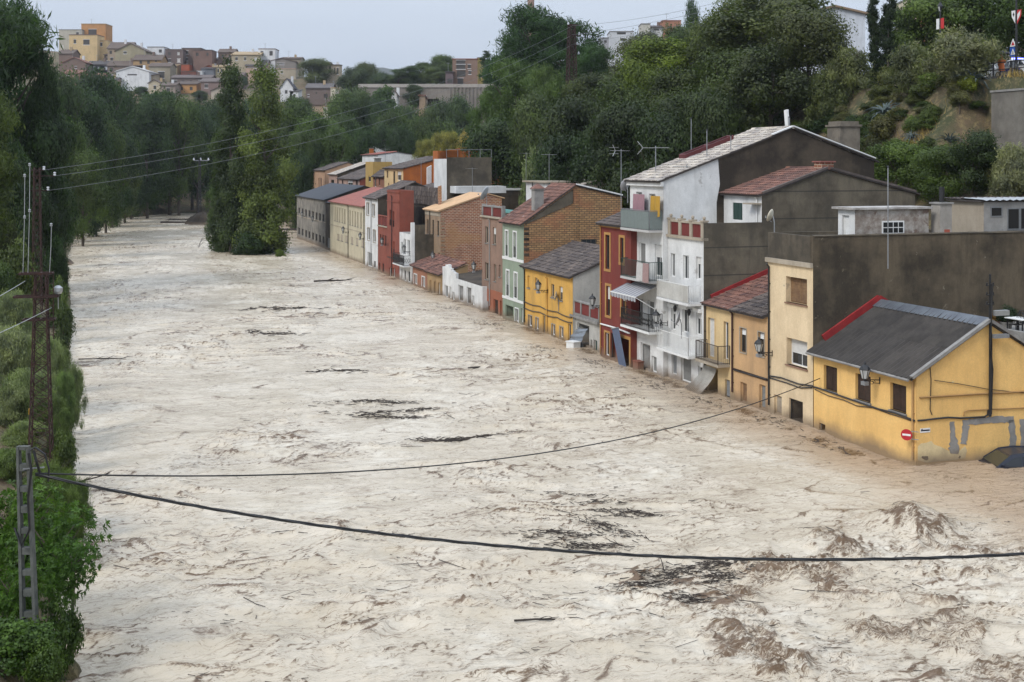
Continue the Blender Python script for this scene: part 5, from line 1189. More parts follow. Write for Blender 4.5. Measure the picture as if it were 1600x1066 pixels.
def loquat_mesh():
    g = np.random.default_rng(5); V, RN = [], []
    for (cx, cy, cz, rx, ry, rz) in lobes(66, 11, 'bush'):
        for _ in range(int(60 * rx)):
            d = g.normal(size=3); d[2] += .35; d /= np.linalg.norm(d); c = np.array([cx, cy, cz]) + d * np.array([rx, ry, rz]) * g.uniform(.6, 1.08); cr = g.uniform()
            if c[2] < .1: continue
            n = g.integers(9, 14); u = np.cross(d, [0, 0, 1.0]); u /= np.linalg.norm(u) + 1e-9; v = np.cross(d, u)
            for k in range(n):
                a = 6.283 * k / n + g.uniform(-.3, .3); t = (u * math.cos(a) + v * math.sin(a)) * g.uniform(.6, 1) + d * g.uniform(.1, .9); t /= np.linalg.norm(t); L = g.uniform(.12, .20); W_ = L * .30
                b = np.cross(t, d); b /= np.linalg.norm(b) + 1e-9; nn = np.cross(b, t)
                V += [c, c + t * L * .55 + b * W_ * .5 + nn * .012, c + t * L - np.array([0, 0, L * .18]), c + t * L * .55 - b * W_ * .5 + nn * .012]; RN.append(cr * .5 + g.uniform() * .5)
    return np_mesh('loquat_crown', np.array(V), np.arange(len(V)).reshape(-1, 4), LEAF, {'rnd': ('FACE', np.array(RN))}, smooth=False)
kind('loquat', 2.5, 3.7, [loquat_mesh()], [tmesh(trunk_mesh('t', 14, 1.9, .07, 8, 1.0), 'trunk')])
tn = [0]
ORD = 'leftmost,second from the left,third from the left,fourth from the left,fifth from the left,sixth from the left,seventh from the left,eighth from the left,ninth from the left,tenth from the left,eleventh from the left,twelfth from the left,thirteenth from the left,fourteenth from the left,fifteenth from the left,sixteenth from the left,seventeenth from the left,fifth from the right,fourth from the right,third from the right,second from the right,rightmost'.split(',')
def nth(px, xs):
    k, n = sorted(xs).index(px), len(xs)
    return 'rightmost' if k == n - 1 else 'second from the right' if k == n - 2 else 'third from the right' if k == n - 3 else 'fourth from the right' if k == n - 4 else ORD[k]
def tree(kd, X, Y, H, wd, colr, label, group=None, z=None, name='tree', cat='tree', rz=None):
    h, w0, cs, ts = KINDS[kd]; k = tn[0]; tn[0] += 1
    z = gz(X, Y) - .1 if z is None else z
    o = thing(name, label, cat, (X, Y, z), rng.uniform(0, 6.28) if rz is None else rz, group)
    o.scale = (wd / w0, wd / w0, H / h)
    c = add('crown', cs[k % len(cs)], o); v = rng.uniform(.88, 1.12) * (1.45 if max(colr) < .055 else 1.25 if max(colr) < .16 else 1.1); c.color = (colr[0] * v, colr[1] * v * rng.uniform(.96, 1.04), colr[2] * v * .75, 1)
    t = add('trunk', ts[k % len(ts)], o)
    return o
def tpx(kd, px, pyt, Y, wpx, colr, label, group=None, pyb=None, **k):
    """tree whose crown top shows at (px, pyt) when it stands Y metres out; height follows from the ground there"""
    p = atY(px, pyt, Y); z = (gz(p.x, Y) - .1) if pyb is None else atY(px, pyb, Y).z
    return tree(kd, p.x, Y, max(.8, p.z - z) * 1.03, wpx * Y / F, colr, label, group, z, **k)
def tro(kd, px, pyt, yr, wpx, colr, label, group=None, **k): return tpx(kd, px, pyt, col_y(px, yr).y, wpx, colr, label, group, **k)
def tslope(kd, px, pyt, hpx, wpx, colr, label, group=None, **k):
    """plant on the steep slope, set where the ground lies hpx photo pixels below its top"""
    yr = 17.2
    while yr < 34:
        q = col_y(px, yr)
        if gz(q.x, q.y) >= atY(px, pyt + hpx, q.y).z: break
        yr += .25
    return tree(kd, q.x, q.y, hpx * q.y / F, wpx * q.y / F, colr, label, group, **k)
DK, MID, BRT, OLV, PIN, YEL = (.022, .042, .017), (.042, .068, .022), (.085, .125, .024), (.105, .120, .080), (.020, .046, .018), (.10, .105, .035)
LP = (.058, .085, .030)
# the two trees standing in the river
tree('bigpoplar', atY(361, 0, 177).x, 177, 27.0, 7.8, (.028, .045, .019), 'dark poplar standing in the flood, left half of the pair in the river', z=-.6)
tree('bigpoplar', atY(343, 0, 179).x, 179, 15.0, 4.4, (.036, .060, .022), 'lower olive-green poplar on the shore side of the river pair', z=-.6)
tree('bigpoplar', atY(414, 0, 175).x, 175, 26.6, 9.6, (.075, .105, .034), 'light leafy poplar standing in the flood, right half of the pair in the river', z=-.6)
tree('shrub', atY(425, 0, 176).x, 176, 4.6, 6.0, MID, 'drooping green bush at the foot of the light river poplar', z=-.6, name='bush', cat='bush')
tree('shrub', atY(388, 0, 173).x, 173, 4.0, 6.5, DK, 'dark bush half drowned under the river poplars', z=-.6, name='bush', cat='bush')
o = tree('willow', at(437, 400).x, at(437, 400).y, 1.5, 2.0, BRT, 'small uprooted green sapling drifting beside the river poplars', z=-.3, name='sapling', cat='sapling')
# left bank, far wood
WX_ = (120, 150, 185, 205, 238, 262, 265, 300, 325, 345, 230, 280, 110, 175, 310, 346)
for (px, pyt, Y, wpx, c, kd) in ((120, 140, 215, 120, DK, 'broad'), (150, 112, 262, 120, DK, 'broad'), (185, 136, 290, 90, DK, 'broad'), (205, 142, 300, 90, (.03, .05, .024), 'broad'), (238, 146, 310, 80, DK, 'poplar'), (265, 150, 305, 100, DK, 'broad'), (300, 158, 320, 80, (.03, .05, .025), 'broad'), (325, 160, 330, 80, DK, 'broad'), (345, 162, 340, 80, DK, 'broad'), (230, 150, 285, 80, DK, 'broad'), (280, 155, 300, 80, MID, 'broad'),
                                  (110, 190, 200, 110, MID, 'broad'), (175, 160, 245, 100, DK, 'broad'), (310, 180, 310, 80, DK, 'broad'), (346, 200, 320, 70, DK, 'broad')):
    tpx(kd, px, pyt + 5, Y, wpx, c, 'dark tree of the far left bank wood, ' + nth(px, WX_), 'dark riverside trees on the far left bank')
EX_ = (100, 130, 165, 195, 228, 262, 290, 318, 205, 245, 85, 150, 182, 300, 340)
for (px, pyt, Y, wpx, c) in ((100, 225, 165, 90, (.05, .07, .028)), (130, 240, 190, 80, MID), (165, 200, 225, 70, MID), (195, 215, 262, 66, (.05, .07, .028)), (228, 232, 300, 66, MID), (262, 235, 330, 74, (.05, .065, .03)), (290, 238, 345, 60, MID), (318, 240, 355, 60, DK), (205, 262, 282, 60, DK), (245, 262, 318, 60, DK), (85, 290, 150, 70, DK), (150, 275, 215, 60, DK), (182, 270, 250, 60, DK), (300, 265, 360, 60, DK), (340, 262, 365, 60, DK)):
    tpx('broad', px, pyt, Y, wpx, c, 'low tree at the water on the far left bank, ' + nth(px, EX_), 'lighter trees at the water on the far left bank')
# giant pine at the top left
tpx('pine', -52, -45, 118, 320, (.024, .045, .020), 'giant dark pine filling the top left corner')
tpx('pine', 8, 20, 124, 190, PIN, 'ragged pine beside the giant pine, reaching over the town houses')
tpx('broad', 92, 128, 208, 105, (.03, .05, .022), 'dark tree hiding the foot of the town hill beside the giant pine'); tpx('pine', 66, 105, 123, 110, (.022, .042, .018), 'lower dark pine bough mass right of the giant pine')
tpx('pine', -45, 150, 100, 205, (.060, .085, .024), 'yellow-green pine in front of the giant dark pine')
tpx('broad', 62, 185, 122, 110, DK, 'dark pine below the giant pine, at the left edge of the wood')
tpx('broad', 30, 250, 112, 110, DK, 'dark tree at the foot of the giant pine')
tpx('broad', 74, 285, 128, 80, DK, 'dark rounded tree by the water below the giant pine')
# left bank shrubs, near
for (px, pyt, Y, wpx, c, kd, lab) in ((20, 372, 92, 90, (.06, .085, .03), 'shrub', 'bright bush on the slope under the dark pines'), (58, 385, 100, 70, DK, 'shrub', 'dark bush at the water edge behind the rusty pylon'), (85, 365, 112, 50, DK, 'shrub', 'dark bush by the driftwood on the left bank'), (5, 410, 85, 60, MID, 'shrub', 'green bush at the left picture edge under the slope'),
                                   (40, 330, 110, 70, DK, 'shrub', 'dark scrub on the left slope below the giant pine'), (12, 335, 105, 60, (.05, .06, .03), 'shrub', 'dry scrub high on the left slope'),
                                   (25, 440, 76, 90, (.15, .18, .125), 'willow', 'grey-green willow behind the rusty pylon arm'), (62, 466, 68, 80, (.11, .14, .09), 'willow', 'grey-green willow right of the rusty pylon arm'), (18, 492, 62, 110, (.21, .24, .175), 'willow', 'silvery willow left of the rusty pylon'), (70, 505, 62, 84, (.175, .21, .14), 'willow', 'silvery willow hiding the middle of the rusty pylon'), (52, 560, 55, 125, (.165, .205, .13), 'willow', 'broad silvery willow at the widest point of the left bank'), (15, 585, 54, 120, (.20, .24, .16), 'willow', 'silvery willow at the left edge below the pylon arm'), (76, 600, 53.5, 80, (.10, .14, .07), 'willow', 'dark willow overhanging the water below the broad silvery one'),
                                   (30, 650, 50.5, 120, (.15, .195, .10), 'willow', 'willow around the foot of the rusty pylon'), (15, 690, 45, 110, (.09, .13, .055), 'willow', 'dark green willow left of the concrete pole top'), (80, 705, 43, 115, (.10, .145, .055), 'willow', 'bright willow just right of the concrete pole top'), (98, 745, 40, 80, (.07, .105, .04), 'willow', 'low willow dipping into the water beside the concrete pole'),
                                   (45, 742, 38, 110, MID, 'shrub', 'round green shrub behind the concrete pole'),
                                   (20, 748, 34.5, 240, (.055, .105, .022), 'loquat', 'glossy big-leaved tree left of the concrete pole'), (78, 785, 33, 215, (.045, .092, .020), 'loquat', 'glossy big-leaved tree leaning out over the water behind the concrete pole'), (112, 836, 31.6, 140, (.04, .085, .02), 'loquat', 'big-leaved branch end reaching farthest over the water'), (20, 880, 30.5, 150, (.05, .10, .02), 'loquat', 'low big-leaved shrub at the bottom left edge'), (18, 965, 28.8, 180, (.045, .088, .02), 'shrub', 'dense green shrub in the bottom left corner'), (90, 925, 30.4, 90, (.04, .07, .022), 'shrub', 'dark leafy shrub filling in under the big-leaved trees'), (66, 1000, 28.2, 100, (.05, .09, .022), 'shrub', 'small leafy shrub at the foot of the concrete pole')):
    tpx(kd, px, pyt, Y, wpx, c, lab, None, pyt + wpx * .72 if kd == 'loquat' else None, name='willow' if kd == 'willow' else ('bush' if kd == 'shrub' else 'tree'), cat='bush' if kd != 'loquat' else 'tree')
for (px, pyt, Y, wpx, c, kd, lab) in ((92, 430, 88, 46, (.06, .085, .04), 'shrub', 'low bush at the water edge left of the mud lump'), (98, 470, 77, 44, (.05, .075, .035), 'shrub', 'low dark bush dipping into the water above the mud lump'), (97, 528, 64, 46, (.11, .145, .08), 'willow', 'willow sprays touching the water right of the rusty pylon'), (104, 565, 57, 50, (.10, .14, .075), 'willow', 'willow sprays hanging over the water at mid bank'), (100, 625, 51, 60, (.07, .10, .045), 'willow', 'dark willow sprays at the water below mid bank'), (100, 672, 47, 60, (.06, .09, .035), 'shrub', 'dark bush at the water edge right of the pylon foot'), (112, 548, 58.5, 56, (.14, .18, .11), 'willow', 'silvery willow sprays bulging out over the water at mid bank'), (118, 722, 42, 80, (.07, .11, .04), 'willow', 'feathery green shrub bulging over the water beside the cable ends'), (95, 390, 103, 40, DK, 'shrub', 'small dark bush right behind the snagged branch')):
    tpx(kd, px, pyt, Y, wpx, c, lab, name='willow' if kd == 'willow' else 'bush', cat='bush')
# right hillside
for (kd, px, pyt, yr, wpx, c, lab) in (
    ('pine', 848, 12, 38, 200, (.026, .058, .022), 'big rounded dark pine on the skyline left of the hill pylon'), ('pine', 806, 45, 42, 120, PIN, 'dark pine on the left flank of the big rounded pine'), ('pine', 925, 72, 38, 90, (.03, .062, .024), 'dark pine right of the hill pylon'), ('pine', 885, 40, 40, 120, PIN, 'dark pine directly behind the hill pylon'),
    ('pine', 805, 95, 26, 130, (.062, .100, .036), 'large pale green pine below the big rounded pine'), ('pine', 765, 140, 26, 80, (.055, .092, .034), 'pale green pine at the left end of the hill trees'), ('pine', 850, 105, 24, 90, (.060, .092, .034), 'pale green pine below the hill pylon'),
    ('broad', 838, 152, 21, 80, (.060, .085, .038), 'young pointed green tree under the pale pines'), ('olive', 840, 190, 18, 90, (.11, .135, .095), 'silvery white-leaved tree above the brick gable house'), ('broad', 775, 190, 19, 100, (.028, .045, .020), 'dark tree above the dark cement block'),
    ('broad', 905, 158, 20, 110, (.024, .036, .016), 'dark brown-green tree in the hillside middle'), ('broad', 985, 170, 20, 110, (.026, .04, .018), 'dark tree behind the roof antennas'), ('broad', 940, 200, 18, 100, (.02, .034, .015), 'very dark tree just behind the brick gable'), ('broad', 890, 215, 17.5, 90, (.02, .036, .016), 'very dark tree behind the hut with the blue door'), ('broad', 1030, 190, 18, 100, (.022, .036, .016), 'very dark tree behind the limewashed roof'),
    ('broad', 905, 130, 28, 70, (.05, .07, .025), 'olive-green bush beside the foot of the hill pylon'), ('broad', 935, 118, 30, 80, (.04, .052, .025), 'brownish tree beside the dark pines'), ('broad', 1000, 58, 40, 80, (.055, .065, .04), 'thin greyish tree before the white hilltop flats'),
    ('broad', 1035, 62, 33, 120, (.092, .125, .022), 'bright yellow-green tree in the middle of the hillside'), ('broad', 1005, 100, 30, 80, (.08, .115, .024), 'bright green tree left of the yellow-green one'), ('broad', 965, 130, 27, 100, (.036, .052, .020), 'dark green tree under the thin greyish tree'), ('broad', 1070, 110, 27, 110, (.034, .048, .018), 'dark green tree under the yellow-green one'), ('broad', 1060, 155, 22, 100, (.026, .038, .016), 'dark tree low on the slope behind the skylight roof'),
    ('pine', 1078, 14, 95, 60, (.035, .065, .035), 'distant bluish pine on the skyline above the hillside'), ('broad', 1050, 40, 60, 60, (.045, .07, .03), 'distant round tree left of the bluish pine'), ('broad', 1122, 30, 38, 90, (.052, .072, .026), 'green tree on the skyline right of the bluish pine'), ('broad', 1150, 4, 36, 110, (.06, .08, .028), 'tall light tree rising out of the picture top on the hillside'),
    ('broad', 1195, -15, 34, 190, (.052, .066, .030), 'wide grey-green tree filling the skyline left of the white house'), ('broad', 1262, 20, 32, 110, (.050, .062, .030), 'grey-green tree just left of the white hilltop house'), ('broad', 1130, 85, 28, 120, (.036, .05, .02), 'dark tree above the parked cars among the leaves'), ('broad', 1205, 75, 28, 130, (.032, .044, .02), 'dark round tree above the ochre bank'), ('broad', 1110, 150, 22, 90, (.028, .042, .017), 'dark bushy tree left of the ochre bank'),
    ('olive', 1325, 52, 33, 120, (.10, .11, .065), 'grey olive tree below the white hilltop house'), ('olive', 1290, 95, 31, 90, (.06, .075, .035), 'olive bush at the left of the grey olive'), ('olive', 1420, 45, 33.5, 120, (.085, .10, .062), 'olive tree between the cypresses and the big olive'), ('olive', 1496, 25, 33.5, 160, (.15, .165, .115), 'big silvery olive tree by the roadside'), ('cypress', 1366, -12, 38, 26, (.016, .028, .015), 'dark cypress left of the pair on the skyline'), ('cypress', 1388, -20, 38, 30, (.016, .028, .015), 'taller dark cypress, right of the pair on the skyline'),
    ('broad', 1440, -5, 46, 110, (.06, .095, .03), 'round green tree on the skyline beyond the road'), ('broad', 1545, -25, 50, 130, (.055, .09, .028), 'tall green tree beyond the road, left of the banner lamp'), ('broad', 1610, -20, 50, 110, (.04, .065, .024), 'dark green tree beyond the road behind the banner lamp'), ('broad', 1500, 5, 48, 80, (.05, .075, .03), 'tree beyond the road behind the big olive'), ('pine', 1410, 15, 44, 70, (.03, .05, .022), 'dark pine between the cypresses and the round tree')):
    tro(kd, px, pyt, yr, wpx * (1.25 if kd == 'broad' else 1), c, lab)
for (kd, px, pyt, hp, wpx, c, lab) in (('broad', 1400, 222, 110, 130, (.062, .100, .026), 'bright green tree behind the whitewashed roof shed'), ('broad', 1470, 232, 100, 95, (.05, .08, .024), 'green tree behind the roof chimney'), ('broad', 1520, 205, 115, 105, (.024, .04, .016), 'dark tree behind the corrugated roof shed'), ('olive', 1585, 200, 110, 100, (.17, .185, .135), 'silvery olive above the corrugated roof shed'), ('broad', 1350, 250, 80, 80, (.05, .075, .028), 'small green tree behind the dark gable end')):
    tslope(kd, px, pyt, hp, wpx, c, lab)
# hillside scrub: every bush its own, many alike
sr = random.Random(12); SL = 'one of the green bushes scattered over the steep hillside'
for k in range(46):
    px = sr.uniform(1200, 1560); c = sr.choice([MID, (.05, .065, .03), (.06, .085, .026), (.07, .085, .035), (.085, .09, .045), (.10, .10, .06)])
    tslope(sr.choice(['shrub', 'olive', 'shrub']), px, sr.uniform(128, 235), sr.uniform(16, 34), sr.uniform(28, 62), c, SL, 'green bushes on the steep hillside', name='bush', cat='bush')
for k in range(64):
    px = sr.uniform(1170, 1570) if k > 24 else sr.uniform(760, 1200); yr = sr.uniform(18, 33); p = col_y(px, yr); c = sr.choice([MID, DK, (.06, .085, .026), (.075, .10, .03), (.05, .055, .025), (.085, .085, .04)])
    tree(sr.choice(['shrub', 'shrub', 'olive']), p.x, p.y, sr.uniform(1.1, 2.6), sr.uniform(1.8, 4.2), c, SL, 'green bushes on the steep hillside', name='bush', cat='bush')
for (px, py, hp, wpx, c, lab) in ((1318, 105, 45, 75, (.12, .155, .022), 'yellow-green bush below the grey olive tree'), (1400, 212, 34, 60, (.06, .09, .03), 'leafy bush below the middle agave'), (1345, 212, 34, 60, (.05, .07, .026), 'round bush right of the big chimney'), (1512, 172, 30, 42, (.12, .15, .022), 'lime green bush beside the retaining wall'), (1428, 182, 30, 50, (.075, .11, .028), 'fresh green bush between the agaves'), (1290, 150, 40, 80, (.085, .10, .032), 'sprawling bush above the dark gable ridge'), (1392, 80, 40, 60, (.07, .08, .035), 'thin brown bush by the short railing'), (1455, 112, 30, 60, (.085, .12, .03), 'green bush in front of the big silvery olive'), (1540, 190, 50, 40, (.04, .06, .025), 'dark ivy bush at the left end of the retaining wall'), (1440, 130, 30, 60, (.07, .095, .03), 'bush beneath the olive between the cypresses and the roadside')):
    tslope('shrub', px, py, hp, wpx, c, lab, name='bush', cat='bush')
for (px, pyt, Y, wpx, lab) in ((700, 196, 205, 80, 'yellowed reed clump behind the white gabled houses'), (728, 192, 200, 60, 'straw-coloured reed clump beside the hill pines'), (668, 210, 208, 60, 'green-yellow reed clump behind the orange wall')):
    tpx('willow', px, pyt, Y, wpx, (.20, .19, .075) if px != 728 else (.30, .24, .12), lab, pyb=262, name='reeds', cat='reeds')
# agaves
AG = surf('agave_leaf', (.115, .145, .14), (.07, .095, .09), 3, mud=False, streak=0)
def agave_mesh(seed):
    r_ = random.Random(seed); m = MB()
    for k in range(34):
        a = 2.4 * k; el_ = R(78 - 62 * (k / 34) + r_.uniform(-8, 8)); L = r_.uniform(1.1, 1.6); d = Vector((math.cos(a), math.sin(a), 0)); s_ = Vector((-d.y, d.x, 0)); pts = []
        for t in range(5):
            u = t / 4; e = el_ - .7 * u * u; c = d * (.08 + L * u * math.cos(e)) + Vector((0, 0, .05 + L * u * math.sin(e) * (1 - .25 * u))); w_ = .10 * (1 - u) ** .6 + .005
            pts.append((c - s_ * w_ + Vector((0, 0, .04)), c, c + s_ * w_ + Vector((0, 0, .04))))
        for t in range(4): p, q = pts[t], pts[t + 1]; m.face([p[0], p[1], q[1], q[0]]); m.face([p[1], p[2], q[2], q[1]])
    o = m.build('agave', AG); me = o.data; bpy.data.objects.remove(o); return me
agm = [agave_mesh(k) for k in range(2)]
for i, (px, py, s_, lab) in enumerate(((1385, 188, 1.25, 'largest blue-grey agave in the middle of the hillside'), (1372, 222, .9, 'pale agave just below the largest one'), (1516, 150, 1.1, 'blue-grey agave below the roadside railing'), (1484, 232, .8, 'small dark agave low on the slope above the roof sheds'), (1153, 192, .8, 'small agave on the ochre bank above the limewashed roof'), (1425, 222, .7, 'agave low on the slope right of the big chimney'))):
    yr = 17.5
    while yr < 34 and gz(*col_y(px, yr).xy) < atY(px, py, col_y(px, yr).y).z: yr += .2
    p = col_y(px, yr); o = add('agave', agm[i % 2]); o.location = (p.x, p.y, gz(p.x, p.y) + .25); o.scale = (s_,) * 3; o.rotation_euler = (R(12), R(-18), i * 1.3); tag(o, lab, 'agave', None)
# dry grass
def tufts(name, label, pts, colr, n, h):
    g = np.random.default_rng(len(pts)); V, RN = [], []
    for (px, yr, rad) in pts:
        c = col_y(px, yr)
        for _ in range(n):
            x, y = c.x + g.normal() * rad, c.y + g.normal() * rad; z = gz(x, y); a = g.uniform(0, 6.28); L = h * g.uniform(.5, 1.2); le = g.normal(size=2) * L * .35; w_ = .03
            V += [(x - math.cos(a) * w_, y - math.sin(a) * w_, z - .1), (x + math.cos(a) * w_, y + math.sin(a) * w_, z - .1), (x + le[0] + .005, y + le[1], z + L), (x + le[0], y + le[1], z + L)]; RN.append(g.uniform())
    o = add(name, np_mesh(name, np.array(V), np.arange(len(V)).reshape(-1, 4), LEAF, {'rnd': ('FACE', np.array(RN))}, smooth=False), None, 'stuff'); o.color = (*colr, 1); tag(o, label, 'grass')
tufts('dry_grass', 'dry ochre grass on the hillside and along the road edge', [(1560, 33.5, .8), (1580, 33.5, .8), (1595, 33.6, .8), (1545, 33, .6), (1240, 25, 1.0), (1255, 24, .9), (1430, 30, .8), (1415, 29, .7), (1205, 24, 1), (1270, 27, .8), (1180, 25, .9)], (.34, .25, .10), 550, .6)
# ---------------------------------------------------------------- second row of houses behind the far end
GR2 = 'houses crowded behind the far end of the river row'
def rear(label, pa, pb, yo, pye, ridge, mw, mg, kind_='tile', mr=None, wins=(), D=None, chim=(), flatroof=False, zb0=-1.5, seed=1, rk='A'):
    h = House(label, pa, pb, yo, group=GR2)
    ze = h.L(pa, pye)[1]
    for (a, b, c, d, k) in wins: h.win(a, b, c, d, k, sill=False, frame=M_DKFR if k == 'glass' else None, panel=WOODB if k == 'shut' else None)
    if flatroof:
        D = D or 6; h.front(ze, mw, zb0); h.gables(ze, D / 2, ze, D, ze, mw, mg, zb0); h.back(D, ze, mw, zb0); MB().box(.2, h.W - .26, .2, D - .3, ze - .3, ze - .2).build('roof', T_DECK, h.root)
    else:
        yr, zr = (h.GA if rk == 'A' else h.G)(*ridge); D = D or yr * 2; zb = zr - (D - yr) * (zr - ze) / yr
        h.front(ze, mw, zb0); h.gables(ze, yr, zr, D, zb, mw, mg, zb0); h.back(D, zb, mw, zb0)
        h.roof(ze, yr, zr, D, zb, kind_, mr or T_GREY, pitch=.35, ln=.5, seed=seed, mess=1.8)
    for (x, y, hh, m_) in chim: h.chimney(h.W * x, y, ze, ze + hh, .7, m_)
    return h
M_PINK = P_('dusty_pink_render', (.40, .27, .22), (.33, .22, .18), streak=.4)
M_YTW = P_('yellow_tower_render', (.48, .32, .10), (.42, .27, .09), streak=.3)
h = rear('white house with a black tarred box on its roof, farthest in the second row', 484.5, 520, 17, 249, None, M_WHITE, M_WHITE, flatroof=True, D=7, wins=((488, 490.5, 270, 282, 'glass'),))
a, z = h.L(486, 247.5); b, _ = h.L(517, 247.5); z1 = h.L(486, 234.5)[1]
MB().box(a, b, .4, 4.5, z - .3, z1).build('roof_box', SOOT, h.root); MB().box(a - .1, b + .1, .3, 4.6, z1 + .003, z1 + .12).build('roof_box_lid', M_BEIGE, h.root)
rear('peach house with a drooping grey tile roof, left end of the second row', 485.2, 508, 11, 266, (519, 254.5), M_PEACHY, M_PEACHY, wins=((487.5, 489.5, 271, 284, 'glass'), (497.5, 499, 278, 292, 'glass'), (500.5, 502.5, 278, 293, 'glass')))
rear('grey house with a whitewashed roof plane in the second row', 514, 527, 10, 272.5, (563, 255), M_PINK, SOOT, 'tile', T_WHITE, wins=((517, 522, 281, 290, 'glass'),), D=14)
rear('dusty pink house under a brown roof beside the yellow tower house', 529, 562, 9.5, 279, (571, 263), M_PINK, M_RED4, wins=((534, 536.5, 281, 289, 'glass'), (543, 551, 282, 291, 'blind'), (556, 559, 281, 290, 'glass')), D=9)
h = rear('slim yellow tower house in the second row', 571.2, 583, 9, 253, None, M_YTW, M_YTW, flatroof=True, D=3, wins=((575.5, 579.5, 276, 284, 'shut'),))
h.chimney(h.W * .6, 1.2, h.L(575, 253)[1] - .2, h.L(575, 253)[1] + .5, .9, CONC)
rear('orange house with a sagging grey porch roof, right of the yellow tower house', 583.4, 601, 9, 275, (594, 267), M_ORANGE6, M_OCHRE6, wins=((584.8, 587.8, 278, 292, 'door'), (592, 594, 278, 290, 'shut')), D=10)
h = rear('pale house with an orange rendered side wall and long tile roof', 600.6, 630, 8.5, 263.5, (664, 246.5), M_PALEY, M_ORG, wins=((604, 606.5, 267, 278, 'glass'), (614, 617.5, 268, 288, 'glass'), (620.5, 627, 268, 282, 'blind'), (606, 608, 286, 292, 'glass')), D=30)
m = MB().prism([(h.W + 1.6, 3, -1), (h.W + 1.6, 3, h.L(632, 262)[1]), (h.W + 1.6, 3.6, h.L(632, 262)[1] + .3), (h.W + 1.6, 3.6, -1)], (-.4, 0, 0)).build('white_pillar', M_WHITE, h.root)
h = rear('rust orange terrace wall house behind the whitewashed block', 676.5, 684, 11, 236, None, M_ORG, M_ORG, flatroof=True, D=5.5)
y, z = h.G(719, 231.5); MB().prism([(h.W, .3, 2), (h.W, .3, h.L(680, 238)[1]), (h.W, y, z), (h.W, y, 2)], (-.22, 0, 0)).build('sloping_wall', M_ORG, h.root)
h = rear('whitewashed block with a large dark cement side wall', 678, 698, 7, 248.5, None, M_WHITE, CONCD, flatroof=True, D=5.5)
y, z = h.G(768, 246); q = MB().prism([(h.W + .02, .05, -1), (h.W + .02, .05, z), (h.W + .02, y, z), (h.W + .02, y, -1)], (-.3, 0, 0)).build('cement_wall', CONCD, h.root)
ym, _ = h.G(780, 250); MB().box(h.W, h.W + 2.6, .4, ym, h.L(700, 295)[1] - .5, h.L(700, 291)[1]).build('white_parapet', M_WHITE, h.root)
m = MB()
for k in range(5): m.bar((h.W - .1, y * k / 4, z), (h.W - .1, y * k / 4, z + .95), .05)
m.bar((h.W - .1, 0, z + .9), (h.W - .1, y, z + .9), .05).build('roof_railing', GREYM, h.root)
h = rear('old house with a low brown roof and a whitewashed round parapet, behind the red tower', 624, 646, 5.2, 302, (690, 284), SOOT, SOOT, D=9, chim=())
p0 = h.L(628, 296); MB().box(.3, h.W - .2, -.3, -.05, p0[1] - .7, p0[1]).build('white_parapet', M_WHITE, h.root)
# white gabled houses at the end
h = House('large white gabled house, right of the pair beyond the second row', 600, 626, 26, group=GR2)
def gh(label, pl, pr, papex, pya, pyl, yo, seed):
    """house whose white gable end faces the camera"""
    h = House(label, 0, 0, yo, group=GR2, x0=on_y(pl, 300, yo)[0] - 9, x1=on_y(pl, 300, yo)[0])
    y1 = h.G(pr, 255)[0]; yr, zr = h.G(papex, pya); ze = h.G(pl, pyl)[1]; zb = zr - (y1 - yr) * (zr - ze) / max(yr, 1)
    h.front(ze, M_WHITE, -1); h.gables(ze, yr, zr, y1, zb, M_WHITE, M_WHITE, -1); h.back(y1, zb, M_WHITE, -1); h.roof(ze, yr, zr, y1, zb, 'tile', T_RED, pitch=.4, ln=.6, seed=seed)
    return h
bpy.data.objects.remove(h.root)
g1 = gh('large white gabled house behind the second row', 544, 604, 578, 225.5, 241.5, 22, 61); g1.chimney(g1.W - 1.2, 11, 9, 15.3, .9, M_WHITE)
y0, z0 = g1.G(592, 232); MB().box(g1.W - .02, g1.W + .04, y0 - 3, y0 + 3, z0 - 4.6, z0 - 4.3).build('drip_ledge', SOOT, g1.root)
g2 = gh('second white gabled house, taller and farther right, behind the large white gable', 588, 640, 624, 215, 227, 31, 62); g2.chimney(g2.W - 2, 6, 9, 15.6, 1.1, B_RED)
for (a, b, c, d) in ((613, 616, 224, 228), (611, 614, 236, 241), (619, 622, 234, 240)):
    (y0, z1), (y1, z0) = g2.G(a, c), g2.G(b, d); w = MB().box(g2.W - .02, g2.W + .04, y0, y1, z0, z1).build('window', SOOT, g2.root)
rear('small house with a rust red roof between the white gables and the yellow tower', 566, 590, 17, 243, (594, 239), M_WHITE, M_WHITE, 'tile', T_PINK, D=8, chim=((.1, 1.5, 1.3, M_ORG),))
# rooftop hut with turquoise wall
h = House('white rooftop hut with a turquoise side wall and blue door, behind the sage green house', 822, 858, 12.5, 'roof_hut', 'hut', None)
zt = h.L(824, 284.5)[1]; h.win(841, 846, 299, 307, 'glass', sill=False); h.win(849, 855, 299, 316, 'door', panel=flat('blue_door', (.12, .22, .34)), sill=False)
TQ = P_('turquoise_render', (.16, .42, .40), None); h.front(zt, M_WHITE, 0); h.gables(zt, 1.5, zt, 3, zt, M_WHITE, TQ, 0); h.back(3, zt, M_WHITE, 0)
MB().box(-.3, h.W + .3, -.35, 3.2, zt + .004, zt + .16).build('roof', M_BEIGE, h.root)
m = MB(); m.tube([h.root.matrix_basis.inverted() @ h.root.matrix_basis @ Vector((*h.L(833, 284)[:1], -.08, h.L(833, 284)[1])), Vector((h.L(833, 318)[0], -.08, h.L(833, 318)[1]))], .05, 5).build('downpipe', BLACKM, h.root)
h = House('low tan house with a pale roof edge behind the turquoise hut', 856, 880, 13, group=GR2); zt = h.L(860, 297)[1]
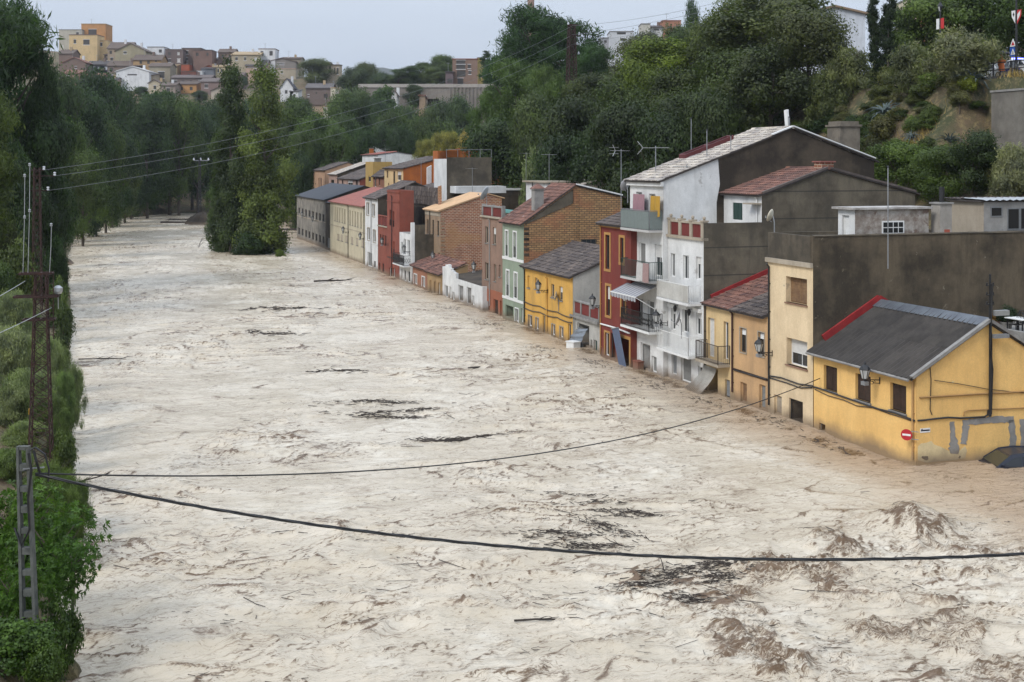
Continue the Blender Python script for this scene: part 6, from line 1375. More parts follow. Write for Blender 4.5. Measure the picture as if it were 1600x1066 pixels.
h.front(zt, M_BEIGE, 0); h.gables(zt, 4, zt + .9, 8, zt, M_BEIGE, M_BEIGE, 0); h.back(8, zt, M_BEIGE, 0); h.roof(zt, 4, zt + .9, 8, zt, 'tile', T_WHITE, seed=4)
h = House('turquoise-topped yard wall between the brown-pink and green houses', 776, 800, 5, 'yard_wall', 'wall', None); zt = h.L(785, 327)[1]
MB().box(0, h.W, 0, .25, -1, zt - .3).build('wall', CONCD, h.root); MB().box(0, h.W, -.03, .28, zt - .29, zt).build('painted_cap', TQ, h.root)
h = House('long dark backyard block with a white roof edge above the peach roof', 700, 750, 15, 'backyard_block', 'building', None); zt = h.L(705, 292)[1]
h.front(zt - .25, SOOT, 0); h.gables(zt - .25, 3, zt - .25, 6, zt - .25, SOOT, SOOT, 0); h.back(6, zt - .25, SOOT, 0); MB().box(-.1, h.W + .1, -.1, 6.1, zt - .24, zt).build('roof', M_WHITE, h.root)
# ---------------------------------------------------------------- the hill town and other far buildings
def hill_Y(py): return 90.26 / (.232 - (255 - py) / 1965)
TG = 'houses of the hill town on the left skyline'
TW = flat('far_window', (.06, .055, .05), .5)
_tm = {}
def tm(c, s=1.0):
    k = tuple(round(x, 3) for x in c)
    if k not in _tm: _tm[k] = surf('town_render_%d' % len(_tm), c, tuple(x * .82 for x in c), scale=.25, streak=.25, mud=False, bump=0)
    return _tm[k]
WHT, CRM, TAN, ORN, BRN, GRY, PCH, YLW, REDB, OCH = (.70, .70, .70), (.55, .47, .34), (.36, .28, .20), (.50, .26, .11), (.20, .14, .115), (.26, .25, .24), (.48, .34, .26), (.64, .47, .25), (.36, .095, .05), (.44, .33, .20)
RB, RG, RR = (.15, .115, .095), (.11, .10, .10), (.24, .12, .085)
def far(label, p0, p1, pe, pb, typ, wall, roof=RB, rise=6, Y=None, depth=9, yaw=0, wins=None, group=TG, name='house', cat='house', apex=None, side=None, zdrop=6):
    """p0..p1 front width, pe eave row, pb foot row (photo pixels); typ: flat, side (ridge along the front), gable (gable end in front), mono"""
    Y = Y or hill_Y(pb); k = Y / F; W = (p1 - p0) * k; c = atY(p0, pe, Y); z0 = atY(p0, pb, Y).z; H = c.z - z0
    o = thing(name, label, cat, (c.x, c.y, z0), R(yaw), group); rz = rise * k; mw = tm(wall); mr = tm(roof); zb = -zdrop
    holes = []; rects = []
    if wins is None:
        n = max(1, int(W / 3.3)); fl = max(1, int(H / 3.1))
        for i in range(n):
            for j in range(fl):
                if rng.random() < .12: continue
                x = W * (i + .5) / n + rng.uniform(-.3, .3); z = H - 1.0 - 3.0 * j; hw = rng.uniform(.45, .7)
                if z - 1.5 > 0: rects.append((x - hw, x + hw, z - 1.4, z))
    else:
        for (a, b, d, e) in wins: rects.append(((a - p0) * k, (b - p0) * k, (pb - e) * k, (pb - d) * k))
    holes = [(max(.1, a), min(W - .1, b), d, min(e, H - .15), .18) for a, b, d, e in rects]
    m = MB(); wall_cells(m, W, zb, H, holes)
    ax = W / 2 if apex is None else (apex - p0) * k
    if typ == 'gable': m.face([(0, 0, H), (W, 0, H), (ax, 0, H + rz)]); m.face([(0, depth, H), (ax, depth, H + rz), (W, depth, H)])
    if typ == 'side':
        for x in (0, W): m.face([(x, 0, zb), (x, 0, H), (x, depth / 2, H + rz), (x, depth, H), (x, depth, zb)][::1 if x == 0 else -1])
    elif typ == 'mono':
        for x in (0, W): m.face([(x, 0, zb), (x, 0, H), (x, depth, H + rz), (x, depth, zb)][::1 if x == 0 else -1])
    else:
        for x in (0, W): m.face([(x, 0, zb), (x, 0, H), (x, depth, H), (x, depth, zb)][::1 if x == 0 else -1])
    m.face([(0, depth, zb), (0, depth, H), (W, depth, H), (W, depth, zb)])
    m.build('wall', mw, o)
    if side: MB().box(W - .02, W + .03, .02, depth, zb, H - .05).build('side_wall', tm(side), o)
    for (a, b, c_, d, e) in holes:
        w = MB().box(a - .01, b + .01, .16, .22, c_ - .01, d + .01).build('window', TW if rng.random() < .8 or wins else CURT, o)
        if rng.random() < .5: MB().box(a - .18, b + .18, -.04, .0, c_ - .22, c_ - .02).box(a - .18, b + .18, -.04, .0, d + .02, d + .18).build('window_trim', tm(WHT), w)
    t = .25; e = .4; r = MB()
    if typ == 'flat': r.box(-.15, W + .15, -.15, depth + .15, H + .01, H + .3)
    elif typ == 'gable':
        for (xa, xb) in ((-e, ax), (W + e, ax)):
            za = H - rz * e / max(ax, 1)
            r.hexa([(xa, -e, za), (xb, -e, H + rz), (xb, depth + e, H + rz), (xa, depth + e, za), (xa, -e, za + t), (xb, -e, H + rz + t), (xb, depth + e, H + rz + t), (xa, depth + e, za + t)])
    else:
        dd = depth / 2 if typ == 'side' else depth
        r.hexa([(-e, -e, H - rz * e / dd + .02), (W + e, -e, H - rz * e / dd + .02), (W + e, dd, H + rz + .02), (-e, dd, H + rz + .02), (-e, -e, H - rz * e / dd + t), (W + e, -e, H - rz * e / dd + t), (W + e, dd, H + rz + t), (-e, dd, H + rz + t)])
        if typ == 'side': r.hexa([(-e, dd, H + rz + .02), (W + e, dd, H + rz + .02), (W + e, depth + e, H + .02), (-e, depth + e, H + .02), (-e, dd, H + rz + t), (W + e, dd, H + rz + t), (W + e, depth + e, H + t), (-e, depth + e, H + t)])
    rf = r.build('roof', mr, o)
    if typ != 'flat':
        n = max(3, int(W / .9)); q = MB(); L = (depth / 2 if typ == 'side' else depth)
        if typ in ('side', 'mono'):
            for i in range(n): x = -e + (W + 2 * e) * (i + .5) / n; q.cr = rng.random(); q.bar((x, -e, H - rz * e / L + t + .03), (x, L, H + rz + t + .03), .35, .12)
            q.build('tile_rows', mr, rf, 'stuff')
        if rng.random() < .6: MB().box(W * .6, W * .6 + .9, L * .7, L * .7 + .9, H, H + rz + 1.3).build('chimney', tm(rng.choice([OCH, BRN, WHT])), o)
    if rng.random() < .35: MB().bar((W * .3, depth * .4, H), (W * .3, depth * .4, H + rz + 3), .10).bar((W * .3 - .7, depth * .4, H + rz + 2.7), (W * .3 + .7, depth * .4, H + rz + 2.7), .07).build('antenna', GREYM, o)
    return o
for a in (
 ('flat beige block at the left end of the town skyline', 92, 128, 47, 84, 'flat', (.46, .43, .36), GRY, 0, 585),
 ('orange block with a wide white window, highest on the town skyline', 127, 165, 38, 86, 'flat', ORN, OCH, 0, 588, 10, 0, ((138, 151, 46, 54),)),
 ('yellow house in front of the orange skyline block', 108, 152, 55, 92, 'flat', YLW, BRN, 0, 572, 10, 0, ((115, 119, 62, 68), (130, 140, 62, 70))),
 ('narrow yellow annex under the orange skyline block', 151, 168, 64, 92, 'flat', YLW, OCH, 0, 576, 8, 0, ((156, 160, 67, 72),)),
 ('dark green house below the yellow skyline house', 133, 152, 76, 100, 'mono', (.07, .10, .075), RG, 5, None, 8, 0, ()),
 ('white-fronted house with a long grey roof left of the dark green house', 114, 133, 80, 100, 'side', WHT, RG, 8, None, 9, 0, ((117, 119, 81, 84), (121, 124, 80, 85), (126, 129, 81, 84))),
 ('white cottage under the dark green house', 134, 152, 89, 104, 'flat', WHT, GRY, 0, None, 6, 0, ()),
 ('brown house at the left edge of the town behind the ragged pine', 92, 114, 84, 120, 'side', BRN, RB, 7),
 ('reddish brown gabled house low at the left of the town', 98, 134, 98, 130, 'gable', BRN, RR, 8, None, 10, 0, ((117, 120, 104, 107), (131, 133, 106, 109))),
 ('terracotta house under the reddish brown gable', 100, 128, 115, 140, 'side', (.27, .17, .125), RR, 6),
 ('dark red house beside the narrow yellow annex', 152, 165, 80, 104, 'flat', (.15, .07, .05), RB, 0),
 ('broad brown-roofed house right of the narrow yellow annex', 168, 204, 76, 98, 'side', TAN, RB, 11, 560, 12),
 ('large tan gabled house on the town skyline', 180, 228, 80, 108, 'gable', (.34, .30, .20), RB, 12, 545, 14, 0, ((193, 198, 78, 84),), ),
 ('dark open-fronted house below the tan gable', 163, 200, 86, 110, 'mono', (.10, .08, .07), RB, 5),
 ('row of grey roofs in the middle of the town slope', 136, 172, 101, 125, 'side', (.20, .16, .14), RG, 6),
 ('white house with blue-grey shade low in the town', 145, 169, 103, 125, 'flat', (.55, .58, .64), RG, 0, None, 8, 0, ((146, 149, 104, 109), (156, 165, 106, 110))),
 ('long brown-roofed house above the white barn', 168, 222, 103, 128, 'side', (.22, .17, .14), RB, 8),
 ('ochre house with three windows under a wide grey roof', 208, 252, 94, 128, 'side', (.38, .25, .13), RB, 9, None, 10, 0, ((218, 222, 95, 100), (230, 234, 95, 100), (242, 245, 94, 97))),
 ('white house with a chimney on the town skyline', 230, 256, 74, 96, 'flat', WHT, GRY, 0, 560),
 ('white gabled barn standing lowest in the town, above the wood', 181, 233, 112, 142, 'gable', WHT, WHT, 8, None, 14, 0, ((199, 214, 116, 118),)),
 ('stone house with a big archway in the middle of the town', 233, 266, 104, 134, 'side', (.30, .26, .19), RB, 6, None, 9, 0, ((247, 257, 112, 122),)),
 ('yellow-sided house beside the archway house', 264, 277, 103, 122, 'mono', (.52, .44, .28), OCH, 4, None, 8, 0, ((268, 270, 106, 116), (272, 274, 107, 117))),
 ('brown brick house with a flat roof on the town skyline', 258, 286, 78, 100, 'flat', (.16, .12, .11), RB, 0, 555),
 ('dark skyline house with a flat overhanging roof', 284, 314, 76, 98, 'flat', BRN, RG, 0, 560),
 ('brick-walled skyline house right of the overhanging roof', 302, 331, 79, 100, 'flat', (.20, .125, .10), RG, 0, 552),
 ('white gabled cottage in the middle of the town', 314, 330, 88, 104, 'gable', WHT, RG, 4),
 ('grey house with a slate roof next to the white gabled cottage', 284, 316, 94, 112, 'side', GRY, RG, 7),
 ('vivid red tower house in the town', 283, 296, 101, 123, 'flat', REDB, RB, 0, None, 6, 0, ()),
 ('maroon house below the vivid red tower', 284, 306, 112, 130, 'flat', (.20, .08, .06), RB, 0),
 ('small white house with a white awning below the red tower', 304, 316, 112, 128, 'flat', (.6, .6, .6), WHT, 0, None, 6, 0, ()),
 ('orange-roofed house in the town centre', 318, 336, 106, 122, 'gable', REDB, RR, 4),
 ('grey-blue shed right of the red tower', 314, 334, 108, 126, 'mono', (.17, .18, .20), RG, 5),
 ('cream house with two windows at the right of the town', 333, 362, 105, 124, 'mono', (.62, .52, .33), OCH, 5, None, 9, 0, ((340, 342.5, 108, 113), (344.5, 347, 108, 113))),
 ('long dark roofed house behind the cream house', 338, 372, 93, 112, 'side', BRN, RG, 4),
 ('brown skyline house with a twin chimney', 341, 366, 82, 100, 'side', BRN, RB, 6, 560),
 ('tan skyline house with long sloping roof beside the white block', 362, 406, 86, 100, 'mono', (.40, .34, .24), OCH, 7, 550),
 ('white block with two brown windows on the town skyline', 404, 430, 77, 100, 'flat', WHT, BRN, 0, 556, 9, 0, ((407, 411.5, 80, 88), (421, 426, 80, 87))),
 ('slate-roofed house below the white block', 384, 417, 103, 122, 'side', PCH, RG, 10),
 ('pink house with pale panels below the slate roof', 384, 412, 106, 130, 'flat', PCH, GRY, 0, None, 8, 0, ((397, 401, 108, 118), (405, 410, 107, 117))),
 ('grey gabled house right of the tall river trees', 418, 462, 97, 118, 'gable', (.24, .22, .20), RB, 6, None, 10, 0, ((433, 444, 99, 101),)),
 ('tan house with a dark square window behind the river trees', 432, 462, 108, 124, 'flat', (.42, .36, .27), PCH, 0, None, 8, 0, ((439, 442, 111, 115),)),
 ('black slate-roofed white cottage right of the river trees', 438, 458, 137, 160, 'gable', WHT, (.07, .065, .075), 14),
 ('small white cottage under the black slate roof', 453, 466, 143, 160, 'mono', WHT, RG, 4),
 ('skyline house with a chimney left of the round town tree', 440, 470, 92, 112, 'side', (.30, .26, .20), RB, 3, 560),
 ('brown stone house with shaded front on the right town skyline', 496, 514, 99, 118, 'side', (.22, .19, .15), RB, 2, 540),
 ('pale house with brown verandas at the right end of the town skyline', 511, 530, 102, 122, 'mono', (.46, .38, .28), RB, 2, 530, 9, 0, ((514, 517, 104, 114), (522, 524, 106, 115), (526, 529, 106, 116))),
 ('large brown stone house with a broad grey roof below the town', 478, 518, 138, 170, 'side', (.17, .13, .115), (.14, .125, .12), 8, 455, 12, 0, ((493, 495.5, 144, 147), (506, 512, 147, 153), (481, 483, 148, 151))),
 ('cream-walled end of the large brown stone house', 516.5, 524, 138, 168, 'flat', (.62, .56, .44), OCH, 0, 452, 9, 0, ()),
 ('orange-tinted house with a cream end wall down by the trees', 488, 506, 165, 195, 'mono', (.42, .31, .22), RB, -6, 425, 8, 0, ()),
 ('cream end wall house down by the trees', 505, 512, 167, 198, 'flat', (.62, .57, .45), OCH, 0, 422, 7, 0, ((507, 509, 169, 175),)),
 ('brown house with white end wall by the road wall', 598, 612, 148, 172, 'side', (.16, .125, .11), (.2, .16, .14), 6, 385, 8, 0, ()),
 ('white end wall house by the road wall', 612, 620, 148, 170, 'gable', (.66, .65, .62), RB, 6, 383, 8, 0, ((614, 616.5, 160, 168),)),
 ('small tan house at the right of the road wall', 655, 664, 150, 180, 'mono', (.36, .26, .17), RR, -4, 390, 7, 0, ()),
 ('orange cottage with white chimneys nestled above the wood', 275, 307, 132, 146, 'mono', (.52, .28, .11), RB, 6),
 ('long brown-roofed terrace running down to the orange cottage', 268, 330, 122, 138, 'side', (.19, .15, .135), (.16, .13, .12), 5),
 ('brown terraced house right of the orange cottage', 314, 352, 128, 148, 'side', (.24, .17, .15), (.17, .14, .13), 6),
 ('brown terraced house hidden by the dark river poplar', 346, 380, 118, 140, 'side', (.22, .16, .14), RB, 5),
 ('small brown house with a grey roof just above the wood, left of the white barn', 160, 182, 126, 146, 'side', TAN, RG, 5),
 ('cream cottage tucked below the archway house', 232, 250, 130, 148, 'gable', CRM, RB, 5),
 ('grey-roofed house between the archway house and the orange cottage', 250, 274, 134, 152, 'side', (.30, .24, .20), RB, 5),
 ('red-brown house low above the wood, right of the reddish brown gable', 134, 160, 120, 142, 'side', (.26, .15, .11), RR, 6),
 ('beige house hiding behind the white barn', 218, 240, 118, 140, 'mono', (.46, .38, .27), RB, 4),
 ('pale cottage right of the orange cottage at the edge of the wood', 330, 352, 142, 158, 'gable', (.52, .45, .36), RB, 5),
):
    far(*a)
for (px, py, wpx, lab) in ((190, 146, 30, 'small dark tree below the white barn'), (222, 144, 26, 'round bush right of the white barn'), (262, 152, 30, 'small tree below the grey-roofed town house'), (312, 150, 30, 'small tree beside the orange cottage'), (150, 138, 26, 'small tree under the red-brown town house'), (345, 156, 30, 'small tree by the pale cottage'), (240, 120, 14, 'thin tree among the town roofs'), (380, 128, 18, 'dark tree among the town roofs behind the river poplars')):
    Y_ = hill_Y(py + 8); tpx('broad', px, py - 8, Y_ - 6, wpx, (.04, .06, .03), lab, None, pyb=py + 14)
# flats by the pylon above the road wall, and hilltop buildings on the right
far('brown brick flats with glazed balconies above the road wall', 707, 746, 93, 136, 'flat', (.25, .165, .125), (.26, .10, .07), 0, 415, 12, 0, ((713, 727, 94.5, 100), (713, 727, 101.5, 108), (714, 727.5, 110, 120), (715, 724, 122.5, 132), (731, 735.5, 101, 107), (732, 736, 111, 116)), group=None, name='flats', cat='building', side=YLW)
far('yellow end house joined to the brick flats', 746, 757, 91, 130, 'flat', (.55, .43, .17), GRY, 0, 417, 10, 0, (), group=None)
far('low purple-brown shed left of the brick flats', 696, 708, 113, 132, 'mono', (.16, .12, .125), RG, 2, 412, 6, 0, ((699, 707, 123, 130),), group=None, name='shed', cat='shed')
far('white hilltop flats with a long terrace, left part of the distant skyline', 953, 990, 50, 76, 'flat', (.60, .61, .63), GRY, 0, 420, 12, 0, ((964, 978, 50.5, 54), (969, 978, 60, 64)), group=None, name='flats', cat='building')
far('small grey hilltop annex left of the white flats', 938, 955, 60, 78, 'flat', (.42, .42, .44), GRY, 0, 425, 9, 0, ((944, 948, 63, 67),), group=None)
far('cream hilltop tower between the white flats and brick block', 1002, 1016, 38, 70, 'flat', (.50, .48, .42), GRY, 0, 425, 9, 0, (), group=None)
far('hilltop house with a dark hipped roof beside the brick block', 1017, 1036, 43, 68, 'side', (.56, .55, .54), (.1, .09, .09), 4, 430, 8, 0, ((1021, 1030, 45, 48),), group=None)
far('brick block at the right of the distant hilltop buildings', 1035, 1064, 33, 70, 'flat', (.40, .19, .12), (.30, .13, .09), 0, 430, 10, 0, (), group=None, name='block', cat='building')
far('plain white gabled house on top of the right hillside', 1262, 1352, 22, 62, 'gable', (.62, .65, .70), (.28, .2, .13), 11, 160, 12, 0, ((1298, 1301, 23, 25), (1336, 1339, 22.5, 24)), group=None, apex=1303)
far('orange brick flats with white bays beyond the road trees', 1452, 1512, -8, 40, 'flat', (.50, .20, .10), OCH, 0, 240, 12, 0, ((1489, 1496, 8, 18), (1505, 1510, 12, 24)), group=None, name='flats', cat='building')
far('cream flats beyond the road trees, left of the orange brick flats', 1428, 1453, -4, 40, 'flat', (.60, .53, .40), GRY, 0, 245, 12, 0, ((1436, 1446, 2, 8),), group=None, name='flats', cat='building')
# chimney stack and distant pylon
p = atY(829.5, 30, 330); o = thing('factory_chimney', 'slim brick factory chimney rising behind the big rounded pine', 'chimney', (p.x, p.y, p.z - 20))
MB().tube([(0, 0, 0), (0, 0, 40)], [1.1, .75], 12).build('stack', tm((.36, .24, .20)), o); MB().lathe([(.76, 39), (.95, 39.2), (.95, 40.1), (.7, 40.1)]).build('rim', tm((.30, .2, .17)), o)
# road wall
p0, p1, p2 = atY(560, 141, 399), atY(735, 137, 399), atY(790, 133, 399); zt = p1.z
o = thing('road_wall', 'long grey retaining wall with a pale parapet and dark arches under the hill road', 'wall', (p0.x, 398.6, 0)); W = p2.x - p0.x; a0, a1 = (668 - 800) / F * 399 - p0.x, (686 - 800) / F * 399 - p0.x
m = MB(); wall_cells(m, W, 0, zt, [(a0, a1, 0, zt - 3.6, 2.0)]); m.build('wall', surf('far_wall', (.25, .22, .19), (.17, .15, .13), .2, mud=False, streak=.6, bump=0), o)
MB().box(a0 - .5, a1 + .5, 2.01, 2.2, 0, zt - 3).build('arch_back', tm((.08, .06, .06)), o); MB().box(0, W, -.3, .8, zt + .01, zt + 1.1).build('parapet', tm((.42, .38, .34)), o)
m = MB()
for k in range(16): x = W * (.62 + .38 * k / 15); m.box(x - .3, x + .3, -.25, -.003, 0, zt - .01)
m.build('buttress', surf('far_wall', (.25, .22, .19)), o)
# trees of the far valley
def nth2(px):
    k = sorted(q[0] for q in VL_).index(px); n = len(VL_); W_ = 'first second third fourth fifth sixth seventh eighth ninth tenth eleventh twelfth'.split()
    return W_[k] + ' from the left' if k < 12 else W_[n - 1 - k] + ' from the right'
VL_ = ((470, 165, 300, 80, (.05, .08, .026), 'broad'), (500, 180, 270, 90, (.06, .10, .03), 'broad'), (478, 205, 258, 60, MID, 'broad'), (530, 150, 330, 80, MID, 'broad'), (555, 140, 340, 80, (.045, .068, .03), 'broad'), (540, 185, 290, 80, MID, 'broad'), (580, 165, 335, 70, DK, 'broad'), (600, 140, 345, 60, (.04, .07, .03), 'poplar'), (615, 178, 320, 70, MID, 'broad'), (640, 175, 335, 70, (.04, .065, .035), 'broad'), (668, 168, 340, 70, (.05, .075, .035), 'broad'), (695, 162, 345, 70, (.042, .065, .038), 'broad'), (722, 158, 340, 60, (.045, .07, .038), 'broad'), (590, 195, 290, 70, DK, 'broad'), (625, 200, 285, 60, DK, 'broad'), (655, 192, 300, 60, MID, 'broad'), (690, 188, 300, 60, MID, 'broad'), (560, 205, 270, 70, DK, 'broad'), (525, 208, 258, 60, MID, 'broad'), (462, 240, 240, 60, DK, 'broad'), (398, 158, 372, 66, DK, 'broad'), (432, 166, 365, 66, DK, 'broad'), (448, 190, 300, 60, MID, 'broad'), (418, 205, 290, 60, DK, 'broad'))
for (px, pyt, Y, wpx, c, kd) in VL_:
    tpx(kd, px, pyt, Y, wpx, c, 'hazy valley tree between the river poplars and the hill pines, ' + nth2(px), 'hazy trees in the far valley', pyb=pyt + 150)
for (px, pyt, Y, wpx, c, kd, lab, pb) in ((497, 95, 530, 66, (.07, .09, .04), 'broad', 'round olive-green tree on the town skyline', 140), (550, 106, 480, 60, (.04, .06, .03), 'broad', 'dark tree right of the town skyline', 165), (572, 100, 490, 46, (.05, .065, .03), 'broad', 'dark dome-shaped tree in the skyline dip', 160), (590, 116, 470, 50, (.035, .055, .03), 'broad', 'dark tree in front of the blue ridge', 170), (600, 135, 440, 40, DK, 'broad', 'dark tree left of the road wall', 175),
                                        (635, 104, 440, 60, (.04, .065, .03), 'pine', 'dark umbrella pine on the knoll above the road wall', 140), (622, 112, 435, 44, (.04, .062, .03), 'pine', 'dark pine at the left foot of the knoll', 142), (660, 98, 445, 56, (.05, .078, .032), 'pine', 'dark pine on the middle of the knoll', 140), (688, 88, 450, 60, (.06, .088, .034), 'broad', 'round green tree on top of the knoll', 138), (672, 106, 430, 40, (.06, .085, .035), 'broad', 'small bush on the slope of the knoll', 136), (687, 113, 420, 36, (.06, .08, .035), 'broad', 'lighter bush left of the purple-brown shed', 138), (760, 84, 405, 24, (.025, .045, .02), 'cypress', 'dark cypress right of the brick flats', 140), (645, 134, 392, 36, (.03, .045, .025), 'broad', 'dark tree in front of the road wall', 175), (458, 150, 420, 30, (.04, .06, .03), 'broad', 'dark tree below the black slate roof', 200), (470, 155, 400, 40, (.035, .055, .03), 'broad', 'dark tree left of the large brown stone house', 205)):
    tpx(kd, px, pyt, Y, wpx, c, lab, None, pyb=pb)
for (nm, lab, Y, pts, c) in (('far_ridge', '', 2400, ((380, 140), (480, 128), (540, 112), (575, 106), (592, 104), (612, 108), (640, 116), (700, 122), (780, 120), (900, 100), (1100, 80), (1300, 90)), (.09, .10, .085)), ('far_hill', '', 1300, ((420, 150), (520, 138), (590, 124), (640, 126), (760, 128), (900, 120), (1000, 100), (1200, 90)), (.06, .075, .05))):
    m = MB(); g = random.Random(3); prev = None; xs = [p[0] for p in pts]; zs = [p[1] for p in pts]; rows = []
    for j, (dy, f) in enumerate(((-500, 0), (-250, .55), (-60, .93), (0, 1.0), (200, .9), (600, .3))):
        r_ = []
        for k in range(60):
            px = xs[0] + (xs[-1] - xs[0]) * k / 59; py = float(np.interp(px, xs, zs)) + g.uniform(-1, 1) * (j in (2, 3)); p = atY(px, py, Y); r_.append((p.x, p.y + dy, 10 + (p.z - 10) * f))
        rows.append(r_)
    for j in range(5):
        for k in range(59): m.face([rows[j][k], rows[j][k + 1], rows[j + 1][k + 1], rows[j + 1][k]])
    m.build(nm, surf('ridge_%d' % Y, c, tuple(x * .6 for x in c), .02, streak=0, mud=False, bump=0), None, 'structure', True)
# ---------------------------------------------------------------- street lamps on the walls
def lantern_proto():
    o = thing('street_lamp', '', 'street lamp')
    m = MB().tube([(0, 0, .02), (0, -.42, .05), (0, -.75, .02)], .022, 6).bar((0, -.004, -.16), (0, -.004, .14), .05, .02)
    pts = [(0, -.38 + .16 * math.cos(a) * (1 - a / 12), -.06 + .13 * math.sin(a) * (1 - a / 12)) for a in [k * .7 for k in range(12)]]; m.tube(pts, .014, 5); m.tube([(0, 0, -.14), (0, -.25, -.1), (0, -.5, .02)], .014, 5)
    m.build('bracket', BLACKM, o)
    c = (0, -.75, 0); q = MB().lathe([(.05, .02), (.09, .10), (.13, .12)], c, 6); q.lathe([(.235, .50), (.24, .53), (.17, .64), (.09, .70), (.05, .74), (.055, .78), (.015, .86), (.0, .88)], c, 6)
    for k in range(6):
        a = k * math.pi / 3; q.bar((.13 * math.cos(a), -.75 + .13 * math.sin(a), .12), (.225 * math.cos(a), -.75 + .225 * math.sin(a), .5), .022)
    b = q.build('lantern', BLACKM, o)
    g = MB().lathe([(.124, .125), (.218, .495)], c, 6); g.build('glass_pane', flat('lamp_glass', (.42, .43, .42), .25), b)
    MB().box(-.14, .14, -.86, -.64, -.16, -.005).build('gear_box', GREYM, o)
    return o
LP0 = lantern_proto(); lf = True
for (hh, lx, ly, lab) in ((H18, 1352, 596, 'black street lantern on the warm yellow house, nearest the camera'), (H17, 1186.5, 553, 'black street lantern hung from the left edge of the tall cream house'), (H14, 1025.5, 506, 'black street lantern between the ornate balcony and the white balcony'), (H12, 926, 479, 'black street lantern over the brown-panelled terrace'), (H11, 841.5, 455, 'black street lantern on the ochre yellow house'), (H9, 740.5, 423, 'black street lantern left of the orange ground floor, over the low white house'), (H7, 676.5, 405, 'black street lantern in front of the tall narrow brick house')):
    x, z = on_y(lx, ly, hh.yo - .75); o = LP0 if lf else copy_tree(LP0); lf = False
    o.location = row(x, hh.yo - .02, z); o.rotation_euler = (0, 0, RANG); o['label'] = lab; o['group'] = 'black wall lanterns along the row'
for (yo, lx, ly, lab) in ((-.75, 631.5, 394, 'black street lantern over the black iron balcony of the small white house'), (-.6, 597, 382, 'black street lantern on the brick-red terrace house'), (0, 562.8, 373, 'black street lantern at the right end of the long cream house'), (0, 536.2, 363, 'black street lantern on the left half of the long cream house'), (.55, 488.5, 345, 'black street lantern on the right half of the sooty warehouse'), (.55, 472, 338, 'black street lantern on the left half of the sooty warehouse')):
    x, z = on_y(lx, ly, yo - .75); o = copy_tree(LP0); o.location = row(x, yo - .02, z); o.rotation_euler = (0, 0, RANG); o['label'] = lab; o['group'] = 'black wall lanterns along the row'
# ---------------------------------------------------------------- aerials and dishes
def aerial(label, p, h, style='yagi', yaw=0.5, r=.03, boom=1.6):
    o = thing('tv_aerial', label, 'aerial', p, RANG + yaw, 'tv aerials on the roofs'); MB().tube([(0, 0, 0), (0, 0, h)], r, 6).build('mast', GREYM, o)
    if style == 'pole': MB().lathe([(.05, h), (.06, h + .05), (.0, h + .1)], n=8).build('mast_cap', BLACKM, o); return o
    m = MB().bar((-boom * .5, 0, h - .12), (boom * .5, 0, h - .12), .03)
    for k in range(9): x = -boom * .5 + boom * k / 8; L = .42 - .02 * k; m.bar((x, -L, h - .12), (x, L, h - .12), .016)
    if style == 'log':
        for s_ in (-1, 1): m.bar((-boom * .5, 0, h - .12), (-boom * .5 - .35, 0, h - .12 + .4 * s_), .03); m.bar((-boom * .5 - .2, -.4, h - .12 + .22 * s_), (-boom * .5 - .2, .4, h - .12 + .22 * s_), .018)
    m.build('boom', GALV, o); return o
def P3(px, py, y): x, z = on_y(px, py, y); return row(x, y, z)
for (px, p0, p1, y, st, yaw, lab) in ((970.5, 345, 233, 3, 'log', 2.2, 'tv aerial with a bent arm above the oxblood house'), (1024.5, 282, 228, .6, 'log', .9, 'tv aerial standing on the eave of the tall white house'), (1073, 348, 257, 1.2, 'yagi', 1.2, 'thin tv mast behind the red-panelled parapet'), (1104.5, 347, 204, 3.2, 'pole', 0, 'tall bare mast in front of the white gable wall'), (1142, 286, 213, 4.2, 'pole', 0, 'bent mast at the edge of the sooty gable'), (1080, 238, 186, 9, 'pole', .3, 'short mast behind the skylight'),
                                  (1387.5, 420, 262, 3.2, 'pole', 0, 'rusty mast standing before the whitewashed roof shed'), (822, 300, 238, 14, 'yagi', .2, 'tv aerial left of the hut with the blue door'), (858, 300, 240, 14, 'yagi', 1.4, 'tv aerial right of the hut with the blue door'), (1170, 420, 380, 3, 'pole', 0, 'little post on the dark terrace wall'), (658, 296, 246, 6, 'yagi', .4, 'tv aerial on the old brown roof behind the red tower'), (738, 300, 262, 9, 'yagi', .3, 'tv aerial above the peach roof'), (602, 300, 232, 12, 'yagi', 1.0, 'tall tv aerial amid the second row roofs'), (688, 262, 232, 12, 'pole', .5, 'pole on the rust orange wall')):
    a, b = P3(px, p0, y), P3(px, p1, y); aerial(lab, a, b.z - a.z, st, yaw)
a, b = P3(1233, 258, 8.6), P3(1233, 184, 8.6); o = aerial('dark mast with a slim upright dish on the limewashed roof ridge', a, b.z - a.z, 'pole', 0, .06); MB().bar((-.15, .0, b.z - a.z - .9), (-.35, 0, b.z - a.z + .5), .12, .35).build('panel_antenna', WHITEP, o)
